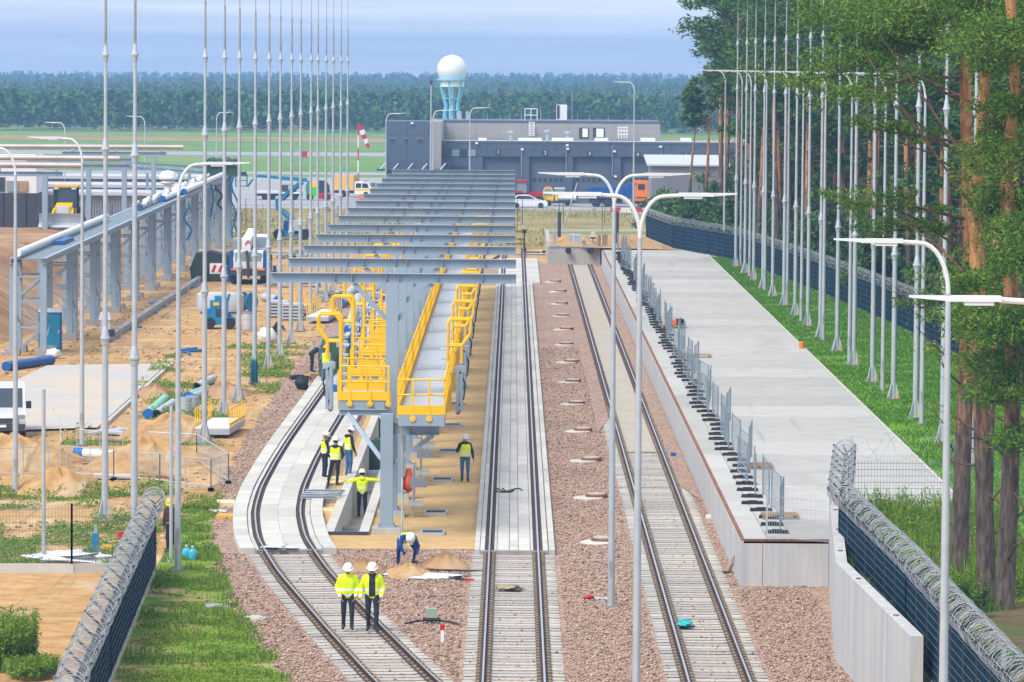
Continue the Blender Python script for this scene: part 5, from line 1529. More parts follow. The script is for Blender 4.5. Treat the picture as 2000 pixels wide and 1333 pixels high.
# articulated boom lift (extended), side on
Yb = GY(570, 468)
t = thing('boom_lift', 'blue articulated boom lift with its arm stretched to the left', 'boom lift', (GX(570, 468), Yb, 0))
def L_(u, v): p = P(u, v, Yb); return Vector((p.x - t.location.x, 0, p.z))
bx(t, 'chassis', (0, 0, .55), (2.6, 1.7, .5), M_BLUE)
for x in (-1.15, 1.15):
    for y in (-.85, .85): wheel(t, x, y, .48, .36, M_WHITE)
a, b = L_(565, 456), L_(597, 431); bx(t, 'counterweight', ((a.x + b.x) / 2, 0, (a.z + b.z) / 2), (b.x - a.x, 1.7, b.z - a.z), M_ROOFW)
a, b = L_(554, 456), L_(567, 431); bx(t, 'turret', ((a.x + b.x) / 2, 0, (a.z + b.z) / 2), (b.x - a.x, 1.2, b.z - a.z), M_BLUE2)
def boom(pts, w, h, m=M_BLUE, dy=0.0):
    for p, q in zip(pts[:-1], pts[1:]):
        mb = MB(); mb.bar(L_(*p) + Vector((0, dy, 0)), L_(*q) + Vector((0, dy, 0)), w, h, up=(0, 1, 0)); mb.build('boom_section', m, t)
boom([(572, 434), (545, 410)], .3, .34); boom([(576, 430), (552, 408)], .14, .14, M_BLUE, .2)
boom([(543, 412), (541, 388)], .34, .4); boom([(543, 392), (590, 354)], .3, .32); boom([(552, 392), (592, 358)], .18, .2, M_BLUE, .25)
boom([(600, 352), (545, 348)], .34, .40); boom([(548, 348), (503, 344)], .24, .28); boom([(503, 345), (492, 353), (484, 365)], .16, .2)
a = L_(478, 364); mb = MB()
for x in (-.8, .2):
    for y in (-.4, .4): mb.box((a.x + x, y, a.z + .5), (.05, .05, 1.1))
for z in (.0, .5, 1.05):
    for y in (-.4, .4): mb.box((a.x - .3, y, a.z + z), (1.0, .05, .05))
    for x in (-.8, .2): mb.box((a.x + x, 0, a.z + z), (.05, .8, .05))
mb.build('basket', M_BLUE, t); bx(t, 'control_box', (a.x - .1, 0, a.z + 1.1), (.5, .4, .35), M_DARK)
# mobile crane, front towards the camera
g = at(487, 554)
t = thing('mobile_crane', 'white and blue truck crane facing the camera beside the pipe rack', 'crane', (g.x, g.y, 0), -PI / 2)
bx(t, 'chassis', (-3, 0, .95), (8.5, 2.5, .6), M_BLUE2)
pr(t, 'cab', [(-.4, 1.05), (1.55, 1.05), (1.6, 1.7), (1.4, 2.35), (-.4, 2.4)], -1.05, 1.05, M_WHITE)
for s in (-1, 1): bx(t, 'blue_flank', (.6, s * 1.2, 1.7), (1.9, .28, 1.35), M_BLUE2)
bx(t, 'windscreen', (1.55, 0, 1.95), (.1, 1.9, .62), M_GLASSL, 0); bx(t, 'bumper', (1.55, 0, .88), (.3, 2.55, .5), M_DARK)
for s in (-1, 1): bx(t, 'headlight', (1.72, s * .95, 1.08), (.06, .5, .14), M_ORANGE); bx(t, 'mirror', (1.5, s * 1.6, 1.9), (.1, .22, .5), M_BLACK)
for x in (.6, -1.2, -4, -5.4):
    for y in (-1.05, 1.05): wheel(t, x, y, .58, .42)
pr(t, 'operator_cab', [(-3.6, 2.4), (-1.7, 2.4), (-1.75, 3.3), (-3.6, 3.4)], .25, 1.15, M_WHITE); bx(t, 'operator_glass', (-1.68, .7, 2.9), (.06, .75, .7), M_GLASSL)
bx(t, 'superstructure', (-4.5, -.3, 2.5), (3.4, 2.2, 1.1), M_GALV2)
mb = MB(); mb.bar((-6.5, -.15, 3.4), (1.2, -.15, 2.9), .6, .62); mb.build('boom', M_WHITE, t); bx(t, 'boom_head', (1.35, -.15, 2.75), (.5, .62, .9), M_WHITE); 
mb = MB(); mb.prism([(-.22, 2.8), (0, 3.05), (.22, 2.8), (.22, 2.92), (0, 3.17), (-.22, 2.92)], 1.62, 1.66, 'x'); mb.build('red_chevron', M_RED, t)
mb = MB(); mb.tube([(1.75, -.1, 2.4), (1.9, 0, 1.5), (1.85, .05, .5)], .12, 6); mb.build('hook_chain', M_DARK, t); mb = MB(); mb.tube([(1.85, .1, 1.4), (1.85, .1, .35)], .05, 5); mb.build('orange_sling', M_ORANGE, t)
mb = MB(); mb.tube([(-2, -1.6, .25), (-2, -1.6, 1.2)], .12, 8); mb.box((-2, -1.6, .15), (.6, .6, .2)); mb.tube([(-2, 1.7, .25), (-2, 1.7, 1.2)], .12, 8); mb.box((-2, 1.7, .15), (.6, .6, .2)); mb.build('outriggers', M_BLUE2, t)
for k in range(4):
    mb = MB(); mb.bar((1.3, -2.55 + k * .25, .85), (1.3, -2.35 + k * .25, 1.35), .18, .03, up=(1, 0, 0)); mb.build('warning_stripe', M_RED if k % 2 == 0 else M_WHITE, t)
bx(t, 'warning_board', (1.25, -2.2, 1.1), (.05, 1.1, .75), M_WHITE)
g = at(420, 548)
mb = MB(); rr = random.Random(3); mb.prism([(-1.6, 0), (-1.75, .9), (-1.3, 2.0), (-.3, 2.15), (.9, 1.9), (1.5, 1.7), (1.55, 0)], -1.4, 1.4, 'y')
o = mb.build('tarpaulin_heap', M_TARP); o.location = (g.x, g.y, 0); tag(o, 'black tarpaulin heap left of the truck crane', 'tarpaulin')
# blue lift base seen from behind
g = at(428, 641)
t = thing('compact_lift', 'compact blue lift machine parked on the sand in front of the crane', 'lift', (g.x, g.y, 0), R(6))
bx(t, 'chassis', (0, 0, .45), (1.9, 1.5, .45), M_BLUE)
for x in (-.85, .85):
    for y in (-.6, .6):
        w = wheel(t, y, x, .34, .26)
bx(t, 'hood', (.0, .1, 1.15), (1.05, 1.3, 1.0), M_BLUE); bx(t, 'vent', (.02, -.57, .9), (.5, .05, .5), M_DARK); bx(t, 'side_cover', (-.72, .3, .9), (.4, 1.0, .5), M_BLUE)
bx(t, 'warning_label', (-.2, -.57, 1.45), (.35, .03, .2), M_YELLOW); bx(t, 'top_cover', (.05, .2, 1.75), (.6, .9, .3), M_BLUE)
for k, p in enumerate((((.4, .3, 1.2), (.62, .3, 2.0)), ((.55, .2, .9), (.85, -.4, .15)))): mb = MB(); mb.bar(*p, .16, .16); mb.build('arm', M_BLUE2 if k else M_BLUE, t)
g = at(430, 612)
t = thing('white_tank', 'pale rounded tank standing behind the compact blue lift', 'tank', (g.x, g.y, 0))
mb = MB(); mb.lathe([(1.15, .1), (1.2, .3), (1.2, 1.15), (1.05, 1.3), (0, 1.34)], 18, sx=1.25, sy=.6); mb.build('tank_body', M_ROOFW, t, smooth=True); bx(t, 'skid', (0, 0, .06), (2.4, 1.2, .12), M_DARK)
# backhoe loader on the bank
p = P(120, 437, 350)
t = thing('backhoe_loader', 'yellow backhoe loader with a wide white bucket on the earth bank', 'loader', (p.x, 352, 3.0), -PI / 2)
t.scale = (1.12,) * 3
bx(t, 'chassis', (-1.4, 0, .95), (3.2, 1.1, .7), M_YELLOW); pr(t, 'bonnet', [(-.6, 1.0), (.75, 1.0), (.75, 1.5), (-.6, 1.75)], -.55, .55, M_YELLOW)
pr(t, 'cab_glass', [(-2.2, 1.35), (-.75, 1.35), (-.85, 2.75), (-2.1, 2.8)], -.72, .72, M_GLASS); bx(t, 'cab_roof', (-1.45, 0, 2.85), (1.6, 1.75, .14), M_YELLOW)
for x in (-.76, -2.2):
    for y in (-.76, .76): bx(t, 'pillar', (x, y, 2.1), (.1, .1, 1.4), M_DARK)
for y in (-.95, .95): wheel(t, .2, y, .5, .36, M_YELLOW); wheel(t, -1.9, y, .72, .45, M_YELLOW)
for y in (-.62, .62): mb = MB(); mb.bar((.2, y, 1.3), (1.7, y * 1.1, .8), .14, .26); mb.build('lift_arm', M_YELLOW, t)
pr(t, 'bucket', [(1.75, .2), (2.45, .15), (2.4, .3), (1.95, .45), (2.05, .95), (2.2, 1.1), (2.0, 1.1), (1.75, .8)], -1.5, 1.5, M_GALV); bx(t, 'bucket_edge', (2.48, 0, .14), (.12, 3.0, .05), M_RUSTP); bx(t, 'radiator', (.78, 0, 1.3), (.06, .8, .5), M_WHITE)
for s in (-1, 1): bx(t, 'work_light', (-.7, s * .6, 2.72), (.1, .3, .14), M_WHITE)
# white van
g = at(4, 856)
t = thing('van', 'silver white delivery van facing the camera at the left frame edge', 'van', (g.x, g.y + .2, 0), -PI / 2 + R(7))
pr(t, 'body', [(-4.6, .3), (.1, .3), (.15, .75), (-.05, 1.02), (-.95, 1.2), (-1.75, 1.98), (-2.1, 2.08), (-4.5, 2.05), (-4.65, 1.2)], -.96, .96, mat('silver_paint', (.58, .60, .63), .3, metal=.15))
pr(t, 'windscreen', [(-.98, 1.2), (-.9, 1.2), (-1.68, 1.95), (-1.78, 1.95)], -.84, .84, M_GLASS)
pr(t, 'side_window', [(-2.6, 1.25), (-1.15, 1.25), (-1.75, 1.85), (-2.6, 1.85)], -.972, .972, M_GLASS)
bx(t, 'grille', (.14, 0, .72), (.08, 1.3, .2), M_DARK); bx(t, 'bumper', (.12, 0, .45), (.2, 1.85, .26), M_DARK); bx(t, 'number_plate', (.24, -.1, .5), (.02, .5, .11), M_WHITE)
for s in (-1, 1): bx(t, 'headlight', (.02, s * .74, .86), (.24, .34, .2), M_GLASSL); bx(t, 'mirror', (-1.05, s * 1.1, 1.3), (.16, .22, .3), M_BLACK)
for x in (-.75, -3.7):
    for y in (-.85, .85): wheel(t, x, y, .35, .24)
# portable toilet
g = at(87, 693)
t = thing('portable_toilet', 'blue portable toilet with a white roof under the pipe rack', 'portable toilet', (g.x, g.y + 3, 0), R(12))
bx(t, 'cabin', (0, 0, 1.1), (1.15, 1.15, 2.1), M_BLUE); bx(t, 'roof', (0, 0, 2.25), (1.2, 1.2, .22), M_WHITE, taper=.85); bx(t, 'door', (.05, -.585, 1.1), (.8, .03, 1.85), mat('light_blue_door', (.02, .28, .5), .45)); bx(t, 'handle', (.4, -.61, 1.1), (.06, .04, .16), M_WHITE); bx(t, 'vent_pipe', (-.45, .3, 2.45), (.1, .1, .4), M_DARK)
for s in (-1, 1): bx(t, 'corner_panel', (s * .53, -.585, 1.1), (.08, .03, 2.0), M_BLUE2)
# ================================================================== PEOPLE
def mkskin(): return mat('skin', (.50, .27, .19), .6)
M_SKIN = mkskin()
M_HIVIS = mat('hi_vis_yellow', (.72, .90, .0), .55)
M_LIMEV = mat('hi_vis_lime', (.50, .78, .12), .55)
M_NAVYC = mat('navy_cloth', (.012, .02, .045), .85, bump=.9, bscale=11, var=.2, vscale=8); M_BLACKC = mat('black_cloth', (.018, .02, .022), .85, bump=.9, bscale=11, var=.2, vscale=8); M_SLATEC = mat('dark_slate_cloth', (.02, .03, .038), .85, bump=.9, bscale=11, var=.2, vscale=8)
M_JEANS = mat('blue_jeans', (.045, .14, .27), .85, bump=.9, bscale=11, var=.2, vscale=9); M_JEANSG = mat('grey_jeans', (.10, .15, .22), .85, bump=.9, bscale=11, var=.2, vscale=9); M_WORKBLUE = mat('work_blue_cloth', (.008, .045, .20), .85, bump=.9, bscale=11, var=.2, vscale=9)
M_HELMETW = mat('white_helmet', (.80, .81, .82), .3); M_HELMETY = mat('yellow_helmet', (.85, .50, .0), .3); M_BOOT = mat('boot_leather', (.03, .028, .025), .7); M_HAIR = mat('light_brown_hair', (.28, .17, .08), .8); M_HAIRD = mat('dark_hair', (.03, .02, .015), .8)
M_REFL = mat('reflective_tape', (.72, .74, .74), .35); M_EYE = mat('eye_dark', (.02, .015, .01), .3)
def stripe_mat(name, col, bands):
    m = bpy.data.materials.new(name); m.use_nodes = True; N, L = m.node_tree.nodes, m.node_tree.links; b = N['Principled BSDF']; b.inputs['Roughness'].default_value = .6
    tc = N.new('ShaderNodeTexCoord'); sp = N.new('ShaderNodeSeparateXYZ'); L.new(tc.outputs['Object'], sp.inputs[0]); acc = None
    for c, w in bands:
        s = N.new('ShaderNodeMath'); s.operation = 'COMPARE'; L.new(sp.outputs['Z'], s.inputs[0]); s.inputs[1].default_value = c; s.inputs[2].default_value = w / 2
        if acc is None: acc = s.outputs[0]
        else:
            a = N.new('ShaderNodeMath'); a.operation = 'MAXIMUM'; L.new(acc, a.inputs[0]); L.new(s.outputs[0], a.inputs[1]); acc = a.outputs[0]
    mx = N.new('ShaderNodeMixRGB'); mx.inputs['Color1'].default_value = (*col, 1); mx.inputs['Color2'].default_value = (.74, .76, .76, 1); L.new(acc, mx.inputs['Fac']); L.new(mx.outputs['Color'], b.inputs['Base Color'])
    MATS[name] = m
    return m
M_JACKET = stripe_mat('striped_jacket', (.72, .90, .0), ((.955, .05), (1.10, .055)))
M_VEST = stripe_mat('striped_vest', (.72, .90, .0), ((1.02, .05), (1.14, .05)))
M_VESTL = M_LIMEV

def surface_nets(Fv, org, h):
    nx, ny, nz = Fv.shape
    S = Fv < 0
    c = np.zeros((nx - 1, ny - 1, nz - 1)); P3 = np.zeros((nx - 1, ny - 1, nz - 1, 3))
    offs = [(i, j, k) for i in (0, 1) for j in (0, 1) for k in (0, 1)]
    def sub(A, o): return A[o[0]:nx - 1 + o[0], o[1]:ny - 1 + o[1], o[2]:nz - 1 + o[2]]
    for a in offs:
        for ax in range(3):
            if a[ax]: continue
            b = list(a); b[ax] = 1; b = tuple(b)
            fa, fb = sub(Fv, a), sub(Fv, b); cr = (fa < 0) != (fb < 0)
            tt = np.where(cr, fa / np.where(cr, fa - fb, 1), 0)
            q = np.zeros(P3.shape)
            for d in range(3): q[..., d] = a[d] + (tt if d == ax else 0)
            P3 += q * cr[..., None]; c += cr
    idx = -np.ones(c.shape, int); act = c > 0; idx[act] = np.arange(act.sum())
    I = np.argwhere(act)
    V = org + (I + P3[act] / c[act][:, None]) * h
    Q = []
    for ax in range(3):
        o1, o2 = [(1, 2), (2, 0), (0, 1)][ax]
        sl0 = [slice(1, -1)] * 3; sl0[ax] = slice(0, -1); sl1 = list(sl0); sl1[ax] = slice(1, None)
        cr = S[tuple(sl0)] != S[tuple(sl1)]
        e = np.argwhere(cr); st = np.array([1, 1, 1]); st[ax] = 0; e = e + st
        flip = S[tuple(e.T)]
        def cell(d1, d2):
            f = e.copy(); f[:, o1] += d1; f[:, o2] += d2; return idx[tuple(f.T)]
        q = np.stack([cell(-1, -1), cell(0, -1), cell(0, 0), cell(-1, 0)], 1)
        q[~flip] = q[~flip][:, ::-1]
        Q.append(q)
    Fq = np.concatenate(Q); Fq = Fq[(Fq >= 0).all(1)]
    return V, Fq
def cap_d(Pt, a, b, ra, rb, sy=1.0):
    a, b = np.asarray(a, float), np.asarray(b, float)
    sc = np.array([1, sy, 1]); ab = (b - a) * sc; ap = (Pt - a) * sc
    t = np.clip((ap @ ab) / max(1e-9, ab @ ab), 0, 1)
    return np.linalg.norm(ap - t[..., None] * ab, axis=-1) - (ra + (rb - ra) * t)
def smin(a, b, k):
    h = np.clip(.5 + .5 * (b - a) / k, 0, 1); return b * (1 - h) + a * h - k * h * (1 - h)

BASE_POSE = dict(pelvis=(0, 0, .95), chest=(0, .01, 1.30), neck=(0, .0, 1.47), head=(0, .03, 1.64),
    hipL=(-.10, 0, .93), hipR=(.10, 0, .93), kneeL=(-.115, .02, .50), kneeR=(.115, .02, .50), ankL=(-.12, -.02, .09), ankR=(.12, -.02, .09), toeL=(-.14, .16, .045), toeR=(.14, .16, .045),
    shL=(-.185, 0, 1.41), shR=(.185, 0, 1.41), elL=(-.25, -.03, 1.13), elR=(.25, -.03, 1.13), wrL=(-.255, .06, .89), wrR=(.255, .06, .89))
def hand_mesh():
    mb = MB()
    mb.box((0, 0, -.05), (.035, .085, .10), taper=.9)
    for k, (y, ln) in enumerate(((-.033, .062), (-.011, .075), (.011, .082), (.033, .072))):
        a = Vector((0, -y, -.098)); b = a + Vector((.012, 0, -ln * .55)); c = b + Vector((.03, 0, -ln * .42))
        mb.tube([a, b, c], [.0105, .0098, .008], 5)
    mb.tube([(.0, .045, -.03), (.018, .068, -.065), (.03, .066, -.095)], [.013, .012, .009], 5)
    return mb
_HAND = {}
def hand_data(m):
    if m.name not in _HAND:
        o = hand_mesh().build('hand', m); _HAND[m.name] = o.data; bpy.data.objects.remove(o)
    return _HAND[m.name]
def person(label, loc, rz, pose=None, top=M_BLACKC, sleeves=None, pants=M_BLACKC, vest=None, helmet=M_HELMETW, boots=M_BOOT, hair=None, gloves=None, scale=1.0, hood=False, jacket_open=None, head_dir=None, group=None, collar=None, h=.022):
    J = {k: np.array(v, float) for k, v in BASE_POSE.items()}
    for k, v in (pose or {}).items(): J[k] = np.array(v, float)
    sleeves = sleeves or top
    t = thing('person', label, 'person', loc, rz, group)
    t.scale = (scale,) * 3
    mats = [M_SKIN, top, sleeves, pants, boots]
    torso_up = J['chest'] - J['pelvis']; bulky = .016 if (top in (M_JACKET,)) else 0
    bones = []
    def B(a, b, ra, rb, mi, sy=1.0): bones.append((J[a] if isinstance(a, str) else np.array(a), J[b] if isinstance(b, str) else np.array(b), ra, rb, mi, sy))
    side = J['shR'] - J['shL']; side = side / np.linalg.norm(side)
    hs = J['hipR'] - J['hipL']; hs = hs / np.linalg.norm(hs)
    belly = J['pelvis'] + torso_up * .35
    for s in (-1, 1):
        B(J['pelvis'] + hs * s * .062, belly + side * s * .055, .112, .112 + bulky, 1 if top is M_JACKET else 3, 1.15)
        B(belly + side * s * .055, J['chest'] + side * s * .075, .118 + bulky, .128 + bulky, 1, 1.15)
        B(J['chest'] + side * s * .06, (J['shR'] if s > 0 else J['shL']) - side * s * .06, .11 + bulky, .075 + bulky, 1, 1.1)
    for S in 'LR':
        B('hip' + S, 'knee' + S, .098, .066, 3); B('knee' + S, 'ank' + S, .066, .05, 3)
        B('ank' + S, 'toe' + S, .052, .038, 4)
        B('sh' + S, 'el' + S, .068 + bulky, .054 + bulky, 2); B('el' + S, 'wr' + S, .053 + bulky, .040 + bulky * .8, 2)
    B('neck', J['neck'] + (J['head'] - J['neck']) * .5, .062, .056, 0)
    hu = J['head'] - J['neck']; hu = hu / np.linalg.norm(hu)
    fd = np.array(head_dir if head_dir is not None else (0, 1, 0), float); fd = fd - hu * (fd @ hu); fd /= np.linalg.norm(fd); hr = np.cross(fd, hu)
    B(J['head'] - hu * .045 + fd * .012, J['head'] + hu * .03, .074, .088, 0)
    B(J['head'] - hu * .02 + fd * .085, J['head'] - hu * .035 + fd * .102, .014, .019, 0)
    B(J['head'] - hu * .09 + fd * .05, J['head'] - hu * .095 + fd * .065, .03, .026, 0)
    for s in (-1, 1): B(J['head'] + hr * s * .086 - hu * .0, J['head'] + hr * s * .09 - hu * .04, .018, .014, 0)
    pts = np.array([b[0] for b in bones] + [b[1] for b in bones]); lo = pts.min(0) - .24; hi = pts.max(0) + .24
    n = np.ceil((hi - lo) / h).astype(int) + 1
    gx = np.stack(np.meshgrid(*[lo[i] + h * np.arange(n[i]) for i in range(3)], indexing='ij'), -1)
    Dall = []; D = None
    for a, b, ra, rb, mi, sy in bones:
        d = cap_d(gx, a, b, ra, rb, sy); D = d if D is None else smin(D, d, .035 if mi else .018)
    V, Fq = surface_nets(D, lo, h)
    ctr = V[Fq].mean(1); best = np.full(len(ctr), 9.); mi_ = np.zeros(len(ctr), int)
    for a, b, ra, rb, mi, sy in bones:
        d = cap_d(ctr, a, b, ra, rb, sy); k = d < best; best[k] = d[k]; mi_[k] = mi
    np_mesh('body', V, Fq, mats, t, None, mi_, True)
    if vest is not None:
        Dv = None
        for a, b, ra, rb, mi, sy in bones[:6]:
            d = cap_d(gx, a, b, ra + .022, rb + .02, sy); Dv = d if Dv is None else smin(Dv, d, .04)
        up = torso_up / np.linalg.norm(torso_up); zz = (gx - J['pelvis']) @ up
        Dv = np.maximum(Dv, np.maximum(.0 - zz, zz - (np.linalg.norm(torso_up) + .13)))
        Vv, Fv_ = surface_nets(Dv, lo, h); np_mesh('vest', Vv, Fv_, vest, t, None, None, True)
    if jacket_open is not None:        # dark panel showing between the open jacket fronts
        Dv = None
        for a, b, ra, rb, mi, sy in bones[:6]:
            d = cap_d(gx, a, b, ra + .014, rb + .014, sy); Dv = d if Dv is None else smin(Dv, d, .04)
        zz = gx[..., 2]
        Dv = np.maximum(Dv, np.maximum(np.maximum(np.abs(gx[..., 0]) - .085, .02 - gx[..., 1]), np.maximum(.92 - zz, zz - 1.45)))
        Vv, Fv_ = surface_nets(Dv, lo, h); np_mesh('jumper', Vv, Fv_, jacket_open, t, None, None, True)
    if hood or collar:
        mb = MB(); c = J['neck'] + np.array([0, -.035, .0]); mb.lathe([(.10, -.06), (.135, -.03), (.13, .02), (.095, .05)], 14, c, sy=.95); mb.build('hood', collar or top, t, smooth=True)
    for S in 'LR':
        hd = link('hand', hand_data(gloves or M_SKIN), t); d = Vector(J['wr' + S] - J['el' + S]).normalized()
        s = 1 if S == 'L' else -1
        zx = -d; yv = Vector((0, 1, 0)); yv = (yv - zx * yv.dot(zx)); yv = yv.normalized() if yv.length > .1 else Vector((1, 0, 0)); xv = yv.cross(zx)
        M4 = Matrix((xv, yv, zx)).transposed().to_4x4()
        if S == 'R': M4 = M4 @ Matrix.Scale(-1, 4, (1, 0, 0))
        hd.matrix_local = Matrix.Translation(Vector(J['wr' + S]) + d * .015) @ M4
    Mh = Matrix((Vector(hr), Vector(fd), Vector(hu))).transposed()
    hc = Vector(J['head'])
    if helmet is not None:
        c = hc + Vector(hu) * .035 + Vector(fd) * .005
        mb = MB(); mb.lathe([(.150, -.012), (.152, .006), (.128, .012), (.126, .05), (.112, .095), (.08, .13), (.04, .146), (0, .15)], 18, c, M=Mh, sy=1.14)
        hm = mb.build('hard_hat', helmet, t, smooth=True)
        mb = MB(); mb.box(c + Vector(fd) * .165 + Vector(hu) * -.002, (.17, .09, .014), M=Mh); mb.build('peak', helmet, hm)
    hb = MB(); hb.lathe([(.06, -.115), (.094, -.06), (.098, .02), (.09, .05)] if hair is M_HAIR else [(.07, -.06), (.092, -.03), (.095, .03), (.085, .06)], 14, hc - Vector(fd) * .022, M=Mh, sy=1.0); hb.build('hair', hair or M_HAIRD, t, smooth=True)
    for s in (-1, 1):
        p = hc + Vector(hr) * (s * .034) + Vector(fd) * .082 + Vector(hu) * .012; mb = MB(); mb.lathe([(0, -.011), (.011, 0), (0, .011)], 8, p); mb.build('eye', M_EYE, t)
    mb = MB(); mb.box(hc + Vector(fd) * .083 - Vector(hu) * .068, (.05, .014, .011), M=Mh); mb.build('mouth', mat('lip', (.30, .10, .08), .5) if 'lip' not in MATS else MATS['lip'], t)
    return t
FACE_CAM, BACK = PI, 0.0
def foot(u, v, z=.0): return G(u, v, z)
walk = dict(kneeL=(-.11, .06, .50), ankL=(-.11, .06, .10), toeL=(-.13, .24, .06), ankR=(.11, -.14, .10), toeR=(.13, .05, .05), kneeR=(.11, .0, .50))
g = foot(679, 1231, .06)
person('man in closed yellow striped jacket walking on the left track, left of his companion', (g.x, g.y, .06), FACE_CAM + .05, dict(walk, wrL=(-.21, .16, .93), wrR=(.21, .16, .93), elL=(-.285, -.02, 1.14), elR=(.285, -.02, 1.14), head=(0, .05, 1.635)), top=M_JACKET, sleeves=M_JACKET, pants=M_SLATEC, collar=M_HIVIS, scale=1.03, group='two men walking on the left track')
g = foot(727, 1234, .06)
person('man in open yellow jacket over a dark jumper walking on the left track, right one', (g.x, g.y, .06), FACE_CAM - .05, dict(walk, wrR=(.30, .04, .90), elR=(.30, -.05, 1.14), wrL=(-.24, .10, .93), elL=(-.28, -.04, 1.14), head=(.0, .045, 1.64)), top=M_JACKET, sleeves=M_JACKET, pants=M_SLATEC, jacket_open=M_SLATEC, collar=M_BLACKC, scale=1.06, group='two men walking on the left track')
g = foot(908, 942)
person('worker in yellow vest and jeans walking down the sand strip, one hand at his face', (g.x, g.y, .012), FACE_CAM, dict(walk, elR=(.30, .08, 1.17), wrR=(.12, .15, 1.50), elL=(-.27, -.06, 1.13), wrL=(-.31, -.02, .89)), top=M_BLACKC, pants=M_JEANS, vest=M_VEST, scale=1.0, collar=M_BLACKC)
trio = 'three workers standing beside the trough'
g = foot(634, 939, .05)
person('light-haired worker in yellow vest at the left of the three beside the trough', (g.x, g.y, .14), -1.2, dict(elR=(.20, .10, 1.12), wrR=(.05, .22, 1.10), elL=(-.2, .08, 1.12), wrL=(-.02, .24, 1.08), head=(0, .06, 1.63)), top=M_BLACKC, pants=M_NAVYC, vest=M_VEST, hair=M_HAIR, group=trio, scale=.97)
g = foot(655, 949)
person('worker in yellow vest seen from behind, legs apart, middle of the three', (g.x, g.y, .012), -.2, dict(ankL=(-.30, .05, .09), kneeL=(-.22, .08, .5), toeL=(-.36, .2, .05), ankR=(.08, -.1, .09), kneeR=(.09, 0, .5), toeR=(.12, .08, .05), elL=(-.31, -.04, 1.16), wrL=(-.20, .14, 1.0), elR=(.31, -.02, 1.16), wrR=(.22, .16, 1.02)), top=M_BLACKC, pants=M_BLACKC, vest=M_VEST, hood=True, collar=M_BLACKC, group=trio, scale=1.0)
g = foot(681, 931)
person('tall worker in yellow vest and blue jeans looking down, right of the three', (g.x, g.y, .012), -1.0, dict(head=(.0, .09, 1.62), elR=(.26, .02, 1.13), wrR=(.27, .10, .9), elL=(-.26, .02, 1.13), wrL=(-.24, .10, .9)), top=M_BLACKC, pants=M_JEANS, vest=M_VEST, collar=M_BLACKC, group=trio, scale=1.05, boots=mat('tan_boot', (.16, .09, .05), .8))
g = foot(707, 1011, -1.2)
person('worker standing in the trough with both arms stretched out to its walls', (g.x, g.y, -1.2), BACK, dict(shL=(-.19, 0, 1.41), shR=(.19, 0, 1.41), elL=(-.44, .04, 1.36), elR=(.44, .04, 1.40), wrL=(-.66, .10, 1.30), wrR=(.66, .10, 1.38)), top=M_JACKET, sleeves=M_JACKET, pants=M_SLATEC, collar=M_HIVIS, scale=1.0)
g = foot(793, 1104)
person('worker in lime vest and blue trousers bending down over the hole', (g.x, g.y + .25, 0), FACE_CAM + .25, dict(pelvis=(0, -.22, .72), hipL=(-.14, -.22, .70), hipR=(.14, -.22, .70), kneeL=(-.26, .14, .46), kneeR=(.26, .14, .46), ankL=(-.24, -.06, .09), ankR=(.24, -.06, .09), toeL=(-.30, .12, .05), toeR=(.30, .12, .05),
    chest=(0, .12, .82), neck=(0, .30, .84), head=(-.02, .42, .84), shL=(-.19, .24, .84), shR=(.19, .24, .84), elL=(-.28, .36, .58), elR=(.26, .38, .58), wrL=(-.22, .46, .33), wrR=(.16, .48, .33)), top=M_WORKBLUE, sleeves=M_WORKBLUE, pants=M_WORKBLUE, vest=M_VESTL, helmet=M_HELMETW, head_dir=(0, .4, -.9), gloves=M_SKIN, scale=1.05)
g = foot(637, 752)
person('worker in yellow helmet and vest with jeans seen from behind near the rail', (g.x, g.y, .05), BACK, dict(ankL=(-.19, 0, .09), ankR=(.19, 0, .09), kneeL=(-.16, .03, .5), kneeR=(.16, .03, .5), wrL=(-.2, .25, 1.0), wrR=(.2, .25, 1.0)), top=M_JEANSG, pants=M_JEANSG, vest=M_HIVIS, helmet=M_HELMETY, scale=1.05)
g = foot(609, 727)
person('worker in dark blue clothes bending forward beside the green cover', (g.x, g.y, 0), -1.3, dict(chest=(0, .24, 1.13), neck=(0, .40, 1.20), head=(0, .50, 1.26), shL=(-.18, .33, 1.17), shR=(.18, .33, 1.17), elL=(-.2, .46, .95), elR=(.2, .46, .95), wrL=(-.12, .58, .82), wrR=(.12, .58, .82), pelvis=(0, -.06, .93)), top=M_NAVYC, pants=M_BLACKC, helmet=None, scale=1.0)
g = foot(338, 1086)
person('man in dark clothes with yellow helmet standing behind the lamp post in the weeds', (g.x - .10, g.y + .6, 0), FACE_CAM - .3, dict(wrL=(-.1, .25, 1.05), elL=(-.25, .05, 1.13), head=(0, .07, 1.62)), top=mat('brown_jacket', (.05, .03, .025), .85), pants=M_BLACKC, helmet=M_HELMETY, scale=1.0)
g = foot(531, 668)
person('man in dark clothes crouching over the white bulk bag at the mast foot', (g.x + .15, g.y + .5, 0), -1.4, dict(pelvis=(0, -.05, .75), chest=(0, .15, 1.0), neck=(0, .26, 1.1), head=(0, .34, 1.2), hipL=(-.1, -.05, .73), hipR=(.1, -.05, .73), kneeL=(-.12, .2, .46), kneeR=(.12, .2, .46), shL=(-.18, .2, 1.07), shR=(.18, .2, 1.07), elL=(-.2, .38, .85), elR=(.2, .38, .85), wrL=(-.1, .5, .7), wrR=(.1, .5, .7)), top=M_BLACKC, pants=M_BLACKC, helmet=None)
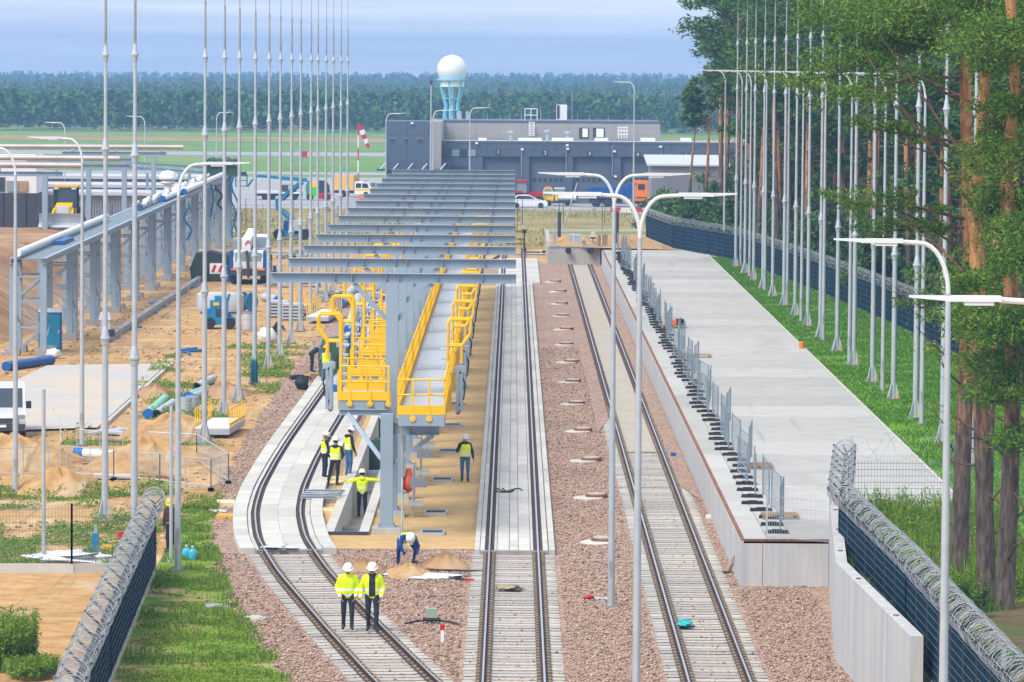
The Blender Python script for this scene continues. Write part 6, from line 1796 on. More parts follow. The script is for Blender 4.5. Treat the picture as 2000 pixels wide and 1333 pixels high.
# ================================================================== VEGETATION
M_LEAF_PINE = island_mat('pine_needles', [(0.019, 0.064, 0.013), (0.041, 0.113, 0.017), (0.07, 0.166, 0.02), (0.11, 0.223, 0.026), (0.054, 0.129, 0.03), (0.156, 0.273, 0.027)], .6, .3, .25)
M_LEAF_NEAR = island_mat('near_pine_needles', [(0.023, 0.072, 0.011), (0.056, 0.137, 0.014), (0.105, 0.216, 0.019), (0.179, 0.302, 0.024), (0.073, 0.166, 0.024), (0.244, 0.374, 0.026)], .6, .3, .3)
M_LEAF_BUSH = island_mat('bush_leaves', [(0.028, 0.079, 0.012), (0.055, 0.136, 0.018), (0.086, 0.186, 0.023), (0.133, 0.25, 0.03), (0.043, 0.108, 0.02)], .6, .25, .3)
M_LEAF_WEED = island_mat('weed_leaves', [(0.068, 0.156, 0.012), (0.121, 0.247, 0.02), (0.189, 0.325, 0.03), (0.257, 0.364, 0.035), (0.149, 0.221, 0.05)], .6, .25, .3)
M_BARK = bpy.data.materials.new('pine_bark'); M_BARK.use_nodes = True
def _bark():
    N, L = M_BARK.node_tree.nodes, M_BARK.node_tree.links; b = N['Principled BSDF']; b.inputs['Roughness'].default_value = .9
    tc = N.new('ShaderNodeTexCoord'); sp = N.new('ShaderNodeSeparateXYZ'); L.new(tc.outputs['Object'], sp.inputs[0])
    mp = N.new('ShaderNodeMapping'); mp.inputs['Scale'].default_value = (5, 5, 1.3); L.new(tc.outputs['Object'], mp.inputs['Vector'])
    nz = N.new('ShaderNodeTexNoise'); nz.inputs['Scale'].default_value = 1.6; nz.inputs['Detail'].default_value = 7; L.new(mp.outputs['Vector'], nz.inputs['Vector'])
    ad = N.new('ShaderNodeMath'); ad.operation = 'MULTIPLY_ADD'; L.new(nz.outputs['Fac'], ad.inputs[0]); ad.inputs[1].default_value = 5.0; L.new(sp.outputs['Z'], ad.inputs[2])
    mr = N.new('ShaderNodeMapRange'); mr.inputs['From Min'].default_value = 6.5; mr.inputs['From Max'].default_value = 10.5; L.new(ad.outputs[0], mr.inputs['Value'])
    def ramp(c0, c1):
        r = N.new('ShaderNodeValToRGB'); r.color_ramp.elements[0].position = .35; r.color_ramp.elements[1].position = .62; r.color_ramp.elements[0].color = (*c0, 1); r.color_ramp.elements[1].color = (*c1, 1); L.new(nz.outputs['Fac'], r.inputs['Fac']); return r.outputs['Color']
    mx = N.new('ShaderNodeMixRGB'); L.new(mr.outputs['Result'], mx.inputs['Fac']); L.new(ramp((.042, .032, .027), (.135, .10, .082)), mx.inputs['Color1']); L.new(ramp((.27, .11, .04), (.55, .27, .11)), mx.inputs['Color2'])
    L.new(mx.outputs['Color'], b.inputs['Base Color'])
    bp = N.new('ShaderNodeBump'); bp.inputs['Strength'].default_value = .7; bp.inputs['Distance'].default_value = .08; L.new(nz.outputs['Fac'], bp.inputs['Height']); L.new(bp.outputs['Normal'], b.inputs['Normal'])
_bark(); MATS['pine_bark'] = M_BARK
M_BRANCH = mat('branch_bark', (.15, .085, .05), .9, var=.3, vscale=3)
M_DEADW = mat('dead_branch', (.20, .15, .115), .9, var=.25, vscale=3)
def leaf_quads(C, size, rr, flat=.5, elong=1.6):
    """random leaf-sized quads at the points C"""
    n = len(C); s = size * (.6 + .8 * rr.rand(n, 1))
    a = rr.randn(n, 3); a[:, 2] *= flat; a /= np.linalg.norm(a, axis=1)[:, None]
    b = np.cross(a, rr.randn(n, 3)); b /= np.linalg.norm(b, axis=1)[:, None] + 1e-9
    V = np.stack([C - a * s * elong, C + b * s * .55, C + a * s * elong, C - b * s * .55], 1).reshape(-1, 3)
    return V, np.arange(4 * n).reshape(-1, 4)
def blob_pts(c, rad, n, rr, fl=.45, lumps=5):
    """points in a lumpy flattened pad: several small tuft centres inside"""
    k = max(3, lumps); cen = rr.randn(k, 3) * np.array([.5, .5, .5 * fl]) * rad
    w = rr.randint(0, k, n)
    p = cen[w] + rr.randn(n, 3) * np.array([1, 1, fl * 1.2]) * rad * .24
    return np.asarray(c) + p
def pine_proto(seed, H, base, R0, npad, nleaf, size):
    rr = np.random.RandomState(seed); r2 = random.Random(seed)
    tr = MB(); k = 9; lean = (r2.uniform(-.6, .6), r2.uniform(-.6, .6)); wob = r2.uniform(0, 6)
    def axis(z): q = z / H; return np.array([lean[0] * q + .18 * math.sin(q * 5 + wob), lean[1] * q + .15 * math.cos(q * 4 + wob), z])
    zs = [0, .6, 2, 5, 8, 12, 16, H * .85, H * .97]
    rs = [.30, .235, .215, .19, .17, .14, .11, .06, .02]
    tr.tube([axis(z) for z in zs], rs, 9)
    br = MB(); C = []
    for i in range(npad):
        q = r2.random(); z = base + (H - base) * q ** .85; a = r2.uniform(0, 2 * PI)
        prof = math.sin(PI * (0.16 + .80 * q)) ** .8
        L = R0 * prof * r2.uniform(.45, 1.1)
        tip = axis(z) + np.array([math.cos(a) * L, math.sin(a) * L, r2.uniform(-.2, .9)])
        br.tube([axis(z - .4), (axis(z) + tip) / 2 + np.array([0, 0, .1]), tip], [.05, .035, .012], 4)
        C.append(blob_pts(tip, r2.uniform(.75, 1.35), nleaf, rr, .45, 7))
        mid = axis(z) * .4 + tip * .6; C.append(blob_pts(mid, .8, nleaf // 3, rr, .5, 4))
    for i in range(16):
        z = r2.uniform(4, base + 2); a = r2.uniform(0, 2 * PI); L = r2.uniform(.6, 2.4); tip = axis(z) + np.array([math.cos(a) * L, math.sin(a) * L, r2.uniform(-.5, .3)])
        br.tube([axis(z), tip], [.03, .01], 4)
    V, F = leaf_quads(np.concatenate(C), size, rr)
    return tr, br, V, F
PROT = []
for s, H, base, R0, npad, nl in ((1, 23, 10.5, 2.9, 52, 70), (2, 25, 12, 2.6, 46, 70), (3, 22, 8.5, 3.1, 56, 70), (4, 24, 11, 2.7, 50, 70), (5, 21.5, 6.5, 2.8, 58, 70)):
    tr, br, V, F = pine_proto(s, H, base, R0, npad, int(nl * 1.7), .125)
    PROT.append((tr, br, V, F))
DATA = []
def pine(label, loc, k, rz, sc=1.0, group='tall pines of the wood behind the fence'):
    t = thing('pine_tree', label, 'pine tree', loc, rz, group); t.scale = (sc,) * 3
    if k < len(DATA) and DATA[k]:
        link('trunk', DATA[k][0], t); link('branches', DATA[k][1], t, 'stuff'); link('crown', DATA[k][2], t, 'stuff')
    else:
        tr, br, V, F = PROT[k]
        a = tr.build('trunk', M_BARK, t, smooth=True); b = br.build('branches', M_BRANCH, t, kind='stuff', fix=False); c = np_mesh('crown', V, F, M_LEAF_PINE, t, 'stuff')
        DATA.append((a.data, b.data, c.data))
    return t
rr = random.Random(12)
def fence_x(y): return float(np.interp(y, [150, 190, 215, 236.9, 283.7, 310.9, 341, 351, 362, 390], [23.5, 22.8, 22.6, 22.15, 20.18, 18.64, 16.65, 14.98, 12.65, 11.2]))
spots = []
y = 385.0
while y > 178:                               # first row, just behind the fence
    spots.append((fence_x(y) + rr.uniform(1.6, 3.6) + (3.6 if y > 345 else 0), y + rr.uniform(-1.5, 1.5), 0)); y -= rr.uniform(5.5, 8.5)
for d0, d1, st in ((4.5, 8, 5.5), (8.5, 13, 5.5), (13.5, 20, 6), (20, 30, 6), (30, 46, 6.5)):
    y = 392.0
    while y > 168:
        spots.append((fence_x(y) + rr.uniform(d0, d1) + (4 if y > 345 else 0), y + rr.uniform(-2, 2), 1)); y -= rr.uniform(st * .8, st * 1.2)
nf = sum(1 for s in spots if s[2] == 0); kf = 0
for i, (x, y, row) in enumerate(spots):
    if row == 0: lab = nth(nf - 1 - kf) + ' pine from the camera in the front row behind the long fence'; kf += 1
    else: lab = 'pine standing in the dense rows behind the front pines of the wood'
    pine(lab, (x, y, Z1 - .1 if y < 392 else .6), i if i < 5 else (rr.choice((2, 4, 4, 2, 0, 3)) if row else rr.randrange(5)), rr.uniform(0, 6.28), rr.uniform(.88, 1.12), 'front row pines behind the long fence' if row == 0 else 'pines in the dense rows of the wood')

# understory shrubs behind the fence and before the shed
def shrub(label, loc, r, h, n, size, m, seed, group=None, name='shrub', cat='shrub'):
    rs = np.random.RandomState(seed); t = thing(name, label, cat, loc, 0, group); C = []
    r2 = random.Random(seed); st = MB()
    for i in range(max(6, int(9 * r))):
        a = r2.uniform(0, 2 * PI); q = r2.uniform(.1, 1) ** .6 * r * .75; z = r2.uniform(.25, .95) * h * (1 - .35 * (q / r) ** 2)
        C.append(blob_pts((math.cos(a) * q, math.sin(a) * q, z), r * .42, n, rs, .7, 5)); st.tube([(math.cos(a) * .1, math.sin(a) * .1, 0), (math.cos(a) * q, math.sin(a) * q, z)], [.035, .01], 4)
    C = np.concatenate(C); C[:, 2] = np.abs(C[:, 2])
    V, F = leaf_quads(C, size, rs, 1.0, 1.1); np_mesh('foliage', V, F, m, t, 'stuff'); tag(st.build('stems', M_BRANCH, t, fix=False), kind='stuff')
    return t
k = 0
for (u, v, Y, r, h) in ((1318, 425, 430, 2.6, 3.4), (1360, 430, 425, 2.2, 2.6), (1345, 425, 405, 2.0, 3.2), (1405, 430, 402, 2.4, 4.2), (1300, 420, 445, 1.8, 2.4)):
    p = P(u, v, Y); shrub(['dark green bush in front of the corrugated shed', 'low bush right of the shed front', 'bright green bush behind the far fence end', 'tall dense bush behind the fence below the leaning pine', 'small bush at the shed corner beside the barrier'][k], (p.x, Y, .4), r, h, 130, .20, M_LEAF_BUSH, 30 + k, 'bushes in front of the shed'); k += 1
_sh = []
y = 380.0; i = 0
while y > 182:
    lab = 'undergrowth shrub at the fence, ' + nth(i) + ' from the far end'
    x = fence_x(y) + rr.uniform(1.2, 4.5); loc = (x, y, Z1 - .1)
    if len(_sh) < 3: _sh.append(shrub(lab, loc, (1.6, 1.9, 1.4)[len(_sh)], (3.2, 4.6, 2.4)[len(_sh)], 150, .16, M_LEAF_BUSH, 60 + i, 'undergrowth along the long fence'))
    else: c = dup(_sh[i % 3], loc, rr.uniform(0, 6), lab); c.scale = (rr.uniform(.8, 1.25),) * 3
    y -= rr.uniform(4, 7); i += 1
y = 386.0; i = 0
while y > 175:
    c = dup(_sh[i % 3], (fence_x(y) + rr.uniform(5, 16) + (3 if y > 345 else 0), y, Z1 - .1), rr.uniform(0, 6), 'tall undergrowth among the trunks of the wood, ' + nth(i) + ' from the far end'); c.scale = (rr.uniform(1.3, 2.1),) * 3; c['group'] = 'tall undergrowth inside the wood'
    y -= rr.uniform(3, 5); i += 1

for i in range(22):
    x, y = 19 + (i % 11) * 2.3 + rr.uniform(-.8, .8), 398 + (i // 11) * 14 + rr.uniform(-4, 4)
    c = dup(_sh[i % 3], (x, y, .9), rr.uniform(0, 6), 'dense undergrowth at the far end of the wood, ' + nth(i) + ' from its left'); c.scale = (rr.uniform(1.6, 2.3),) * 3; c['group'] = 'undergrowth at the far end of the wood'
# slender leaning pine at the wood's left edge
p = P(1372, 470, 396)
def leaning():
    t = thing('pine_tree', 'slender crooked pine at the left edge of the wood before the shed', 'pine tree', (p.x, 396, .9))
    L_ = lambda u, v: P(u, v, 396) - Vector((p.x, 396, .9))
    mb = MB(); mb.tube([L_(1372, 468), L_(1376, 400), L_(1382, 330), L_(1384, 265), L_(1388, 225), L_(1395, 190)], [.2, .17, .14, .11, .08, .03], 7); mb.tube([L_(1345, 430), L_(1350, 330), L_(1357, 262), L_(1358, 200)], [.14, .11, .07, .02], 6); mb.build('trunk', M_BARK, t, smooth=True)
    br = MB(); C = []; rs = np.random.RandomState(77)
    for a, b, r in (((1384, 265), (1348, 190), .9), ((1384, 250), (1352, 215), .8), ((1388, 230), (1350, 240), .7), ((1390, 220), (1405, 200), 1.0), ((1357, 262), (1352, 175), .6), ((1357, 250), (1368, 230), .6), ((1382, 330), (1340, 352), .0), ((1383, 300), (1345, 290), .0), ((1388, 225), (1372, 205), .8), ((1380, 350), (1410, 325), 0), ((1357, 290), (1335, 300), 0), ((1357, 260), (1362, 160), .5)):
        A, Bp = L_(*a), L_(*b); br.tube([A, (A + Bp) / 2 + Vector((0, .3, .2)), Bp], [.05, .035, .012], 4)
        if r: C.append(blob_pts(tuple(Bp), r * 1.05, 260, rs, .6, 6)); C.append(blob_pts(tuple((A + 2 * Bp) / 3), r * .7, 110, rs, .5, 4))
    V, F = leaf_quads(np.concatenate(C), .15, rs); np_mesh('crown', V, F, M_LEAF_PINE, t, 'stuff'); tag(br.build('branches', M_DEADW, t, fix=False), kind='stuff')
leaning()

# the near pines at the right edge, each with its own limbs
def near_pine(label, Y, path, limbs, dead, seed, rad0=.26):
    base = P(*path[0], Y); base.z = Z1 - .1; o = Vector(base)
    t = thing('pine_tree', label, 'pine tree', base, 0, 'near pines at the right edge'); rs = np.random.RandomState(seed); r2 = random.Random(seed)
    pts = [Vector((0, 0, 0))] + [P(u, v, Y) - o for u, v in path[1:]]
    n = len(pts); rads = [rad0 * (1 - .55 * i / (n - 1)) for i in range(n)]; rads[0] *= 1.25
    pts.insert(1, pts[0].lerp(pts[1], .08)); rads.insert(1, rad0)
    mb = MB(); mb.tube(pts, rads, 14); mb.build('trunk', M_BARK, t, smooth=True)
    def on_trunk(v):
        for a, b in zip(path[:-1], path[1:]):
            if b[1] <= v <= a[1]:
                q = (a[1] - v) / (a[1] - b[1]); u = a[0] + (b[0] - a[0]) * q; return P(u, v, Y) - o
        return pts[-1]
    br = MB(); C = []
    for v0, (u1, v1), dy, dens, r in limbs:
        A = on_trunk(v0); T = P(u1, v1, Y + dy) - o; M = (A + T) / 2 + Vector((0, 0, r2.uniform(-.1, .25)))
        br.tube([A, M, T], [.06, .042, .014], 6)
        for q in np.linspace(.3, 1.05, 7):
            c = A.lerp(M, q * 2) if q < .5 else M.lerp(T, q * 2 - 1)
            w = r * (.45 + .65 * q)
            C.append(blob_pts(tuple(c + Vector((r2.uniform(-.2, .2), r2.uniform(-.3, .3), r2.uniform(-.1, .25)))), w, int(dens * 2.3 * (.5 + .7 * q)), rs, .42, 7))
            e = c + Vector((r2.uniform(-.5, .5), r2.uniform(-.6, .6), r2.uniform(-.1, .35))) * r; br.tube([c, e], [.018, .006], 4)
    for v0, (u1, v1), dy in dead:
        A = on_trunk(v0); T = P(u1, v1, Y + dy) - o; M = (A + T) / 2 + Vector((0, 0, r2.uniform(-.15, .2))); br.tube([A, M, T], [.045, .03, .008], 5)
        for q in (.45, .6, .75, .9):
            c = A.lerp(M, q * 2) if q < .5 else M.lerp(T, q * 2 - 1); e = c + (T - A).normalized() * r2.uniform(.2, .7) + Vector((0, r2.uniform(-.5, .5), r2.uniform(-.35, .4))); br.tube([c, e], [.014, .005], 4)
    V, F = leaf_quads(np.concatenate(C), .036, rs, .9, 2.1); np_mesh('crown', V, F, M_LEAF_NEAR, t, 'stuff'); tag(br.build('branches', M_BRANCH, t, fix=False), kind='stuff')
near_pine('near pine with the leftmost trunk, standing right behind the lower right fence', 128, [(1872, 1112), (1880, 900), (1887, 720), (1895, 500), (1890, 330), (1886, 180), (1884, 20), (1880, -200)],
    [(60, (1585, 160), -2, 210, .95), (70, (1640, 110), -1, 150, .8), (40, (1690, 40), -1, 230, 1.1), (20, (1600, 20), 0, 190, 1.0), (150, (1660, 185), -3, 150, .8), (-20, (1760, 10), -2, 260, 1.2), (90, (1730, 90), 1, 170, .9), (430, (1650, 405), -2, 110, .6), (445, (1715, 455), -1, 120, .55), (560, (1800, 600), -1, 60, .5), (-60, (1830, 30), -3, 260, 1.2), (280, (1690, 250), -2, 70, .45), (620, (1935, 660), -2, 220, .9), (520, (1960, 560), -2, 240, 1.0)],
    [(300, (1745, 235), 0), (315, (1720, 190), 0), (470, (1740, 420), 1), (500, (1700, 380), -1), (350, (1750, 275), 1), (720, (1790, 640), 0), (760, (1830, 700), -1), (860, (1820, 800), 1), (640, (1745, 570), 0), (930, (1840, 880), 0), (205, (1700, 100), 1), (640, (1960, 600), 0)], 41)
near_pine('near pine with the middle trunk of the group at the right edge', 123, [(1928, 1160), (1922, 950), (1914, 720), (1908, 480), (1916, 300), (1924, 150), (1928, 20), (1930, -200)],
    [(40, (1990, 40), -1, 260, 1.2), (100, (1990, 130), -2, 250, 1.1), (-40, (1870, 0), 0, 240, 1.1), (330, (1985, 300), -3, 260, 1.0), (420, (1990, 390), -2, 300, 1.0), (300, (1975, 215), -2, 160, .8), (600, (1990, 660), -2, 260, 1.1), (560, (1880, 560), -3, 150, .7), (700, (1960, 720), -2, 220, .9)],
    [(350, (1720, 70), 0), (420, (1690, 110), -1), (850, (1840, 790), 0), (800, (1990, 850), -1), (1000, (1985, 930), 0), (680, (1800, 520), 0), (900, (1870, 905), 0), (560, (1760, 430), 1), (1050, (1990, 1010), 0)], 42)
near_pine('near pine with the dark leaning trunk at the right frame edge', 121, [(1962, 1182), (1972, 960), (1980, 740), (1972, 480), (1966, 330), (1985, 180), (1975, 40), (1970, -200)],
    [(200, (2040, 200), 0, 220, 1.0), (420, (2010, 470), -2, 260, 1.0), (520, (1990, 520), -3, 260, 1.0), (660, (2010, 620), -2, 280, 1.1), (760, (1950, 780), -2, 170, .8), (840, (2000, 880), -2, 130, .7), (600, (1890, 640), -3, 200, .9), (60, (1930, 90), -2, 220, 1.0)],
    [(250, (1800, 150), 0), (900, (1880, 850), 0), (1000, (1920, 960), 1), (800, (1900, 740), 0), (1040, (2010, 990), 0), (950, (2020, 1040), -1), (1100, (2000, 1060), -2)], 43)
near_pine('thin young pine trunk between the near pines', 140, [(1932, 1020), (1936, 850), (1940, 700), (1943, 520), (1945, 380)], [(560, (1975, 520), 0, 60, .5), (640, (1910, 610), 0, 60, .5)], [(900, (1880, 860), 0), (800, (1990, 760), 0), (700, (1880, 660), 0)], 44, .11)

# ------------------------------------------------------------------ grass and weeds
def blades(name, label, pts, h, w, m, seed, z=None, lean=.5, kind='stuff'):
    rs = np.random.RandomState(seed); P0 = np.array(pts, float); n = len(P0)
    hh = h * (.45 + .8 * rs.rand(n)); a = rs.rand(n) * 2 * PI; d = np.stack([np.cos(a), np.sin(a), np.zeros(n)], 1)
    ww = w * (.6 + .8 * rs.rand(n)); b = rs.rand(n) * 2 * PI; l = np.stack([np.cos(b), np.sin(b), np.zeros(n)], 1) * (hh * lean * rs.rand(n))[:, None]
    up = np.array([0, 0, 1.0])
    mid = P0 + l * .35 + up * (hh * .6)[:, None]; tip = P0 + l + up * hh[:, None]
    V = np.stack([P0 - d * ww[:, None] * .5, P0 + d * ww[:, None] * .5, mid + d * ww[:, None] * .42, tip, mid - d * ww[:, None] * .42], 1).reshape(-1, 3)
    o = 5 * np.arange(n)[:, None]
    F = np.concatenate([o + np.array([[0, 1, 2, 4]]), np.concatenate([o + np.array([[4, 2, 3]]), o + np.array([[3]])], 1)[:, [0, 1, 2, 2]]]) if False else None
    T = np.concatenate([o + np.array([[0, 1, 2]]), o + np.array([[0, 2, 4]]), o + np.array([[4, 2, 3]])])
    ob = np_mesh(name, V, T, m, None, kind); return tag(ob, label, 'grass' if 'grass' in name else 'weeds')
def cover(name, label, pts, hgt, size, m, seed):
    rs = np.random.RandomState(seed); C = np.array(pts, float); n = len(C); k = hgt * np.clip(.35 + vnoise(C[:, 0], C[:, 1], 4.0, seed), .1, 1.3); C[:, 2] += k * rs.rand(n) ** .7 + .01
    V, F = leaf_quads(C, size, rs, .7, 1.2); return tag(np_mesh(name, V, F, m, None, 'stuff'), label, 'weeds')
def vnoise(x, y, s, seed):
    rs = np.random.RandomState(seed); ph = rs.rand(14) * 6.28; k = rs.randn(14, 2) * s
    return sum(np.sin(k[i, 0] * x + k[i, 1] * y + ph[i]) for i in range(14)) / 5.3
def scatter(n, fx, y0, y1, z, dens, seed):
    rs = np.random.RandomState(seed); y = y0 + (y1 - y0) * rs.rand(n); a, b = fx(y); x = a + (b - a) * rs.rand(n); ok = rs.rand(n) < dens(x, y)
    x, y = x[ok], y[ok]; return np.stack([x, y, np.full(len(x), z)], 1)
M_GRASSB = island_mat('grass_blades', [(0.088, 0.169, 0.011), (0.135, 0.247, 0.014), (0.203, 0.325, 0.023), (0.27, 0.377, 0.036), (0.405, 0.39, 0.09)], .7, .15, .3)
M_LAWNB = island_mat('lawn_blades', [(0.064, 0.168, 0.01), (0.096, 0.232, 0.014), (0.136, 0.296, 0.02), (0.184, 0.352, 0.028)], .7, .15, .3)
wx = lambda y: np.interp(y, [100, 115.9, 132.8, 154.9, 183], [-4.2, -5.7, -8.2, -10.4, -11.0])
fxl = lambda y: np.interp(y, [94, 101, 115.7, 141.4, 165], [-9.2, -9.58, -10.1, -10.96, -11.8])
sheets('grass_ground', [[(-9.3, 96), (-4.0, 97), (-4.6, 108), (-5.6, 115.5), (-8.0, 132), (-9.6, 146), (-10.2, 158), (-11.3, 163), (-11.0, 141.4), (-10.15, 115.7)]], .008, M_GRASSG)
dn = lambda x, y: np.clip(.45 + 1.2 * vnoise(x, y, 1.1, 5), .0, 1)
SPL = scatter(110000, lambda y: (fxl(y) + .1, wx(y) - .05 + .4 * np.sin(y)), 106, 162, .0, dn, 6)
cover('grass_strip', 'ragged green grass and clover between the lower left fence and the ballast', SPL, .09, .028, M_GRASSB, 7)
blades('grass_tufts', 'taller weed tufts in the grass strip beside the ballast', scatter(16000, lambda y: (fxl(y) + .1, wx(y) + .25), 108, 166, .0, lambda x, y: np.clip(vnoise(x, y, 1.6, 15) * 2.2 - .25, 0, 1), 16), .22, .035, M_LEAF_WEED, 17)
cover('leafy_weeds', 'leafy weed clumps in the grass strip beside the ballast', scatter(60000, lambda y: (fxl(y) + .1, wx(y) + .25), 108, 166, .0, lambda x, y: np.clip(vnoise(x, y, 1.5, 15) * 2.4 - .5, 0, 1), 18), .34, .035, M_LEAF_WEED, 19)
cover('weeds_patch', 'weeds spreading over the sand left of the lower fence', scatter(90000, lambda y: (-19.5 + 0 * y, fxl(y) - .2), 142.5, 172, .0, lambda x, y: np.clip(vnoise(x, y, .8, 25) * 1.9 + .2 - .02 * np.abs(y - 152), 0, 1), 26), .36, .042, M_LEAF_WEED, 27)
cover('weeds_verge', 'green weeds along the mast row on the left', scatter(90000, lambda y: (-18.5 + 0 * y, -11.2 + 0 * y), 176, 262, .0, lambda x, y: np.clip(vnoise(x, y, .55, 36) * 1.7 - .35, 0, 1) * (np.abs(y - 222) < 34), 36), .34, .055, M_LEAF_WEED, 37)
blades('lawn_grass', 'short green lawn grass around the right mast row', scatter(150000, lambda y: (14.9 + 0 * y, np.minimum(26, np.interp(y, [150, 190, 215, 236.9, 283.7, 310.9, 341], [23.5, 22.8, 22.6, 22.15, 20.18, 18.64, 16.65]))), 144, 345, Z1, lambda x, y: np.clip(.75 + .6 * vnoise(x, y, .9, 45), .1, 1) * np.clip(180 / y, .3, 1), 46), .10, .05, M_LAWNB, 47)
cover('weeds_bank', 'lush weeds behind the lower right fence under the pines', scatter(90000, lambda y: (9.9 + (y > 137) * .6, 15.5 + 0 * y), 122, 146.5, Z1, lambda x, y: np.clip(.55 + .8 * vnoise(x, y, .9, 55) + .02 * (y - 134), .05, 1), 56), .75, .04, M_LEAF_WEED, 57)
blades('weed_stalks', 'tall weed stalks behind the lower right fence', scatter(5000, lambda y: (9.9 + (y > 137) * .6, 15.5 + 0 * y), 124, 146.5, Z1, lambda x, y: np.clip(.5 + .8 * vnoise(x, y, .9, 55), .05, 1), 58), .95, .03, M_LEAF_WEED, 59)
blades('forest_weeds', 'scattered green plants on the forest floor at lower right', scatter(26000, lambda y: (10.1 + 0 * y, 17 + 0 * y), 92, 126, Z1, lambda x, y: np.clip(vnoise(x, y, 1.1, 65) * 1.4 - .1, 0, 1), 66), .30, .05, M_LEAF_BUSH, 67)
blades('wall_weeds', 'thin weeds growing between retaining wall and fence', scatter(2600, lambda y: (np.interp(y, [105, 121, 138], [9.5, 8.95, 9.95]) - .02, np.interp(y, [105, 121, 138], [9.7, 9.3, 10.1])), 112, 140, 2.0, lambda x, y: np.clip(vnoise(x, y, 1.6, 75) * 2, 0, 1), 76), .4, .04, M_LEAF_WEED, 77)
blades('field_grass', 'dry grass tufts on the field before the apron', scatter(14000, lambda y: (-55 + 0 * y, 30 + 0 * y), 398, 500, .0, lambda x, y: np.clip(.5 + vnoise(x, y, .2, 85), 0, 1), 86), .35, .18, island_mat('dry_blades', [(.28, .24, .08), (.38, .31, .12), (.46, .36, .16), (.24, .27, .07)]), 87)
# bright tall plants in the lower left corner
def clump(label, u, v, r, h, n, w, seed, name):
    g = G(u, v); rs = np.random.RandomState(seed); a = rs.rand(n) * 2 * PI; q = np.sqrt(rs.rand(n)) * r
    t = thing(name, label, 'plant', (g.x, g.y, 0)); pts = np.stack([q * np.cos(a), q * np.sin(a) * 2.0, np.zeros(n)], 1)
    o = blades('stems', None, pts, h, w * .5, M_LEAF_WEED, seed, lean=.25); o.parent = t; del o['category']
    st = rs.randint(0, n, n * 22); z = .25 + .75 * rs.rand(n * 22); C = pts[st] * (1 + .10 * z[:, None]) + np.stack([rs.randn(n * 22) * .05, rs.randn(n * 22) * .05, z * h * (.55 + .5 * rs.rand(n)[st])], 1)
    V, F = leaf_quads(C, w, rs, .8, 2.0); np_mesh('leaves', V, F, M_LEAF_WEED, t, 'stuff')
clump('tall yellow-green goldenrod plants in the lower left corner', 14, 1300, .72, 1.35, 420, .034, 91, 'goldenrod_plant')
clump('low green plants at the foot of the goldenrod in the lower left corner', 62, 1318, .6, .45, 260, .03, 92, 'low_plant')
shrub('young spruce like bush on the forest floor behind the lower right fence', (P(1895, 1150, 119).x, 119, Z1), .5, 1.0, 260, .045, M_LEAF_BUSH, 93, None, 'young_bush', 'bush')
# ================================================================== SMALL THINGS ON THE SITE
def railed_ramp(label, u, v, w, dl, h):
    g = G(u, v); t = thing('railed_ramp', label, 'ramp', (g.x, g.y, 0), R(-4), 'loading ramps with yellow railings')
    bx(t, 'deck', (0, dl / 2, .42), (w, dl, .08), M_WHITE); 
    for x in (-w / 2 + .05, w / 2 - .05): bx(t, 'side_beam', (x, dl / 2, .26), (.09, dl - .02, .24), M_GALV)
    bx(t, 'end_beam', (0, .04, .26), (w - .2, .08, .24), M_GALV)
    for x in (-w / 2, w / 2):
        mb = MB(); mb.tube([(x, .15, .45 + h), (x, dl - .1, .45 + h)], .03, 6); mb.build('handrail', M_YELLOW, t)
        for k in range(8):
            mb = MB(); mb.box((x, .15 + k * (dl - .3) / 7, .45 + h / 2), (.045, .045, h)); mb.build('baluster', M_YELLOW, t, fix=False)
        mb = MB(); mb.box((x, dl / 2, .55), (.03, dl - .2, .12)); mb.build('kick_plate', M_YELLOW, t)
railed_ramp('nearer loading ramp with yellow railings standing on the sand by the mast', 414, 856, 1.45, 5.2, .75)
railed_ramp('farther loading ramp with yellow railings between the masts', 620, 632, 1.35, 7.5, .85)
railed_ramp('loading ramp with yellow railings behind the stacked frames', 575, 618, 1.2, 6.0, .95)
def pipe_(label, a, b, r, m, cap=None, open_=False, group='pipes lying on the sand'):
    a, b = Vector(a), Vector(b); t = thing('large_pipe', label, 'pipe', (a.x, a.y, 0), 0, group); b = b - a; a0 = Vector((0, 0, r)); b = Vector((b.x, b.y, r))
    mb = MB(); mb.tube([a0, b], r, 16, caps=not open_)
    if open_: d = b.normalized(); mb.tube([b, a0], r * .86, 16, caps=False); mb.tube([a0 + (b - a0) * .12, a0 + (b - a0) * .14], r * .86, 16, 1)
    mb.build('pipe', [m, M_DARK], t, smooth=True)
    if cap: mb = MB(); d = (b - a0).normalized(); mb.tube([a0 - d * .05, a0 + d * .35], r * 1.06, 16); mb.build('end_cap', cap, t)
pipe_('green pipe with a blue cap in front of the grey pipe beside the barrels', G(289, 818), G(322, 788), .21, M_PIPEGREEN, M_CAPBLUE)
pipe_('grey open pipe touching the green pipe beside the barrels', G(306, 818), G(338, 796), .2, M_PIPEG, None, True)
pipe_('grey open pipe leaning beside the capped green pipe farther back', G(384, 764), G(416, 748), .2, M_PIPEG, None, True)
pipe_('green pipe with a blue cap left of the brown earth heap', G(366, 783), G(404, 768), .2, M_PIPEGREEN, M_CAPBLUE)
pipe_('blue capped end of a pipe next to the capped green pipe', G(374, 784), G(400, 772), .17, M_PIPEG, M_CAPBLUE)
pipe_('long grey pipe with blue cap left of the first yellow hoop', G(664, 602), G(700, 566), .32, M_PIPEG, M_CAPBLUE)
pipe_('second long grey pipe beside the yellow hoops of the gangway', G(682, 655), G(700, 590), .30, M_PIPEG, M_CAPBLUE)
pipe_('grey pipe with blue cap lying among the masts', G(545, 593), G(515, 588), .25, M_PIPEG, M_CAPBLUE)
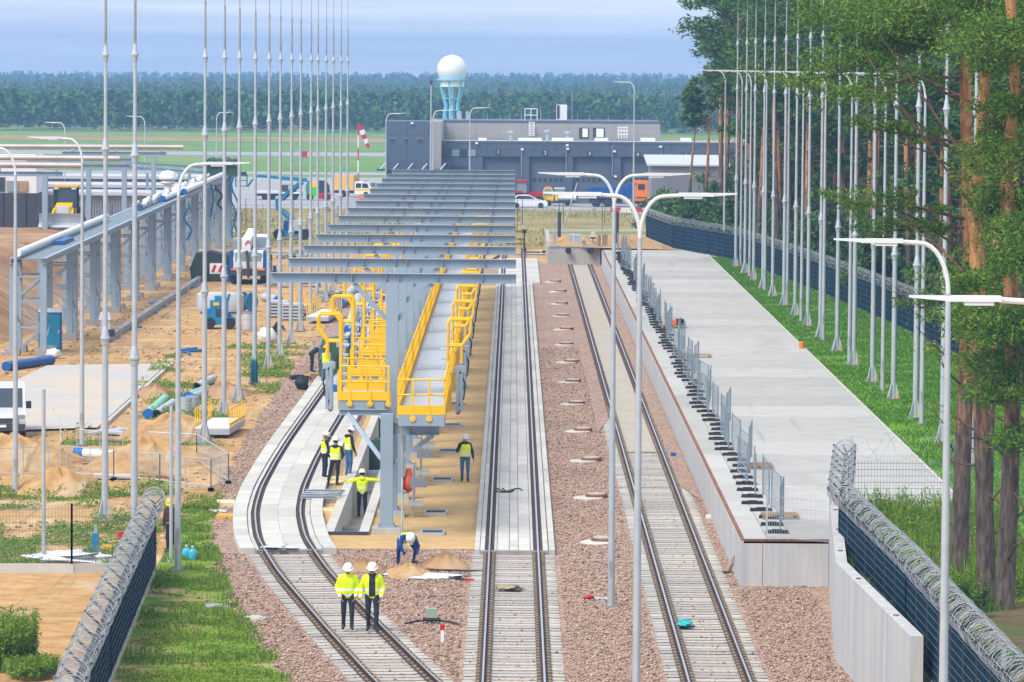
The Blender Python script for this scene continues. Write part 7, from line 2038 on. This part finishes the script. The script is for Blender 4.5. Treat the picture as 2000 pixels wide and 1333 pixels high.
pipe_('grey pipe with blue cap under the nearest landing on the left track', G(652, 772), G(664, 740), .24, M_PIPEG, M_CAPBLUE)
for k, (u, v) in enumerate(((362, 815), (376, 812))):
    g = G(u, v); t = thing('barrel', ['left grey barrel behind the capped pipes', 'right grey barrel behind the capped pipes'][k], 'barrel', (g.x, g.y, 0), 0, 'grey barrels')
    mb = MB(); mb.lathe([(.27, 0), (.29, .02), (.28, .28), (.295, .30), (.28, .32), (.28, .58), (.295, .60), (.28, .62), (.29, .86), (.27, .88)], 16); mb.build('drum', M_PIPEG, t); mb = MB(); mb.lathe([(.27, .88), (.25, .90), (0, .90)], 16); mb.build('lid', M_CAPBLUE, t)
g = G(484, 644); t = thing('barrel', 'pale blue barrel standing right of the compact blue lift', 'barrel', (g.x, g.y, 0)); mb = MB(); mb.lathe([(.3, 0), (.31, .3), (.3, .6), (.31, .62), (.3, .95)], 14); mb.build('drum', M_ROOFW, t); mb = MB(); mb.lathe([(.3, .95), (.28, 1.0), (0, 1.0)], 14); mb.build('lid', M_CAPBLUE, t)
for k, (u, v) in enumerate(((493, 752), (499, 752))):
    g = G(u, v); t = thing('gas_cylinder', ['left one of two teal gas cylinders in the weeds by the mast', 'right one of two teal gas cylinders in the weeds by the mast'][k], 'gas cylinder', (g.x, g.y, 0), 0, 'gas cylinders')
    mb = MB(); mb.lathe([(.10, 0), (.115, .03), (.115, 1.05), (.09, 1.18), (.04, 1.26)], 12); mb.build('bottle', mat('teal_paint%d' % k, (.012, .085, .13), .4), t, smooth=True); mb = MB(); mb.lathe([(.045, 1.25), (.05, 1.27), (.05, 1.38), (0, 1.4)], 8); mb.build('valve_cap', M_PIPEGREEN, t)
def lump(name, label, cat, loc, s, m, seed, group=None, n=10, rough=.22, rz=0):
    rs = np.random.RandomState(seed); V = []; F = []; na = 12
    for i in range(n + 1):
        ph = PI * i / n
        for j in range(na):
            a = 2 * PI * j / na; k = 1 + rough * (rs.rand() - .5) * 2
            V.append((s[0] * math.sin(ph) * math.cos(a) * k, s[1] * math.sin(ph) * math.sin(a) * k, s[2] * (1 - math.cos(ph) * k) * .5 * 2))
    for i in range(n):
        for j in range(na): F.append((i * na + j, i * na + (j + 1) % na, (i + 1) * na + (j + 1) % na, (i + 1) * na + j))
    o = np_mesh(name, V, F, m, smooth=True); o.location = loc; o.rotation_euler = (0, 0, rz); return tag(o, label, cat, group)
g = G(590, 762); lump('rubbish_bag', 'black rubbish bag beside the left rail near the green cover', 'bag', (g.x, g.y, -.02), (.34, .3, .33), M_BLACK, 1)
g = G(527, 672); lump('bulk_bag', 'white bulk bag at the foot of a mast', 'bag', (g.x - .2, g.y + .8, -.05), (.55, .5, .45), M_PLASTIC, 2); g = G(570, 752)
lump('jacket_heap', 'blue coat thrown on the ballast by the rubbish bag', 'coat', (G(583, 742).x, G(583, 742).y, -.02), (.55, .5, .12), M_NAVYC, 3, rough=.4)
bx_ = lambda name, label, cat, c, s, m, rz=0, group=None, taper=1: tag(MB().box((0, 0, s[2] / 2), s, 0, taper=taper).build(name, m, loc=c), label, cat, group)
def box_thing(name, label, cat, px, s, m, rz=0.0, z=0.0, group=None, taper=1.0):
    g = G(*px, z); mb = MB(); mb.box((0, 0, s[2] / 2), s, taper=taper); o = mb.build(name, m); o.location = (g.x, g.y, z); o.rotation_euler = (0, 0, rz); return tag(o, label, cat, group)
box_thing('foam_slab', 'cream foam slab on the ballast left of the curve', 'slab', (441, 988), (.62, 1.2, .16), mat('cream_foam', (.72, .60, .38), .8, var=.06), .1, 0, 'slabs on the ballast')
box_thing('foam_slab', 'amber yellow slab on the ballast left of the curve', 'slab', (440, 1012), (.58, .7, .12), mat('amber_board', (.66, .36, .05), .8, var=.06), -.05, 0, 'slabs on the ballast')
box_thing('white_sheet', 'thin white scrap sheet between the two slabs on the ballast', 'scrap', (425, 998), (.5, .7, .02), M_WHITE, .3)
box_thing('timber_board', 'tan board leaning at the feet of the trio by the trough', 'board', (655, 940), (.75, 3.0, .05), M_FOAM, -.1, .012)
box_thing('foam_block', 'yellowish insulation block between left rail and trough', 'block', (640, 1003), (.42, 1.3, .14), M_FOAM, .1, .012)
g = G(628, 978); t = thing('steel_profiles', 'bundle of grey steel profiles laid across the left rail', 'steel profiles', (g.x, g.y, .2))
for k in range(6):
    mb = MB(); mb.ibeam((-.7 + k * .02, -1.2 + k * .42, .03 + .04 * (k % 2)), (.55 + .05 * k, -1.1 + k * .36, .03 + .03 * (k % 3)), .10, .14, .015, .012); mb.build('profile', M_GALV, t, fix=False)
# generator covered with a green tarpaulin near the rail
g = G(664, 752)
t = thing('covered_generator', 'machine under a dark green cover beside the yellow hoops', 'machine', (g.x - .1, g.y + 2.6, 0), .1)
mb = MB(); mb.prism([(-.95, 0), (-1.0, 1.3), (-.75, 2.05), (.6, 2.2), (.95, 1.5), (1.0, 0)], -1.1, 1.6, 'y'); mb.build('cover', M_GREENT, t); bx(t, 'dark_opening', (.35, -1.13, .55), (1.0, .05, .9), M_BLACK); bx(t, 'vent_hood', (.2, -.4, 2.2), (.5, .5, .2), M_GALV)
g = G(622, 735); box_thing('tool_case', 'brown tool case in front of the covered generator', 'case', (617, 742), (.5, .5, .3), M_WOOD, .2); box_thing('yellow_tool', 'small yellow power tool on the dark coat', 'tool', (602, 737), (.32, .2, .14), M_YELLOW, .4)
g = G(648, 768); lump('white_canister', 'white canister on the rail beside the yellow-helmeted worker', 'canister', (G(641, 756).x, G(641, 756).y, .1), (.18, .18, .16), M_PLASTIC, 8, rough=.05)
g = G(798, 975); t = thing('orange_float', 'orange red plastic bellows hanging beside the second column', 'bellows', (g.x, g.y, 0)); mb = MB(); mb.lathe([(.05, .25), (.2, .35), (.27, .55), (.24, .72), (.13, .85), (.09, 1.1), (0, 1.12)], 14); mb.build('bulb', mat('orange_red', (.62, .075, .02), .45), t, smooth=True)
# little yard of frames and stacks behind the masts
for k, (u, v) in enumerate(((572, 624), (565, 622))):
    g = G(u, v); t = thing('stacked_frames', ['right pile of grey steel frames wrapped in foil between the masts', 'left pile of grey steel frames between the masts'][k], 'pile', (g.x + k * -.8, g.y + k * 2, 0), 0, 'piles of frames')
    for j in range(5): bx(t, 'frame', (.02 * (j % 2), 0, .12 + j * .2), (1.3, 2.2, .13), M_GALV if j % 2 else M_PIPEG); 
    bx(t, 'timber_support', (0, -.8, .03), (1.2, .12, .06), M_WOOD)
for k, (u, v, w) in enumerate(((601, 560, 1.6), (540, 560, 1.2), (590, 500, 2.0), (645, 580, 1.6), (528, 540, 1.0), (560, 505, 1.1))):
    g = G(u, v); t = thing('material_pile', nth(k) + ' low pile of steel parts on the sand between the masts', 'pile', (g.x, g.y, 0), .2 * k, 'low piles of parts'); r2 = random.Random(k)
    for j in range(7): bx(t, 'steel_part', (r2.uniform(-w / 2, w / 2), r2.uniform(-.9, .9), .1 + .05 * j), (r2.uniform(.3, 1.2), r2.uniform(.2, .9), .14), r2.choice([M_GALV, M_PIPEG, M_BLUE2, M_GALV2]), r2.uniform(-.5, .5))
# blue cable drum
g = G(483, 608); t = thing('cable_drum', 'cable drum with blue flange right of the compact blue lift', 'cable drum', (g.x, g.y, 0), .9)
Mx = Matrix.Rotation(PI / 2, 3, 'X')
for y in (-.35, .35): mb = MB(); mb.lathe([(0, -.04), (.6, -.04), (.6, .04), (0, .04)], 18, (0, y, .6), M=Mx); mb.build('flange', M_BLUE, t)
mb = MB(); mb.lathe([(.4, -.33), (.4, .33)], 16, (0, 0, .6), M=Mx); mb.build('wound_cable', M_BLACK, t)
# hoses, scraps on the sand road
for k, (u, v) in enumerate(((365, 562), (312, 596), (300, 612), (255, 640), (378, 690), (455, 470))):
    g = G(u, v); r2 = random.Random(k + 5); mb = MB(); mb.tube([(g.x + r2.uniform(-.8, .8), g.y + j * .9 - 2, .06 + .05 * (j % 2)) for j in range(6)], .07, 6)
    tag(mb.build('hose_piece', M_BLUE if k != 4 else M_BLUE2), nth(k) + ' short blue hose piece lying beside the rack legs', 'hose', 'blue hose pieces on the sand')
for k in range(9):
    u, v = 210 + k * 22, 668 - k * 14.5
    if v < 540: continue
    g = G(u, v); g2 = G(u + 20, v - 13.2); mb = MB(); mb.bar((g.x, g.y, .18), (g2.x, g2.y, .18), .35, .36); tag(mb.build('precast_channel', M_CONCD), nth(k) + ' precast concrete channel from the camera along the rack road', 'channel', 'precast channels along the rack')
g = G(205, 668); t = thing('site_pump', 'white site pump with hoses beside the mast and the rack legs', 'pump', (g.x, g.y, 0)); bx(t, 'body', (0, 0, .9), (.5, .5, .7), M_WHITE, .3); bx(t, 'stand', (0, 0, .3), (.35, .35, .6), M_GALV2); bx(t, 'hopper', (0, 0, 1.45), (.7, .6, .4), M_WHITE, taper=.7); bx(t, 'motor', (.35, 0, .5), (.4, .4, .4), M_DARK)
g = G(60, 718); mb = MB(); mb.tube([(g.x - 1, g.y - 2.5, .2), (g.x + .8, g.y + 2.5, .22)], .26, 10); tag(mb.build('blue_pipe', M_BLUE2, smooth=True), 'dark blue pipe lying at the corner of the concrete pad', 'pipe')
g = G(105, 700); lump('rubble_bag', 'grey bag at the foot of the nearest rack leg', 'bag', (g.x, g.y, 0), (.4, .4, .25), M_PLASTIC, 14)
# steel barriers around the excavation on the left
def barrier(label, p, q):
    a, b = G(*p), G(*q); t = thing('steel_barrier', label, 'barrier', (a.x, a.y, 0), 0, 'temporary steel barriers'); d = b - a
    mb = MB()
    for s in (0, .5, 1.0): mb.tube([d * s, d * s + Vector((0, 0, 1.15))], .022, 6)
    for z in (.15, 1.13): mb.tube([Vector((0, 0, z)), d + Vector((0, 0, z))], .02, 6)
    mb.build('frame', M_GALV, t); mb = MB(); n = int(d.length / .25)
    for k in range(1, n): mb.box(d * (k / n) + Vector((0, 0, .64)), (.008, .008, .96))
    for z in (.4, .65, .9): mb.bar(Vector((0, 0, z)), d + Vector((0, 0, z)), .008, .008)
    tag(mb.build('wire_grid', M_GALV, t, fix=False), kind='stuff')
    for s in (0, 1.0): bx(t, 'foot', d * s + Vector((0, 0, .04)), (.2, .5, .08), M_CONCD)
for k, (p, q) in enumerate((((130, 930), (222, 938)), ((222, 938), (312, 946)), ((312, 946), (412, 958)), ((412, 958), (446, 945)), ((446, 945), (384, 905)), ((384, 905), (290, 900)), ((-5, 935), (95, 930)), ((118, 925), (118, 880)), ((150, 895), (240, 900)))):
    barrier(nth(k) + ' panel of the temporary steel barriers round the sand heaps', p, q)
pipe_('white roll of sheeting behind the steel barriers', G(148, 895), G(225, 898), .2, M_WHITE, M_CAPBLUE)
for k, (u, v, l) in enumerate(((225, 935, 1.6), (300, 930, 1.8), (205, 848, 1.4), (235, 850, 1.8), (215, 865, 1.2), (260, 845, 1.5), (330, 938, 1.3), (180, 905, 1.0))):
    g = G(u, v); r2 = random.Random(k + 30); mb = MB(); mb.box((0, 0, .08), (l, .35 + .4 * r2.random(), .1)); o = mb.build('scrap_board', r2.choice([M_WOOD, M_GALV, M_CONCW, M_FOAM])); o.location = (g.x, g.y, .02); o.rotation_euler = (.05, r2.uniform(-.15, .15), r2.uniform(-.6, .6)); tag(o, nth(k) + ' scrap board lying about the excavation on the left', 'board', 'scrap boards')
# tools and water in the weeds
g = G(186, 1078); t = thing('drill_stand', 'blue drill on a stand in the weeds behind the mesh fence', 'drill', (g.x, g.y, 0)); bx(t, 'base', (0, 0, .05), (.7, .5, .1), M_BLUE2); bx(t, 'motor', (0, 0, .35), (.2, .22, .5), M_BLUE); bx(t, 'column', (.0, .1, .55), (.08, .08, .6), M_GALV); bx(t, 'yellow_grip', (.38, 0, .12), (.3, .2, .2), M_YELLOW)
g = G(240, 1052); t = thing('red_tool', 'small red power tool behind the lower left fence', 'tool', (g.x, g.y, 0), .4); bx(t, 'housing', (0, 0, .12), (.35, .25, .22), M_RED); bx(t, 'blade', (.3, 0, .08), (.35, .04, .1), M_GALV)
for k, (u, v) in enumerate(((364, 1092), (376, 1094))):
    g = G(u, v); t = thing('water_canister', ['left blue water bottle at the lamp foot', 'right blue water bottle at the lamp foot'][k], 'water bottle', (g.x, g.y, 0), 0, 'water bottles at the lamp foot'); mb = MB(); mb.lathe([(.13, 0), (.14, .03), (.14, .26), (.09, .33), (.035, .36), (.035, .40)], 12); mb.build('bottle', mat('water_blue%d' % k, (.05, .42, .55), .2), t, smooth=True); mb = MB(); mb.lathe([(.04, .40), (.04, .44), (0, .44)], 8); mb.build('cap', M_WHITE, t)
lump('plastic_sheet', 'crumpled white plastic sheet on the concrete beam behind the mesh fence', 'plastic sheet', (G(135, 1102).x, G(135, 1102).y + .6, -.05), (1.2, .6, .18), M_PLASTIC, 21, rough=.5)
lump('plastic_sheet', 'white plastic scrap at the end of the paved left track', 'plastic sheet', (G(545, 1080).x, G(545, 1080).y, .12), (.45, .5, .06), M_PLASTIC, 22, rough=.6)
box_thing('grid_plate', 'grey drain grating in the grass strip at lower left', 'grating', (424, 1186), (.68, .9, .05), M_GALV2, .1)
g = G(497, 1211); t = thing('manhole', 'pale round manhole cover in the ballast at lower left', 'manhole', (g.x, g.y, 0)); mb = MB(); mb.lathe([(.33, 0), (.33, .06), (.30, .08), (0, .08)], 24, sy=1.2); mb.build('collar', M_CONC, t); mb = MB(); mb.lathe([(.25, .081), (.25, .10), (0, .105)], 20, sy=1.2); mb.build('lid', M_CONCW, t)
# things on the ballast
g = G(843, 1218); t = thing('trackside_box', 'small grey green junction box on the ballast with dark cables', 'junction box', (g.x, g.y, 0)); bx(t, 'post', (0, 0, .1), (.1, .1, .2), M_DARK); bx(t, 'housing', (0, 0, .3), (.30, .26, .26), mat('grey_green', (.30, .36, .30), .6)); bx(t, 'flange', (0, 0, .14), (.5, .25, .05), M_DARK)
for p, q in (((0, 0, .1), (-.85, -.5, .02)), ((0, 0, .1), (.8, -.4, .02))): mb = MB(); mb.tube([p, (q[0] * .5, q[1] * .3, .08), q], .03, 6); mb.build('cable', M_BLACK, t)
g = G(864, 1254); t = thing('marker_post', 'short white marker post with a red top on the ballast', 'marker post', (g.x, g.y, 0)); bx(t, 'post', (0, 0, .22), (.09, .07, .44), M_WHITE); bx(t, 'red_cap', (0, 0, .40), (.13, .09, .14), M_RED)
lump('cloth', 'turquoise cloth on the sleepers of the right track', 'cloth', (G(1338, 1228).x, G(1338, 1228).y, .05), (.22, .45, .09), mat('turquoise_cloth', (.03, .42, .45), .7, var=.2), 31, rough=.5)
lump('rag', 'tan rags on the sleepers of the middle track', 'rag', (G(995, 1154).x, G(995, 1154).y, .05), (.36, .5, .05), mat('tan_rag', (.36, .28, .17), .9, var=.3, vscale=8), 32, rough=.6)
mb = MB(); g = G(990, 967); mb.tube([(g.x + .55 * math.cos(a * 1.0) * (1 - a / 14), g.y + .8 * math.sin(a * 2.3), .17) for a in np.linspace(0, 9, 30)], .022, 5); tag(mb.build('wire_coil', M_BLACK), 'tangle of black wire on the paved middle track', 'wire')
g = G(905, 1136); t = thing('cutter_tool', 'black and red hand tool on the ballast beside the middle track', 'tool', (g.x, g.y, .03), -.3); bx(t, 'black_part', (-.12, 0, .03), (.3, .07, .06), M_BLACK); bx(t, 'red_handle', (.18, 0, .03), (.3, .07, .06), M_RED)
mb = MB(); g = G(860, 1118); mb.tube([(g.x - .5, g.y + .2, .05), (g.x + .2, g.y - .1, .08), (g.x + 1.3, g.y - .1, .05)], .03, 6); tag(mb.build('black_cable', M_BLACK), 'black cable running from the hole to the middle track', 'cable')
lump('white_membrane', 'white membrane edge under the orange sand heap', 'membrane', (G(830, 1126).x, G(830, 1126).y, 0), (1.15, .8, .035), M_PLASTIC, 34, rough=.3)
box_thing('grey_plate', 'grey steel plate on the ballast below the manhole row', 'plate', (1163, 1096), (.6, .35, .03), M_GALV2, .05, 0, 'grey plates on ballast'); box_thing('grey_plate', 'flat grey plate at the foot of the farther double lamp', 'plate', (1172, 1170), (.55, .5, .03), M_GALV, 0, 0, 'grey plates on ballast')
lump('red_scrap', 'crumpled red scrap beside the farther double lamp foot', 'scrap', (G(1150, 1172).x, G(1150, 1172).y, 0), (.16, .25, .06), M_RED, 35, rough=.5)
box_thing('blue_box', 'small blue can on the ballast beside the right track', 'can', (1315, 893), (.16, .3, .18), M_CAPBLUE, .2); box_thing('white_block', 'small white block at the foot of the platform wall', 'block', (1384, 1012), (.2, .3, .1), M_WHITE)
box_thing('dark_patch_plate', 'dark flat steel plate on the ballast between left and middle track', 'plate', (830, 1166), (.6, .5, .02), M_DARK, .2)
# steel prop at the platform corner
g = G(1432, 1120); t = thing('steel_prop', 'rusty steel prop leaning on the platform corner', 'prop', (g.x, g.y, 0)); a = Vector((-.12, 0, .05)); b = Vector((.16, .3, .72)); mb = MB(); mb.tube([a, b], .045, 8); mb.build('rod', M_RUSTP, t); bx(t, 'foot_plate', (-.18, 0, .03), (.3, .3, .06), M_DARK); bx(t, 'head', (.16, .25, .72), (.2, .12, .18), M_GALV2); bx(t, 'collar', (.02, .14, .36), (.16, .16, .16), M_GALV2)
# platform clutter
def pallet(label, px, z, w, d, rz, extra=None, m=M_WOOD):
    g = G(*px, z); t = thing('pallet', label, 'pallet', (g.x, g.y, z), rz, 'timber pallets')
    for k in range(3): bx(t, 'bearer', (-w / 2 + .06 + k * (w - .12) / 2, 0, .06), (.1, d, .1), m)
    for k in range(6): bx(t, 'board', (0, -d / 2 + .06 + k * (d - .12) / 5, .125), (w, .11, .025), m)
    return t
pallet('empty pallet on the platform nearer the barbed fence corner', (1484, 914), 1.415, .9, 1.4, .02); pallet('pallet with slats beside the nearest rubber feet', (1523, 1012), 1.415, 1.15, 1.0, .03); pallet('thin pallet on the middle of the platform', (1361, 698), 1.415, 1.4, 1.0, .02)
t = pallet('pallet with black and amber machine parts on the platform', (1312, 640), 1.415, 1.3, 2.2, .05); bx(t, 'amber_part', (.0, 0, .3), (.45, .8, .3), M_ORANGE); bx(t, 'black_part', (.45, .1, .3), (.4, 1.0, .32), M_BLACK); bx(t, 'pale_part', (-.35, 0, .28), (.25, .6, .26), M_CONCW)
g = G(1566, 681, 1.42); t = thing('traffic_cone', 'orange plastic pot at the platform edge beside the grass', 'cone', (g.x, g.y, 1.42)); mb = MB(); mb.lathe([(.14, 0), (.16, .30), (.13, .34), (0, .34)], 12); mb.build('body', M_ORANGE, t); bx(t, 'base', (.25, 0, .02), (.5, .3, .04), M_WOOD)
# end of the right track: signals, pallets, posts
for k, (u, v) in enumerate(((1123, 483), (1177, 482))):
    g = G(u, v, 1.42); t = thing('crate_stack', ['pale strapped crate on the buffer wall', 'brown slatted crate stack on the buffer wall'][k], 'crate', (P(u, 480, 366).x, 366, 1.45)); m = M_ROOFW if k == 0 else M_WOOD
    for j in range(5): bx(t, 'slat', (0, -.5, .09 + j * .17), (1.15 if k == 0 else .8, .06, .13), m)
    bx(t, 'core', (0, 0, .45), (1.0 if k == 0 else .7, .9, .84), m); bx(t, 'strap', (-.1, -.54, .45), (.06, .03, .86), M_WHITE)
p = P(1158, 480, 366.5); t = thing('stop_signal', 'white disc stop signal with a black bar behind the buffer wall', 'signal', (p.x, 366.5, 1.4)); bx(t, 'post', (0, 0, .3), (.08, .08, .6), M_DARK)
mb = MB(); mb.lathe([(0, -.03), (.24, -.03), (.24, .03), (0, .03)], 18, (0, 0, .62), M=Matrix.Rotation(PI / 2, 3, 'X')); mb.build('disc', M_WHITE, t); bx(t, 'bar', (0, -.04, .62), (.44, .03, .12), M_BLACK); bx(t, 'lamp', (0, 0, 1.0), (.3, .2, .2), mat('pale_lime', (.62, .66, .35), .5))
for k, u in enumerate((1092, 1205)):
    p = P(u, 468, 372); z1 = P(u, 417, 372).z; t = thing('gate_post', ['left dark rubber-clad post behind the buffer wall', 'right dark rubber-clad post behind the buffer wall'][k], 'post', (p.x, 372, 1.3), 0, 'dark posts'); mb = MB(); mb.tube([(0, 0, 0), (0, 0, z1 - 1.3)], .14, 10); mb.build('sleeve', M_DARK, t); mb = MB(); mb.tube([(0, 0, z1 - 1.3), (0, 0, z1 - 1.22)], .16, 10); mb.build('cap', M_BLACK, t)
p = P(1083, 480, 366); mb = MB(); mb.box((p.x, 366, 1.9), (.22, .2, 1.1)); tag(mb.build('steel_stub', M_STEEL), 'short grey steel stub at the left end of the buffer wall', 'post')
a, b = P(1097, 455, 372), P(1128, 357, 372); mb = MB(); mb.tube([a, b], [.06, .05], 8); tag(mb.build('barrier_pole', M_GALV), 'raised grey barrier pole leaning right behind the buffer wall', 'barrier pole')
g = P(1024, 497, 385); t = thing('dwarf_signal', 'black signal stand with side arms beside the end of the middle track', 'signal', (g.x, 385, 0)); z1 = P(1024, 450, 385).z; bx(t, 'post', (0, 0, z1 / 2), (.12, .12, z1), M_BLACK); bx(t, 'lamp_box', (0, 0, z1 - .1), (.36, .25, .34), M_BLACK); bx(t, 'lower_lamp', (.05, 0, .35), (.25, .2, .3), M_BLACK)
for z in (z1 - .15, z1 - .75, z1 - 1.15): bx(t, 'arm', (-.75, 0, z), (1.5, .06, .07), M_BLACK)
g = G(1062, 499); t = thing('point_lever', 'yellow and black point lever beside the far end of the middle track', 'lever', (g.x, g.y, 0)); bx(t, 'weight', (.2, 0, .3), (.9, .25, .2), M_YELLOW); bx(t, 'black_band', (.0, -.02, .3), (.3, .24, .21), M_BLACK); bx(t, 'rod', (-.9, 0, .25), (1.4, .1, .1), M_DARK)
pts_ = [G(905, 545), G(975, 505)]; mb = MB(); mb.bar((pts_[0].x, pts_[0].y, .2), (pts_[1].x, pts_[1].y, .2), .12, .16); tag(mb.build('loose_rail', M_RUST), 'loose rusty rail crossing beside the middle track end', 'rail')
# tripod by the walkway
g = G(904, 722); t = thing('step_ladder', 'white folding step ladder standing in the sand strip', 'ladder', (g.x, g.y, 0))
for x, y in ((-.25, -.4), (.25, -.4), (-.2, .4), (.2, .4)): mb = MB(); mb.tube([(x * 1.3, y, 0), (x * .4, y * .1, 2.0)], .03, 6); mb.build('leg', M_WHITE, t)
for z in (.4, .8, 1.2, 1.6): bx(t, 'step', (0, -.4 + .18 * z, z), (.5 - .15 * z, .08, .04), M_WHITE)
# litter and clods scattered over the sand
def clods():
    rs = np.random.RandomState(99); n = 9000; y = 145 + 215 * rs.rand(n) ** 1.5; x = -11.4 - 16 * rs.rand(n); ok = vnoise(x, y, .35, 12) > -.1; x, y = x[ok], y[ok]; n = len(x)
    base = np.array([(1, 0, 0), (-1, 0, 0), (0, 1, 0), (0, -1, 0), (0, 0, 1), (0, 0, -1)], float); s = (.03 + .10 * rs.rand(n) ** 3)[:, None, None] * (.6 + .8 * rs.rand(n, 6, 1)); V = base[None] * s
    V[:, :, 2] *= .6; V += np.stack([x, y, np.full(n, .0)], -1)[:, None]; Fb = np.array([(0, 2, 4), (2, 1, 4), (1, 3, 4), (3, 0, 4), (2, 0, 5), (1, 2, 5), (3, 1, 5), (0, 3, 5)])
    tag(np_mesh('sand_clods', V.reshape(-1, 3), (Fb[None] + 6 * np.arange(n)[:, None, None]).reshape(-1, 3), island_mat('clod', [(.22, .13, .065), (.42, .28, .15), (.60, .46, .30), (.33, .20, .10)]), kind='stuff'), 'loose clods and stones on the sandy site', 'clods')
clods()

# ================================================================== HAZE
mb = MB(); mb.box((0, 2360, 19.0), (2600, 4900, 50))
hz = mb.build('haze', bpy.data.materials.new('haze_air')); hz['kind'] = 'stuff'; hz['label'] = 'thin blue haze lying over the whole airfield'; hz['category'] = 'haze'
hm = hz.data.materials[0]; hm.use_nodes = True; N, L = hm.node_tree.nodes, hm.node_tree.links; N.clear()
ho = N.new('ShaderNodeOutputMaterial'); hv = N.new('ShaderNodeVolumePrincipled'); hv.inputs['Color'].default_value = (.31, .56, .93, 1); hv.inputs['Density'].default_value = 0.00032; hv.inputs['Anisotropy'].default_value = 0.0
L.new(hv.outputs['Volume'], ho.inputs['Volume'])
